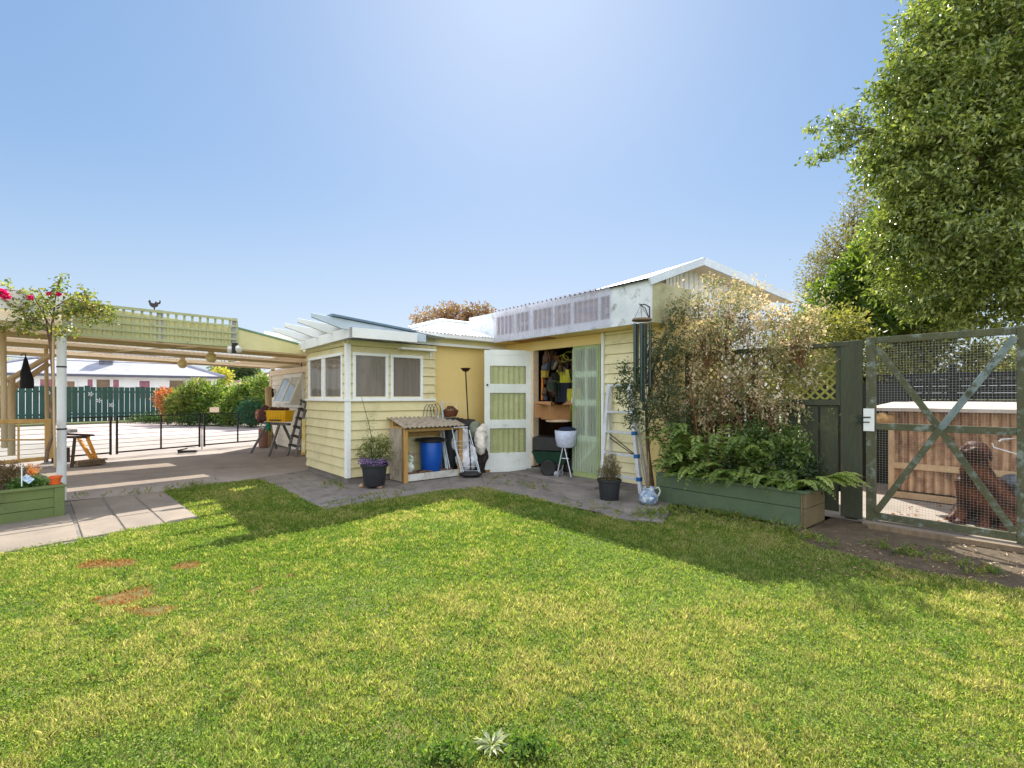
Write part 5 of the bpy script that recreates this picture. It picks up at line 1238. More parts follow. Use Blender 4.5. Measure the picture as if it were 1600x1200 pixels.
mb.prism([q0, q1, q2, q3], (0, .002, .003)); mb.build('card', mat('label_card', S(226,230,232), S(150,180,204), 30, .5, fine=0, stain=S(120,160,190), stain_scale=26, stain_lo=.5, stain_hi=.56), t)
mb = MB(); mb.tube([P(34, 760, 5.6), P(34, 728, 5.62)], .006, 6); mb.build('stake', M_white, t)
pc = RP(.05, .12, rh); t = thing('clay_pot', 'small bright orange clay pot standing on the raised bed corner', 'flower pot', pc)
mb = MB(FR(pc)); mb.lathe([(.035, .0), (.04, .008), (.052, .07), (.06, .072), (.062, .095), (.054, .095), (.045, .03)], n=24, closed=False); mb.lathe([(.035, 0), (.001, 0)], n=24, closed=False); mb.build('pot', mat('bright_terracotta', S(232,112,50), S(216,98,42), 5, .7), t, auto=40)
mb = MB(FR(pc)); mb.lathe([(.055, -.0), (.06, .01), (.05, .012), (.001, .008)], n=24); mb.build('saucer', MATS['bright_terracotta'], t)
# cold frame: timber frame glass panel
cf = thing('glazed_frame', 'pine framed glass panel standing at the back of the raised bed', 'glass panel', P(78, 722, 6.6))
def cfp(x, y): 
    # plane through the back of the bed
    r_ = (x-HX)/FPX; n_ = Vector((-.8, .6, 0)); p0 = RP(0, 1.22, 0); Y = p0.dot(n_)/(r_*n_.x+n_.y); return P(x, y, Y)
for (p, q, w_) in (((83-5, 654), (83-5, 716), .1), ((-120, 660), (73, 658), .055), ((-120, 735), (73, 716), .05), ((-120, 688), (73, 687), .02), ((29, 660), (29, 720), .018)):
    mb = MB(); mb.bar(cfp(*p), cfp(*q), .04 if w_ > .05 else .03, w_, (0, 0, 1)) if p[0] != q[0] else mb.bar(cfp(*p), cfp(*q), w_, .04, (-.8, .6, 0))
    mb.build('frame', M_pine, cf, bevel=.003)
mb = MB(); mb.sheet([cfp(-120, 660), cfp(74, 659), cfp(74, 716), cfp(-120, 735)]); mb.build('pane', G_clear, cf)
# rose
rs = thing('climbing_rose', 'climbing rose with magenta blooms trained along the carport edge', 'climbing rose', P(72, 725, 6.5))
tr_pts = [P(72, 722, 6.45), P(74, 705, 6.45), P(82, 680, 6.5), P(83, 655, 6.55), P(80, 640, 6.6), P(83, 600, 6.62), P(82, 560, 6.62), P(80, 520, 6.6), P(84, 490, 6.55), P(86, 470, 6.5)]
mb = MB(); mb.tube(tr_pts, [.022, .02, .019, .018, .022, .016, .017, .016, .012, .008], 8)
mb.tube([P(83, 600, 6.62), P(78, 540, 6.66), P(72, 500, 6.6), P(66, 478, 6.5)], [.012, .012, .008, .005], 6)
M_rosebark = mat('pale_brown_rose_bark', S(132,108,86), S(96,76,60), 12, .9, .5, 60)
canes = [[(80, 520), (50, 500), (30, 480), (5, 470)], [(82, 500), (100, 480), (130, 470), (160, 500)], [(84, 490), (110, 485), (150, 475), (178, 490)], [(86, 470), (90, 450), (95, 432)], [(78, 500), (40, 497), (10, 505), (-10, 512)], [(83, 520), (60, 513), (30, 512)], [(82, 505), (90, 520), (120, 520)], [(78, 510), (62, 480), (50, 458)], [(84, 500), (70, 470), (60, 450)], [(85, 480), (120, 460), (140, 462)], [(90, 478), (125, 478), (150, 484), (172, 498)], [(88, 488), (115, 492), (145, 500)], [(95, 470), (130, 484), (160, 476)], [(80, 490), (30, 455), (-20, 448)]]
for cn in canes: mb.tube([P(x, y, 6.55-.12*k+random.uniform(-.05, .05)) for k, (x, y) in enumerate(cn)], [.007*(1-.2*k) for k in range(len(cn))], 5)
mb.build('trunk', M_rosebark, rs)
cl = []
for cn in canes:
    for k in range(len(cn)-1):
        for j in range(9):
            f = random.random(); x = cn[k][0]*(1-f)+cn[k+1][0]*f; y = cn[k][1]*(1-f)+cn[k+1][1]*f
            if k+f > .5: cl.append(np.array(P(x+random.gauss(0, 5), y+random.gauss(0, 6), 6.45+random.gauss(0, .08))))
C = np.array(cl); V, F, r = sprigs(C, 8, .035, .055, .034, .1, 0, 1, .5)
link_mesh(np_mesh('leaves', V, F, leafmat('rose_leaf', [S(56,76,44), S(96,114,58), S(150,156,80), S(176,132,90)], .4), r), 'leaves', rs)
M_petal = leafmat('magenta_petal', [S(196,20,96), S(226,40,126), S(240,90,160)], .5, .5, tcol=(1.3, .8, 1, 1))
for (x, y, q) in ((3, 458, .06), (10, 463, .05), (48, 465, .03), (77, 459, .03), (92, 460, .028)):
    c = np.array(P(x, y, 6.3)); n_ = 34; d = unit(rng.normal(size=(n_, 3))); V, F, r = leaf_geo(c+d*q*.15, d, q*rng.uniform(.7, 1.2, n_), q*1.1, rng.uniform(0, 1, n_), fold=.4)
    link_mesh(np_mesh('bloom', V, F, M_petal, r), 'bloom', rs)
# rose support post
mb = MB(); mb.tube([P(86, 730, 6.45), P(83, 560, 6.5), P(84, 505, 6.5)], .014, 8); o = mb.build('rose_stake', M_tanpost); tag(o, 'thin tan stake tied to the rose stem beside the white post', 'stake')
# left timber swing frame / pergola
pf = thing('timber_play_frame', 'tan round timber frame with sloping rails beyond the raised bed', 'play frame', P(18, 700, 8.6))
for p, q, r_ in (((4, 470, 6.9), (7, 700, 6.9), .035), ((18, 590, 8.4), (18, 712, 8.4), .05), ((10, 596, 8.35), (78, 556, 8.8), .045), ((-10, 628, 8.3), (76, 568, 8.85), .045), ((72, 540, 9.0), (74, 700, 9.0), .03)):
    mb = MB(); mb.tube([P(*p), P(*q)], r_, 12); mb.build('rail', M_tanpost, pf, auto=40)
t = thing('black_cloth', 'black folded cloth hanging from the line left of the carport post', 'hanging cloth', P(40, 605, 7.6))
mb = MB(); c = P(40, 558, 7.6); vs = []; fs = []; prof = [(0, .012, .01), (.06, .03, .02), (.14, .045, .03), (.24, .07, .035), (.33, .085, .04), (.40, .09, .04), (.48, .085, .045)]
for i, (dz, wx, wy) in enumerate(prof):
    for k in range(16):
        a = 2*math.pi*k/16; q = 1+.25*math.sin(k*2.5); vs.append((c.x+wx*math.cos(a)*q+.02*(dz > .3), c.y+wy*math.sin(a)*q, c.z-dz))
for i in range(len(prof)-1):
    for k in range(16): fs.append((i*16+k, i*16+(k+1) % 16, (i+1)*16+(k+1) % 16, (i+1)*16+k))
mb.add(vs, fs); mb.build('cloth', mat('black_cloth', S(28,26,32), None, 5, .9, .2), t, smooth=True)
mb = MB(); mb.tube([c+Vector((0, 0, .0)), c+Vector((.0, 0, .05)), c+Vector((-.05, 0, .05)), c+Vector((-.07, 0, .02))], .008, 6); mb.build('hook', M_black, t)
pwr = thing('power_lines', 'two thin overhead wires crossing the sky left of the carport', 'wires', P(0, 560, 20))
for y0, y1 in ((551, 556), (556, 567)):
    mb = MB(); mb.tube([P(-60, y0-3, 20), P(0, y0, 20), P(90, (y0+y1)/2+1, 20.5), P(300, y1+3, 22)], .012, 5); mb.build('wire', M_black, pwr)
# rooster weathervane
rp_ = P(241, 486, 7.72); t = thing('rooster_ornament', 'small dark metal rooster silhouette on top of the trellis', 'ornament', rp_)
out = [(-1, .2), (-1.2, .9), (-1.7, .9), (-1.9, 1.5), (-1.75, 2.2), (-1.5, 2.5), (-1.6, 1.8), (-1.3, 1.4), (-.9, 1.5), (-.5, 1.9), (-.1, 1.2), (.4, 1.2), (1.0, 1.4), (1.2, 2.1), (1.5, 2.3), (1.6, 1.9), (1.9, 1.7), (1.6, 1.3), (1.4, .6), (.9, .1), (.2, -.2), (.15, -.8), (-.15, -.8), (-.2, -.1)]
q = .052; mb = MB(); mb.prism([(rp_.x-x*q, rp_.y, rp_.z+.06+z*q) for x, z in out], (0, .006, 0)); mb.build('silhouette', M_black, t)

# ================================================================== carport clutter
def trestle(name, label, A, B, m, cat='trestle'):
    pass
# orange trestle with plank
tz = thing('trestle_table', 'low workbench plank on an orange-yellow folding trestle inside the carport', 'trestle', G(135, 723))
M_or = mat('orange_yellow_trestle', S(214,150,40), S(190,124,30), 4, .55, .1, 40)
for p, q, w_ in (((122, 684, 10.9), (150, 727, 10.3), .09), ((135, 680, 10.7), (154, 726, 10.35), .09)):
    mb = MB(); mb.bar(P(*p), P(*q), .035, w_); mb.build('leg', M_or, tz)
mb = MB(); mb.bar(P(117, 683, 10.2), P(112, 732, 9.9), .05, .05); mb.build('leg', mat('dark_timber', S(74,60,52), None, 4, .8, .2), tz)
mb = MB(); mb.bar(P(92, 683, 10.5), P(138, 683, 10.7), .2, .04); mb.bar(P(95, 678, 10.4), P(146, 680, 10.8), .25, .035); mb.build('plank', MATS['dark_timber'], tz)
mb = MB(FR(P(108, 676, 10.5))); mb.box(-.12, .1, -.1, .1, 0, .07); o = mb.build('tool_case', mat('pale_grey_case', S(190,196,200), None, 4, .5), bevel=.01); tag(o, 'pale grey case lying on the trestle plank', 'case')
mb = MB(); mb.bar(P(95, 705, 10.9), P(95, 728, 10.8), .3, .5); o = mb.build('storage_crate', MATS['dark_timber'], bevel=.01); tag(o, 'dark crate under the trestle plank beside the white post', 'crate')
random.seed(11)
for k in range(6):
    mb = MB(); y_ = 728-(k//2)*2.6; off = random.uniform(-4, 4)
    mb.bar(P(120+off, y_-1, 9.9+.1*(k % 2)), P(162+off+random.uniform(-8, 6), y_-6, 10.35+.1*(k % 2)), .09, .03); o = mb.build('timber_offcut', M_oldwood); tag(o, 'weathered timber length in the low stack under the orange trestle', 'timber', 'timber stacked under the trestle')
# right trestle with crate
tr = thing('sawhorse', 'grey metal sawhorse carrying the yellow crate by the white building', 'sawhorse', G(412, 712))
M_gm = mat('dull_grey_metal', S(130,126,124), S(100,98,96), 6, .5, .1, 40, metal=.4)
for p, q in (((417, 664, 12.2), (392, 708, 11.9)), ((436, 664, 11.9), (420, 713, 11.6)), ((421, 664, 12.6), (432, 701, 12.9)), ((443, 664, 12.2), (455, 690, 12.6))):
    mb = MB(); mb.bar(P(*p), P(*q), .045, .045); mb.build('leg', M_gm, tr)
mb = MB(); mb.bar(P(410, 661, 12.3), P(452, 663, 12.0), .1, .06); mb.build('beam', M_gm, tr)
yc = P(437, 659, 12.0); t = thing('yellow_crate', 'bright yellow plastic crate full of brown bottles on the sawhorse', 'crate', yc); YM = FR(yc, -.2)
mb = MB(YM); mb.add([(-.22, -.14, 0), (.24, -.14, 0), (.24, .14, 0), (-.22, .14, 0), (-.25, -.17, .26), (.28, -.17, .26), (.28, .17, .26), (-.25, .17, .26)], [(0, 3, 2, 1), (0, 1, 5, 4), (1, 2, 6, 5), (2, 3, 7, 6), (3, 0, 4, 7)])
for k in range(7): mb.box(-.22+k*.07, -.205+k*.07, -.172, -.16, .02, .24)
mb.build('body', mat('bright_yellow_plastic', S(246,198,26), S(236,184,16), 4, .4, fine=.03), t)
mb = MB(YM); mb.box(-.27, .3, -.19, .19, .255, .275); mb.build('rim', MATS['bright_yellow_plastic'], t)
mb = MB(YM); mb.box(-.16, .16, -.178, -.168, .03, .06); mb.build('slot', M_black, t)
for k in range(9):
    mb = MB(YM); mb.ell((-.2+.05*k, .03*math.sin(k*2), .30+.02*math.cos(k*3)), (.045, .09, .04), 10, 7); o = mb.build('brown_bottle', mat('brown_glass', S(96,60,44), S(70,44,34), 9, .35), smooth=True); tag(o, 'brown bottle lying on top of the yellow crate', 'bottle', 'brown bottles in the yellow crate')
o = blob('carry_bag', mat('patterned_pink_cloth', S(206,160,140), S(150,90,80), 14, .8), [('e', P(404, 648, 12.2), (.07, .1, .14))], .02, 2); tag(o, 'pinkish patterned bag hanging at the left end of the sawhorse', 'bag')
o = blob('jacket_heap', mat('maroon_brown_cloth', S(96,58,56), S(70,50, 54), 5, .85, .3, 20), [('e', P(414, 646, 12.1), (.13, .12, .2)), ('e', P(408, 656, 12.1), (.1, .1, .08))], .02, 3, disp=.03); tag(o, 'maroon and dark jacket slung over the sawhorse end', 'jacket')
o = blob('green_cloth', mat('teal_green_cloth', S(30,110,90), S(44,130,104), 6, .85, .2, 20), [('e', P(420, 667, 12.0), (.06, .06, .12))], .015, 3, disp=.02); tag(o, 'teal green cloth dangling under the sawhorse beam', 'cloth')
mb = MB(); mb.tube([P(413, 640, 12.05), P(418, 655, 12.0), P(425, 672, 12.0), P(424, 680, 12.0)], .02, 6); mb.tube([P(420, 638, 12.05), P(421, 655, 12.0), P(415, 675, 12.0)], .018, 6); o = mb.build('strap', mat('olive_webbing', S(150,140,60), None, 5, .8)); tag(o, 'olive webbing strap looped over the sawhorse', 'strap')
# tan post at the gate end
mb = MB(); mb.tube([G(421, 697)+Vector((0, 0, 0)), P(419, 604, 14.05)], .085, 14); o = mb.build('timber_post', M_tanpost, auto=40); tag(o, 'tan round timber post at the corner of the white building', 'post')
mb = MB(FR(G(421, 697)-Vector((0, .35, 0)))); mb.lathe([(.11, 0), (.12, .1), (.12, .5), (.1, .52)], n=16); o = mb.build('clay_chimney_pot', mat('dull_clay', S(140,104,88), None, 6, .8), auto=40); tag(o, 'dull clay pipe standing at the foot of the tan post', 'pipe')
# step ladder and levels
sl_ = thing('step_ladder', 'dark aluminium step ladder leaning by the white weatherboards', 'step ladder', G(457, 712))
for p, q in (((474, 618, 12.6), (449, 711, 11.9)), ((480, 622, 12.4), (462, 714, 11.7)), ((479, 615, 12.7), (470, 705, 12.4))):
    mb = MB(); mb.bar(P(*p), P(*q), .05, .04); mb.build('rail', M_gm, sl_)
for k in range(6):
    f = .08+.15*k; a_ = P(474, 618, 12.6).lerp(P(449, 711, 11.9), f); b_ = P(480, 622, 12.4).lerp(P(462, 714, 11.7), f)
    mb = MB(); mb.bar(a_, b_, .12, .03); mb.build('step', M_black, sl_)
mb = MB(); mb.tube([P(473, 622, 12.5), P(472, 610, 12.5), P(479, 608, 12.5), P(481, 620, 12.4)], .012, 6); mb.build('handle', M_gm, sl_)
for i, (x, m_, lb) in enumerate(((474, mat('yellow_red_board', S(240,232,190), S(214,196,60), 5, .5, stain=S(190,50,40), stain_scale=5, stain_lo=.6, stain_hi=.62), 'white and yellow long box with red patch standing beside the step ladder, left one'), (481, mat('yellow_black_board', S(226,200,90), S(90,84,60), 5, .5), 'yellow and black long board standing against the wall, right one'))):
    mb = MB(); mb.bar(P(x, 711, 11.8), P(x+1, 655, 12.0), .085, .05); o = mb.build('long_box', m_, bevel=.004); tag(o, lb, 'board')
bm_ = thing('broom', 'long handled broom with orange-brown head hung upside down on the white wall', 'broom', P(476, 650, 12.6))
mb = MB(); mb.tube([P(470, 560, 12.7), P(477, 620, 12.7), P(478, 650, 12.7)], .018, 6); mb.build('handle', mat('red_brown_stick', S(150,84,52), None, 4, .6), bm_)
mb = MB(); mb.bar(P(461, 556, 12.7), P(479, 555, 12.7), .1, .12); mb.build('head', mat('orange_brown_bristle', S(196,104,56), S(150,76,40), 30, .9, .3, 80), bm_, bevel=.01)

# ================================================================== black gates across the driveway
gA, gD = Vector((-7.37, 15.07, 0)), Vector((-.464, -.886, 0))
def gate_leaf(loc):
    t = thing('driveway_gate', 'x', 'gate', loc, 'black wire gates across the driveway', math.atan2(gD.y, gD.x))
    M = Matrix.Translation(loc) @ Matrix.Rotation(math.atan2(gD.y, gD.x), 4, 'Z')
    mb = MB(M); L = 1.92
    mb.box(0, .035, -.02, .02, .06, .95); mb.box(L-.035, L, -.02, .02, .06, .95); mb.box(L/2-.015, L/2+.015, -.015, .015, .1, .93)
    mb.box(.035, L-.035, -.015, .015, .925, .95); mb.box(.035, L-.035, -.015, .015, .09, .115); mb.build('frame', M_black, t)
    mb = MB(M)
    for k in range(8): z = .12+k*.1+(.0 if k < 4 else .0); mb.bar((.03, 0, z), (L-.03, 0, z), .009, .009)
    mb.build('rail', M_black, t); return t
g0 = gate_leaf(gA+gD*.05); g0['label'] = 'black wire driveway gate leaf next to the tan post'
dup(g0, gA+gD*2.06, label='black wire driveway gate leaf in the middle, between the other leaves')
dup(g0, gA+gD*4.07, label='black wire driveway gate leaf behind the orange trestle')
dup(g0, gA+gD*6.08, label='black wire gate leaf seen through the framed glass panel')
mb = MB(FR(gA+gD*2.015)); mb.box(-.008, .008, -.008, .008, 0, .6); o = mb.build('gate_stop', M_black); tag(o, 'short black bolt post between the middle and right driveway gate leaves', 'post')
mb = MB(FR(P(335, 641, 15))); mb.box(-.14, .14, -.01, .01, -.06, .09); o = mb.build('gate_sign', mat('sign_beige', S(226,206,180), None, 4, .6), bevel=.004); tag(o, 'small blank beige sign board above the driveway gate', 'sign')
mb = MB(FR(G(293, 708), .3)); mb.box(-.2, .2, -.05, .05, .01, .07); mb.bar((-.22, 0, .07), (.0, 0, .12), .05, .03); o = mb.build('gate_anchor', M_black, bevel=.006); tag(o, 'small dark drop bolt block on the driveway under the middle gate', 'gate stop')

# ================================================================== green picket fence, hedge, neighbour houses
fo = Vector((-21.2, 28.2, 0)); fd = Vector((.542, .84, 0)); fn = Vector((-.84, .542, 0))
FM = Matrix(((fd.x, fn.x, 0, fo.x), (fd.y, fn.y, 0, fo.y), (0, 0, 1, 0), (0, 0, 0, 1)))
pk = thing('picket_fence', 'dark green wide paling fence across the street', 'fence', fo)
M_pk = mat('dark_teal_green_paint', S(38,80,68), S(30,66,56), 1.5, .6, .15, 20, fine=.06, stain=S(70,110,96), stain_scale=2, stain_lo=.62, stain_hi=.85)
s = -9.0; pp = None
while s < 5.0:
    hgt = 1.93+random.uniform(-.02, .02)+ (0.04 if int(s*3.9) % 9 == 0 else 0)
    mb = MB(FM); mb.box(s, s+.222, 0, .025, .08, hgt); mb.build('paling', M_pk, pk); s += .252
for z in (.45, 1.62):
    mb = MB(FM); mb.box(-9, 5, .026, .07, z, z+.09); mb.build('rail', M_pk, pk)
mb = MB(FM); mb.box(-9.2, 16, -.7, 3.0, -.05, .0); o = mb.build('verge', M_thatch); o['kind'] = 'structure'
for i, (s_, z_) in enumerate(((-2.2, 1.55), (-1.85, 1.2), (-1.3, .95), (-3.8, 1.6), (-7.2, 1.5), (1.2, 1.0))):
    mb = MB(FM @ Matrix.Translation((s_, -.03, z_)) @ Matrix.Rotation(R(90), 4, 'X'))
    for k in range(5): mb.add([(0, 0, .01), (.11*math.cos(1.256*k-.3), .11*math.sin(1.256*k-.3), .0), (.13*math.cos(1.256*k), .13*math.sin(1.256*k), .0), (.11*math.cos(1.256*k+.3), .11*math.sin(1.256*k+.3), .0)], [(0, 1, 2, 3)])
    o = mb.build('metal_flower', mat('pale_flower_metal', S(196,206,206), None, 5, .5)); tag(o, 'small pale metal flower ornament fixed to the green fence', 'ornament', 'pale ornaments on the green fence')
# plants along the fence and the hedge
def bush(name, label, cat, ells, n, nl, ls, lw, mname, cols, trans=.4, spread=.12, droop=0, group=None, shell=.55, trunk=None, rough=.5, var=.45):
    C, d = in_ells(n, ells, shell); V, F, r = sprigs(C, nl, spread, ls, lw, droop, 0, 1, var, outward=d)
    me = np_mesh('leaves', V, F, leafmat(mname, cols, trans, rough), r)
    b = Vector(trunk[0]) if trunk else Vector((float(ells[0][0][0]), float(ells[0][0][1]), 0))
    t = thing(name, label, cat, b, group); link_mesh(me, 'crown', t)
    mb = MB()
    if trunk: mb.tube([Vector(p) for p in trunk], [trunk_r*(1-.6*k/(len(trunk)-1)) for k in range(len(trunk))] if (trunk_r := .12) else 0, 8)
    tops = [Vector(C[k]) for k in range(0, len(C), max(1, len(C)//26))]
    base = Vector(trunk[-1]) if trunk else b
    branch_net(mb, base, tops, .035 if not trunk else .05, .1)
    mb.build('trunk', M_bark, t); return t
def EL(x, y, Y, rx, rz_, ry=None): return (np.array(P(x, y, Y)), np.array([rx/FPX*Y, (ry or rx)/FPX*Y, rz_/FPX*Y]))
GR1 = [S(40,66,30), S(74,104,44), S(124,146,64), S(188,190,96)]
GR2 = [S(30,52,30), S(58,88,44), S(96,124,58)]
bush('hedge', 'dense clipped green hedge shrub beside the white building', 'hedge', [EL(400, 625, 24, 26, 33), EL(378, 632, 24, 22, 26), EL(412, 615, 23, 14, 26)], 700, 14, .16, .07, 'hedge_leaf', GR1, spread=.13, group='shrubs across the street')
bush('shrub', 'broad dark green shrub in the middle of the street hedge', 'shrub', [EL(345, 630, 25, 30, 30), EL(325, 634, 25, 24, 26), EL(362, 642, 24, 22, 20)], 700, 14, .16, .07, 'hedge_leaf', GR1, spread=.13, group='shrubs across the street')
bush('shrub', 'spiky pale green shrub right of the orange-leaved one', 'shrub', [EL(298, 632, 25, 24, 24), EL(310, 615, 25, 14, 14), EL(285, 640, 25, 16, 16)], 420, 12, .34, .05, 'spiky_leaf', [S(60,84,46), S(110,128,66), S(176,176,96)], spread=.13, group='shrubs across the street', droop=-.6)
bush('shrub', 'orange-red leaved shrub at the end of the green fence', 'shrub', [EL(262, 626, 25.5, 14, 15), EL(272, 634, 25.5, 14, 16)], 260, 12, .16, .07, 'orange_leaf', [S(120,76,50), S(196,104,74), S(206,150,100), S(110,124,60)], .3, spread=.12, group='shrubs across the street')
bush('shrub', 'small bluish conifer shrub before the hedge', 'shrub', [EL(392, 645, 22.5, 17, 18)], 260, 14, .12, .03, 'blue_green_leaf', [S(36,76,60), S(54,100,76), S(84,126,96)], spread=.1, group='shrubs across the street')
o_c, _ = in_ells(500, [EL(240, 656, 26.5, 50, 6, 8), EL(330, 656, 24, 70, 7, 8), EL(395, 655, 22.5, 30, 6, 8)], .2); V, F, r = sprigs(o_c, 8, .1, .14, .05, -.3)
o = link_mesh(np_mesh('ground_cover', V, F, leafmat('street_cover', GR2, .35), r), 'ground_cover'); tag(o, 'low green ground cover along the street verge', 'ground cover', kind='stuff')
def house(name, label, o, d, L, D, eave, ridge, roofm, wallm, wins, chim=None, over=.5, hip=3.0):
    M = Matrix(((d.x, -d.y, 0, o.x), (d.y, d.x, 0, o.y), (0, 0, 1, 0), (0, 0, 0, 1)))
    t = thing(name, label, 'house', o); mb = MB(M); mb.box(0, L, 0, D, 0, eave); mb.build('wall', wallm, t)
    a, b, c, e = (-over, -over, eave), (L+over, -over, eave), (L+over, D+over, eave), (-over, D+over, eave)
    p, q = (hip, D/2, ridge), (L-hip, D/2, ridge); up = lambda v: (v[0], v[1], v[2]+.05)
    mb = MB(M); mb.add([a, b, c, e, p, q], [(0, 1, 5, 4), (1, 2, 5), (2, 3, 4, 5), (3, 0, 4)]); rf = mb.build('roof', roofm, t)
    mb = MB(M); mb.tube([up(a), up(p), up(q), up(b)], .09, 6); mb.build('ridge_cap', roofm, rf)
    mb = MB(M); mb.box(-over-.02, L+over+.02, -over-.12, -over-.0, eave-.16, eave+.02); mb.build('gutter', mat('dark_grey_gutter', S(90,92,104), None, 4, .5), t)
    mb = MB(M); mb.box(-over, L+over, -over, 0, eave-.03, eave-.005); mb.build('soffit', M_white, t)
    for (x0, x1, z0, z1, m_) in wins:
        mb = MB(M); mb.box(x0-.08, x1+.08, -.06, 0, z0-.08, z1+.08); f = mb.build('window', M_white, t)
        mb = MB(M)
        n_ = max(1, round((x1-x0)/.9)); w_ = (x1-x0)/n_
        for k in range(n_): mb.box(x0+k*w_+.04, x0+(k+1)*w_-.04, -.075, -.061, z0, z1)
        mb.build('pane', m_, f)
    if chim:
        mb = MB(M); mb.box(*chim); mb.build('chimney', mat('grey_brick_chimney', S(120,124,132), S(90,94,104), 4, .9), rf)
    return t
pinkc = mat('pinkish_curtained_glass', S(170,96,112), S(110,60,80), 3, .3, spec=.7); brw = mat('brown_blind_glass', S(130,100,60), S(90,70,44), 2, .3, spec=.7)
M_hw = mat('white_house_cladding', S(236,240,238), S(226,230,230), .5, .6); M_hroof = mat('pale_grey_tile_roof', S(170,170,180), S(150,152,164), 1.5, .7, .2, 12)
hd = (P(345, 600, 40)-P(-20, 600, 33)); hd.z = 0; hd.normalize(); ho = P(-60, 600, 32.4); ho.z = 0
def hs(x):   # distance along the house front for a picture column
    r_ = (x-HX)/FPX; n_ = Vector((-hd.y, hd.x, 0)); Y = ho.dot(n_)/(r_*n_.x+n_.y); return (Vector((r_*Y, Y, 0))-ho).dot(hd)
wl_ = [(hs(62), hs(88), 1.2, 2.62, pinkc), (hs(104), hs(118), .3, 2.5, brw), (hs(136), hs(146), 1.2, 2.66, pinkc), (hs(150), hs(173), 1.2, 2.66, brw), (hs(176), hs(187), 1.2, 2.66, pinkc), (hs(217), hs(235), 1.3, 2.6, pinkc), (hs(264), hs(288), 1.2, 2.66, brw), (hs(292), hs(310), 1.2, 2.66, brw), (hs(318), hs(330), 1.2, 2.66, brw)]
Lh = hs(340); cx_ = hs(158)
house('neighbour_house', 'long low white house with pale grey hip roof and chimney behind the green fence', ho, hd, Lh, 8, 3.0, 4.75, M_hroof, M_hw, wl_, (cx_-.35, cx_+.45, 1.6, 2.4, 3.0, 4.9), hip=4.5)
h2 = P(352, 600, 52); h2.z = 0
house('far_house', 'far house with pinkish brown roof rising above the hedge', h2, Vector((1, .1, 0)).normalized(), 9, 8, 2.4, 4.4, mat('pinkish_brown_roof', S(196,168,156), S(176,150,140), 1, .8), M_whitewb, [(1, 2.5, 1, 2, brw)], hip=4)
bush('tree', 'dark round tree behind the far house roof', 'tree', [EL(375, 582, 60, 22, 12), EL(350, 585, 60, 14, 9)], 260, 10, .5, .25, 'far_leaf_dark', [S(40,60,40), S(70,90,54), S(100,116,70)], spread=.4)
bush('tree', 'yellowish small tree just beyond the neighbour roof', 'tree', [EL(345, 588, 46, 12, 6)], 120, 10, .3, .15, 'far_leaf_yellow', [S(150,150,60), S(190,184,90), S(120,130,60)], spread=.2)
bush('tree', 'yellow-green treetop beside the top of the white carport post', 'tree', [EL(108, 566, 44, 14, 8)], 120, 10, .3, .15, 'far_leaf_yellow', [], spread=.2)
bush('tree', 'distant green tree at the left edge behind the timber frame', 'tree', [EL(8, 572, 44, 14, 7)], 120, 10, .3, .15, 'far_leaf_yellow', [], spread=.2)
# reddish tree behind the white hip roof
bush('tree', 'rusty red autumn leaved tree rising behind the white corrugated roof', 'tree', [EL(672, 499, 24, 26, 10), EL(712, 498, 24, 30, 14), EL(748, 498, 24, 20, 10), EL(700, 484, 24, 12, 7), EL(735, 490, 24, 12, 7), EL(758, 490, 24, 9, 6)], 260, 9, .22, .09, 'rusty_leaf', [S(118,94,92), S(142,108,96), S(152,126,92), S(108,108,84)], .3, spread=.16, trunk=[P(705, 640, 24)-Vector((0, 0, .0)), P(705, 560, 24), P(706, 510, 24)], shell=.3)

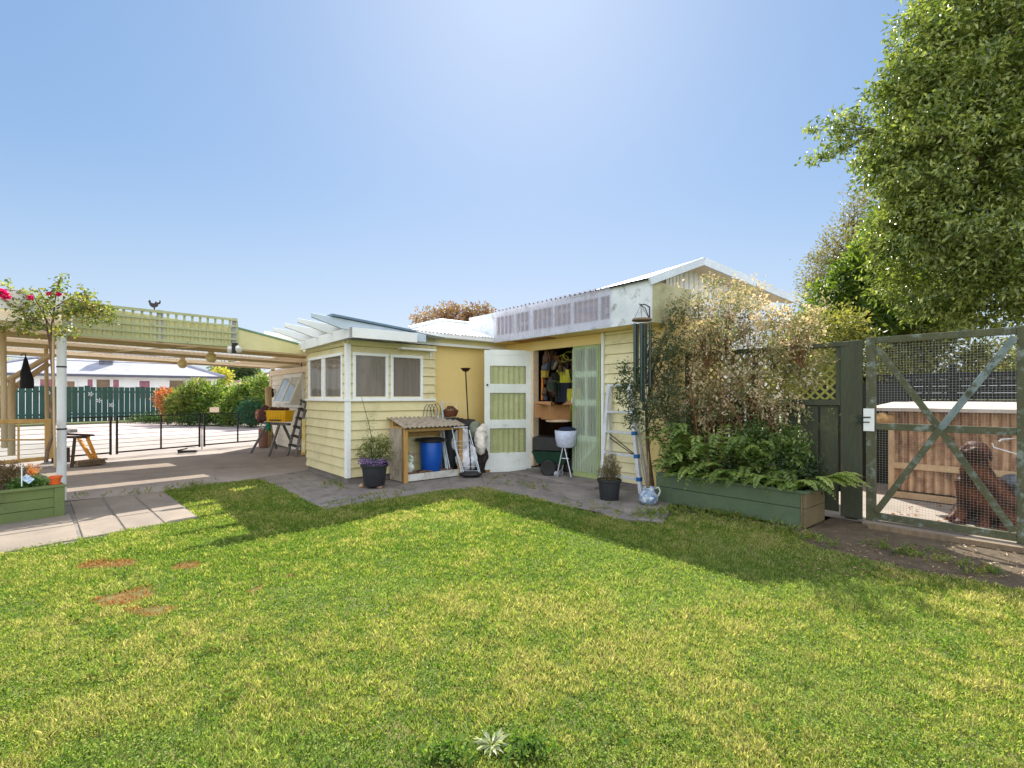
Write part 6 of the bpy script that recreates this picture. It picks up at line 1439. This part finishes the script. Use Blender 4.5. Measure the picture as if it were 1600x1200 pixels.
# ================================================================== right: trees
LA = [S(54,72,36), S(98,116,54), S(146,156,80), S(202,206,134)]
def bigtree():
    ells = [EL(1585, 100, 8.8, 185, 150), EL(1610, 320, 8.6, 215, 130), EL(1520, 230, 8.8, 150, 130), EL(1640, -60, 9, 230, 130), EL(1500, 420, 9.2, 90, 95), EL(1600, 455, 8.8, 110, 70), EL(1440, 330, 9.2, 72, 80), EL(1470, 110, 9.2, 75, 90), EL(1790, 250, 9.5, 220, 250), EL(1800, -50, 9.5, 220, 200), EL(1425, 215, 9.2, 62, 60), EL(1395, 150, 9.2, 25, 40), EL(1400, 250, 9.2, 40, 50)]
    for e in ells: e[1][1] = min(e[1][1], 1.3)
    C0, d0 = in_ells(1600, ells, .4)
    C = np.repeat(C0, 10, 0)+rng.normal(size=(16000, 3))*np.array([.17, .15, .13]); d = np.repeat(d0, 10, 0)
    V, F, r = sprigs(C, 11, .07, .112, .048, .45, 0, 1, .4, outward=d*.6)
    t = thing('broadleaf_tree', 'huge glossy yellow-green evergreen tree filling the upper right corner', 'tree', P(1760, 760, 9.4))
    link_mesh(np_mesh('crown', V, F, leafmat('glossy_laurel_leaf', LA, .32, .32, .7, tcol=(1.45, 1.55, .75, 1)), r), 'crown', t)
    # sprig sticking out to the left
    mb = MB(); tips = []
    root = P(1370, 205, 9.1)
    for q in ((1262, 200), (1258, 245), (1290, 215), (1300, 240), (1310, 180), (1325, 170), (1280, 190), (1340, 250), (1275, 250), (1330, 210)): tips.append(P(q[0], q[1], 9.1))
    branch_net(mb, P(1480, 215, 9.2), [root], .03, .05); branch_net(mb, root, tips, .012, .12)
    cs = []
    for q in tips:
        for k in range(14): cs.append(np.array(root.lerp(q, random.uniform(.45, 1.05)))+rng.normal(size=3)*.07)
    V, F, r = sprigs(np.array(cs), 6, .05, .115, .045, .5, 0, 1, .4); link_mesh(np_mesh('sprig', V, F, MATS['glossy_laurel_leaf'], r), 'crown', t)
    tb = P(1760, 810, 9.4); tb.z = -.05
    mb.tube([tb, P(1740, 560, 9.4), P(1700, 400, 9.3), P(1640, 200, 9.2), P(1600, 0, 9.0)], [.26, .2, .17, .12, .05], 12)
    branch_net(mb, P(1720, 480, 9.3), [Vector(C[k]) for k in range(0, len(C), 190)], .07, .1, 6)
    mb.build('trunk', M_bark, t)
bigtree()
bush('tree', 'fresh green tree between the garage gable and the huge evergreen', 'tree', [EL(1335, 455, 13, 46, 50), EL(1370, 420, 13, 50, 55), EL(1300, 480, 13, 40, 40), EL(1390, 360, 13.3, 38, 45), EL(1430, 470, 13, 60, 50), EL(1350, 500, 12.6, 60, 32)], 1500, 12, .15, .06, 'fresh_green_leaf', [S(40,64,30), S(68,96,40), S(110,132,56), S(160,172,88)], .38, spread=.1, trunk=[P(1360, 740, 13)-Vector((0, 0, .6)), P(1362, 600, 13), P(1365, 500, 13)], droop=.4, shell=.4)
bush('tree', 'thin greyish half bare tree farther back left of the evergreen', 'tree', [EL(1345, 330, 20, 30, 50), EL(1320, 385, 20, 40, 40), EL(1290, 430, 20, 36, 36), EL(1370, 300, 20, 22, 34), EL(1300, 400, 20, 28, 22), EL(1275, 455, 20, 25, 25)], 800, 7, .14, .06, 'greyish_leaf', [S(90,96,70), S(128,124,90), S(150,138,104)], .35, spread=.17, trunk=[P(1330, 700, 20)-Vector((0, 0, 0)), P(1330, 560, 20), P(1335, 430, 20)], shell=.15)
bush('shrub', 'bushy olive green foliage behind the lattice fence', 'shrub', [EL(1300, 520, 10.5, 60, 40), EL(1240, 535, 10.5, 45, 36), EL(1340, 560, 10, 40, 40), EL(1260, 590, 10, 60, 45)], 800, 10, .1, .045, 'olive_leaf', [S(64,76,38), S(104,112,56), S(150,148,84), S(176,164,104)], .38, spread=.08, shell=.3)
bush('shrub', 'leafy yellow-green shrubs seen through the top of the mesh gate', 'shrub', [EL(1420, 555, 12.5, 50, 32), EL(1480, 565, 12.5, 50, 30), EL(1385, 580, 12, 30, 40), EL(1570, 560, 12, 50, 30), EL(1430, 525, 13, 60, 25)], 900, 10, .12, .055, 'olive_leaf', [], .5, spread=.1, shell=.3, droop=.3)
# dark slatted fence behind
sf2 = thing('slat_fence', 'dark horizontal slatted fence behind the dog kennel', 'fence', HP(.5, 12, 0))
for k in range(14):
    mb = MB(HF); z = .1+k*.125; mb.box(-3.9, 5, 12, 12.02, z, z+.119); mb.build('slat', mat('blackish_fence_stain', S(44,46,42), S(34,36,34), 3, .8, .2, 30), sf2)
for a in (-3.8, -1.8, .2, 2.2, 4.2):
    mb = MB(HF); mb.box(a, a+.1, 12.025, 12.12, 0, 2.0); mb.build('post', MATS['blackish_fence_stain'], sf2)
mb = MB(HF); mb.box(-3.4, -1.95, 9.7, 9.73, 0, 1.62)
o = mb.build('dark_screen', MATS['blackish_fence_stain']); tag(o, 'dark upright screen boards just inside the mesh gate at its left', 'screen')
# kennel / run shelter of ribbed plastic
kn = thing('dog_shelter', 'low shelter clad in aged corrugated plastic sheet behind the mesh gate', 'shelter', HP(-.5, 8.6, 0))
M_kp = mat('peach_brown_ribbed_plastic', S(214,176,140), S(160,118,88), 3, .55, .15, 50, (3, 3, .5), fine=.1, stain=S(104,72,52), stain_scale=3.5, stain_lo=.46, stain_hi=.66)
mb = MB(HF); mb.corr((-1.85, 8.5, .12), (3.6, 0, 0), (0, 0, 1.08), (0, -1, 0), .09, .02); mb.build('wall', M_kp, kn)
mb = MB(HF); mb.box(-1.9, -1.84, 8.48, 9.6, .05, 1.20); mb.box(-1.85, 1.8, 9.58, 9.62, .05, 1.20); mb.box(1.75, 1.8, 8.55, 9.6, .05, 1.20); mb.build('side_wall', M_kp, kn)
mb = MB(HF); mb.box(-1.9, 1.8, 8.44, 8.475, .42, .5); mb.box(-1.9, -1.84, 8.43, 8.479, .02, 1.20); mb.box(-1.84, 1.8, 8.43, 8.48, .02, .1); mb.build('rail', mat('pale_raw_timber', S(214,182,142), S(190,156,118), 4, .7, .2, 40), kn)
mb = MB(HF); mb.prism([(-2.1, 8.28, 1.205), (-2.1, 8.28, 1.25), (-2.1, 9.75, 1.33), (-2.1, 9.75, 1.29)], (4.1, 0, 0)); mb.build('roof', mat('chalky_pale_sheet', S(196,186,176), S(170,158,146), 4, .7, .2, 40, stain=S(150,130,108), stain_scale=5, stain_lo=.55, stain_hi=.75), kn)
o = blob('straw_heap', mat('straw', S(206,164,104), S(170,130,80), 12, .9, .4), [('e', HP(-1.95, 8.35, 1.1), (.16, .1, .07))], .02, 2, disp=.03, dscale=14); tag(o, 'tuft of straw poking out under the left end of the shelter roof', 'straw')
mb = MB(HF); mb.box(1.05, 1.2, 8.5, 8.62, 1.30, 1.44); o = mb.build('brick', mat('orange_brick', S(180,110,74), None, 5, .9), bevel=.006); tag(o, 'orange brick on the right of the shelter roof', 'brick')
# white garden chair
gc = thing('garden_chair', 'white tubular garden chair beside the dog', 'chair', P(1585, 800, 5.9))
mb = MB(); mb.tube([P(1561, 690, 5.9), P(1564, 687, 5.9), P(1596, 684, 5.7), P(1597, 800, 5.6)], .012, 8); mb.tube([P(1550, 692, 6.0), P(1553, 699, 6.0), P(1597, 712, 5.8)], .008, 6); mb.build('frame', M_white, gc)
o = blob('grey_bucket_toy', mat('grey_rubber', S(120,126,134), S(60,64,70), 8, .5), [('e', P(1582, 752, 5.95), (.12, .1, .09)), ('e', P(1592, 776, 5.95), (.09, .1, .12))], .015, 3); o.name = 'rolled_mat'; tag(o, 'rolled grey mat lying on the white garden chair', 'mat')
# dry leaves on concrete
lc = np.array([np.array(HP(random.uniform(-1.6, -.2), random.uniform(6.8, 8.3), .012)) for _ in range(60)]); V, F, r = leaf_geo(lc, rng.normal(size=(60, 3))*np.array([1, 1, .15]), .05, .03, rng.uniform(0, 1, 60))
o = link_mesh(np_mesh('fallen_leaves', V, F, leafmat('dry_leaf', [S(150,90,50), S(190,130,80), S(120,80,50)], .2), r), 'fallen_leaves'); tag(o, 'scattered dry leaves on the concrete behind the gate', 'leaves', kind='stuff')

# ================================================================== dog (sitting chocolate labrador, facing the camera, head turned up)
dp = Vector((5.02, 5.36, .006)); DG = Matrix.Translation(dp) @ Matrix.Rotation(R(-66), 4, 'Z') @ Matrix.Scale(1.1, 4)   # local: -y towards the camera, x right
mfur = mat('chocolate_brown_fur', S(80,44,30), S(50,28,20), 7, .6, .5, 110, fine=.25, spec=.35)
RX = lambda a: Matrix.Rotation(R(a), 4, 'X')
parts = [
 ('e', (.0, .02, .40), (.135, .13, .22), RX(-12)),                      # chest
 ('e', (.02, .20, .26), (.16, .22, .22)), ('e', (.03, .30, .17), (.17, .17, .165)),   # trunk, rump
 ('e', (0, -.04, .55), (.105, .10, .13), RX(-15)),                      # neck
 ('e', (0, -.02, .62), (.09, .09, .1)),
 ('e', (0, -.05, .735), (.098, .105, .092)),                            # skull
 ('e', (0, -.155, .705), (.052, .085, .046)), ('e', (0, -.215, .70), (.042, .04, .036)), ('e', (0, -.15, .668), (.04, .07, .022)),  # muzzle, jaw
 ('e', (-.055, -.11, .695), (.035, .05, .035)), ('e', (.055, -.11, .695), (.035, .05, .035)),
 ('t', [(-.085, -.04, .42), (-.095, -.03, .24), (-.09, -.06, .12), (-.09, -.075, .035)], [.062, .042, .033, .034]),
 ('t', [(.085, -.04, .42), (.095, -.03, .24), (.09, -.06, .12), (.09, -.075, .035)], [.062, .042, .033, .034]),
 ('e', (-.09, -.10, .03), (.042, .062, .03)), ('e', (.09, -.10, .03), (.042, .062, .03)),
 ('e', (-.15, .22, .17), (.075, .15, .14)), ('e', (.17, .22, .17), (.075, .15, .14)),
 ('t', [(-.18, .12, .12), (-.185, .02, .05), (-.19, -.04, .035)], [.055, .04, .034]), ('t', [(.2, .12, .12), (.205, .02, .05), (.21, -.04, .035)], [.055, .04, .034]),
 ('t', [(.06, .44, .1), (.16, .52, .04), (.28, .5, .035)], [.04, .032, .02]),
]
HM = Matrix.Translation((0, -.03, 0)) @ Matrix.Rotation(R(24), 4, 'Z') @ Matrix.Translation((0, .03, .64)) @ Matrix.Rotation(R(-14), 4, 'X') @ Matrix.Translation((0, 0, -.64))
HRm = (Matrix.Rotation(R(24), 4, 'Z') @ Matrix.Rotation(R(-14), 4, 'X'))
parts = [(q[0], tuple(HM @ Vector(q[1])), q[2], HRm @ (q[3] if len(q) > 3 else I4)) if q[0] == 'e' and q[1][2] > .65 else q for q in parts]
dg_ = thing('dog', 'chocolate brown labrador sitting behind the wire gate looking at the camera', 'dog', dp, rz=0)
for q_ in parts: pass
blob('body', mfur, parts, .0095, 7, dg_, DG, disp=.003, dscale=14)
def fur(src, name, parent, n, ln, cols_, seed):
    me = src.data; W = Matrix.Translation(parent.location); r_ = np.random.default_rng(seed)
    nv = len(me.vertices); co_ = np.empty(nv*3); me.vertices.foreach_get('co', co_); co_ = co_.reshape(-1, 3)+np.array(parent.location)
    no = np.empty(nv*3); me.vertices.foreach_get('normal', no); no = no.reshape(-1, 3)
    k = r_.integers(0, nv, n); B = co_[k]+r_.normal(size=(n, 3))*.004; D = no[k]*.55+np.array([0, 0, -1.0])+r_.normal(size=(n, 3))*.22
    ok = B[:, 2] > .03; B, D, kk_ = B[ok], D[ok], k[ok]
    V, F, r = leaf_geo(B, D, ln*r_.uniform(.5, 1.2, len(B)), .005, np.clip(.5+.35*np.sin(co_[kk_][:, 0]*19+co_[kk_][:, 2]*23)+r_.normal(size=len(B))*.25, 0, 1), up=no[kk_], fold=.05)
    V[:, 2] = np.maximum(V[:, 2], .008)
    link_mesh(np_mesh(name, V, F, leafmat('brown_fur_strands', cols_, .12, .7, .2, tcol=(1.3, .9, .7, 1)), r), name, parent)
bpy.context.view_layer.update()
FC = [S(48,27,19), S(84,47,31), S(116,67,43), S(150,92,60)]
fur([c for c in dg_.children if c.name.startswith('body')][0], 'fur', dg_, 42000, .026, FC, 5)
for s_ in (-1, 1):
    blob('ear', mat('dark_brown_ear_fur', S(72,40,28), S(46,26,20), 8, .65, .4, 100, fine=.2), [('e', (s_*.088, -.035, .745), (.025, .04, .03)), ('e', (s_*.108, -.045, .695), (.02, .042, .06), Matrix.Rotation(R(-s_*10), 4, 'Y'))], .007, 4, dg_, DG @ HM)
    mb = MB(DG @ HM); mb.ell((s_*.038, -.137, .752), (.011, .008, .011), 12, 8); mb.build('eye', mat('amber_dark_eye', S(60,36,16), None, 3, .1, spec=.9, fine=0), dg_, smooth=True)
mb = MB(DG @ HM); mb.ell((0, -.25, .712), (.021, .014, .016), 14, 8); mb.build('nose', mat('brown_black_nose', S(44,28,26), None, 5, .35), dg_, smooth=True)
mb = MB(DG @ HM); mb.tube([(-.035, -.215, .676), (0, -.235, .683), (.035, -.215, .676)], .003, 5); mb.build('mouth', M_black, dg_)

# ================================================================== lawn grass
def grass():
    N = 1000000
    Y = 1.3+ (9.2-1.3)*rng.uniform(0, 1, N)**1.32
    X = rng.uniform(-1, 1, N)*(1.12*Y+1.1)
    ok = in_poly(X, Y, [(p.x, p.y) for p in lawn]); X = X[ok]; Y = Y[ok]
    big = vnoise(X+50, Y+50, .55, 1); mid = vnoise(X+20, Y+70, 2.1, 2); fin = vnoise(X+90, Y+10, 7.5, 3); f2 = vnoise(X+30, Y+33, 22, 4)
    pat = .34*big+.3*mid+.36*fin
    # bare brown patches where the photograph has them
    dry = np.zeros(len(X))
    for (px_, py_, rx_, ry_) in ((195, 931, .2, .045), (236, 952, .15, .03), (168, 882, .2, .035), (288, 884, .11, .03), (395, 922, .06, .02), (455, 900, .07, .015)):
        g = G(px_, py_); w_ = (vnoise(X+5, Y+5, 7, 8)**1.5*1.9+vnoise(X+2, Y+9, 26, 9)*.5+.05)
        dry = np.maximum(dry, np.clip(1.25-(((X-g.x)/rx_)**2+((Y-g.y)/(ry_*3.2))**2)/w_, 0, 1))
    lf = np.clip((X/np.maximum(Y, 1)+.2), -1, 1)           # the right and near side is drier
    straw = np.clip((pat-.5)*1.9+.36+lf*.14+(f2-.5)*.7, 0, 1)
    keep = rng.uniform(0, 1, len(X)) > dry*.12
    X, Y, straw, dry, fin, f2, mid = (a[keep] for a in (X, Y, straw, dry, fin, f2, mid))
    n = len(X)
    h = (.014+.013*mid+.010*fin)*rng.uniform(.5, 1.2, n)*(1-.5*dry)*(.65+.7*f2)*(1+.10*np.maximum(Y-3, 0))
    w_ = .0017*rng.uniform(.6, 1.7, n)*(1+.36*np.maximum(Y-2, 0))
    ang = rng.uniform(0, 2*math.pi, n); lean = rng.uniform(.1, .95, n)*h; la = rng.uniform(0, 2*math.pi, n)
    B = np.stack([X, Y, np.full(n, -.012)], 1); s_ = np.stack([np.cos(ang), np.sin(ang), np.zeros(n)], 1)*w_[:, None]
    T = B+np.stack([np.cos(la)*lean, np.sin(la)*lean, h], 1); Mi = B+(T-B)*.55+np.stack([np.zeros(n), np.zeros(n), h*.15], 1)
    V = np.stack([B-s_, B+s_, Mi+s_*.8, T, Mi-s_*.8], 1).reshape(-1, 3)
    i = np.arange(n)*5; F = np.stack([i, i+1, i+2, i+3, i+4], 1)
    gA_ = np.array(S(84,118,44)[:3]); gB_ = np.array(S(142,154,72)[:3]); gC_ = np.array(S(172,164,116)[:3]); gD_ = np.array(S(156,106,72)[:3]); gE_ = np.array(S(118,144,78)[:3])
    u_ = np.clip(straw+rng.normal(0, .3, n), 0, 1)[:, None]
    c = np.where(u_ < .5, gA_*(1-u_*2)+gB_*u_*2, gB_*(2-2*u_)+gC_*(2*u_-1))
    ec = (vnoise(X+11, Y+44, 1.7, 6) > .66)[:, None]*rng.uniform(0, 1, (n, 1)); c = c*(1-.7*ec)+gE_*.7*ec
    dd_ = np.clip(dry*1.3+rng.normal(0, .15, n)*(dry > .05), 0, 1)[:, None]; c = c*(1-dd_)+gD_*dd_
    c *= rng.uniform(.58, 1.52, (n, 1))
    cols = np.repeat(np.concatenate([c, np.ones((n, 1))], 1), 5, 0)
    m = bpy.data.materials.new('grass_blade'); m.use_nodes = True; nd = m.node_tree.nodes; lk = m.node_tree.links; b = nd['Principled BSDF']
    at = nd.new('ShaderNodeAttribute'); at.attribute_name = 'col'; lk.new(at.outputs['Color'], b.inputs['Base Color']); b.inputs['Roughness'].default_value = .65; b.inputs['Specular IOR Level'].default_value = .15
    tr = nd.new('ShaderNodeBsdfTranslucent'); mm = nd.new('ShaderNodeMix'); mm.data_type = 'RGBA'; mm.blend_type = 'MULTIPLY'; mm.inputs[0].default_value = 1; mm.inputs[7].default_value = (1.35, 1.4, .8, 1)
    lk.new(at.outputs['Color'], mm.inputs[6]); lk.new(mm.outputs[2], tr.inputs[0]); ms = nd.new('ShaderNodeMixShader'); ms.inputs[0].default_value = .5
    lk.new(b.outputs[0], ms.inputs[1]); lk.new(tr.outputs[0], ms.inputs[2]); lk.new(ms.outputs[0], nd['Material Output'].inputs[0])
    me = np_mesh('grass', V, F, m, cols=cols)
    o = link_mesh(me, 'grass')
    # creeping broadleaf plants between the blades
    k = rng.permutation(n)[:int(n*.33)]; k = k[(vnoise(X[k]+7, Y[k]+3, 1.3, 12)*.6+vnoise(X[k]+7, Y[k]+3, 5, 13)*.5) > rng.uniform(.25, .8, len(k))]
    k = k[dry[k] < .2]; m_ = len(k); B = np.stack([X[k], Y[k], rng.uniform(.002, .022, m_)], 1)+rng.normal(size=(m_, 3))*np.array([.01, .01, 0])
    D = rng.normal(size=(m_, 3))*np.array([1, 1, .35]); sz = .011*rng.uniform(.5, 1.3, m_)*(1+.12*np.maximum(Y[k]-3, 0))
    V, F, r = leaf_geo(B, D, sz, sz*.7, rng.uniform(0, 1, m_), fold=.1)
    V[:, 2] = np.maximum(V[:, 2], -.004)
    o2 = link_mesh(np_mesh('lawn_weeds', V, F, leafmat('creeping_weed_leaf', [S(76,108,44), S(112,138,60), S(142,156,80), S(162,172,104)], .4, .8, .15), r), 'lawn_weeds')
    tag(o2, 'fine creeping broadleaf weeds mixed through the mown lawn', 'weeds', kind='stuff')
    tag(o, 'short mown lawn of mixed green, yellow and straw blades', 'grass', kind='stuff')
grass()
# weeds in the lawn
wd = thing('weed_rosette', 'pale grey-green thistle rosette in the lawn at the bottom centre', 'weed', G(768, 1168))
g_ = G(768, 1168); n = 46; an_ = rng.uniform(0, 6.28, n); D = np.stack([np.cos(an_), np.sin(an_), rng.uniform(.05, .5, n)], 1)
V, F, r = leaf_geo(np.tile(np.array(g_)+[0, 0, .012], (n, 1))+D*.01, D, rng.uniform(.03, .085, n), .013, rng.uniform(0, 1, n)); link_mesh(np_mesh('leaves', V, F, leafmat('thistle_leaf', [S(150,160,120), S(196,200,170), S(120,140,90)], .3), r), 'leaves', wd)
random.seed(9)
C = []
for k in range(26):
    x, y = random.uniform(40, 1580), random.uniform(900, 1190); g = G(x, y)
    for j in range(random.randint(5, 12)): C.append([g.x+random.gauss(0, .05), g.y+random.gauss(0, .05), .012+random.uniform(0, .015)])
for k in range(60):
    for j in range(3): g = G(700+random.gauss(0, 16), 1185+random.gauss(0, 8)) if k % 2 else G(820+random.gauss(0, 16), 1175+random.gauss(0, 10)); C.append([g.x, g.y, .02])
C = np.array(C); V, F, r = sprigs(C, 5, .012, .026, .014, -.4, 0, 1, .6)
o = link_mesh(np_mesh('clover', V, F, leafmat('clover_leaf', [S(60,94,38), S(96,126,56), S(140,154,88)], .4, .8, .15), r), 'clover'); tag(o, 'darker green clover and weeds scattered through the lawn', 'clover', kind='stuff')
# weeds along paving and planter edges
C = []
for (xa, ya, xb, yb, n_) in ((1045, 796, 1170, 815, 110), (1000, 805, 1050, 800, 40), (1170, 818, 1300, 850, 60), (1360, 850, 1560, 900, 50), (505, 792, 640, 772, 40), (760, 748, 850, 760, 30), (880, 786, 1036, 815, 40), (255, 768, 330, 757, 40), (500, 752, 540, 762, 20), (120, 780, 250, 766, 14)):
    for k in range(n_):
        f = random.random(); g = G(xa*(1-f)+xb*f+random.gauss(0, 7), ya*(1-f)+yb*f+random.gauss(0, 4)); C.append([g.x, g.y, .012])
C = np.array(C); V, F, r = sprigs(C, 9, .02, .05, .012, -1.0, 0, 1, .6)
o = link_mesh(np_mesh('edge_weeds', V, F, leafmat('edge_weed_leaf', [S(60,88,36), S(100,124,50), S(140,150,76), S(150,120,70)], .45), r), 'edge_weeds'); tag(o, 'weeds and loose grass along the paving and planter edges', 'weeds', kind='stuff')
C = np.array([[*G(random.uniform(1240, 1600), random.uniform(850, 905))[:2], .006] for _ in range(420)]); n = len(C); V, F, r = leaf_geo(C, rng.normal(size=(n, 3))*np.array([1, 1, .2]), .035, .014, rng.uniform(0, 1, n))
o = link_mesh(np_mesh('bark_litter', V, F, leafmat('bark_chip', [S(90,72,54), S(140,116,90), S(180,150,116)], .1), r), 'bark_litter'); tag(o, 'loose bark chips and litter on the soil before the gate', 'litter', kind='stuff')
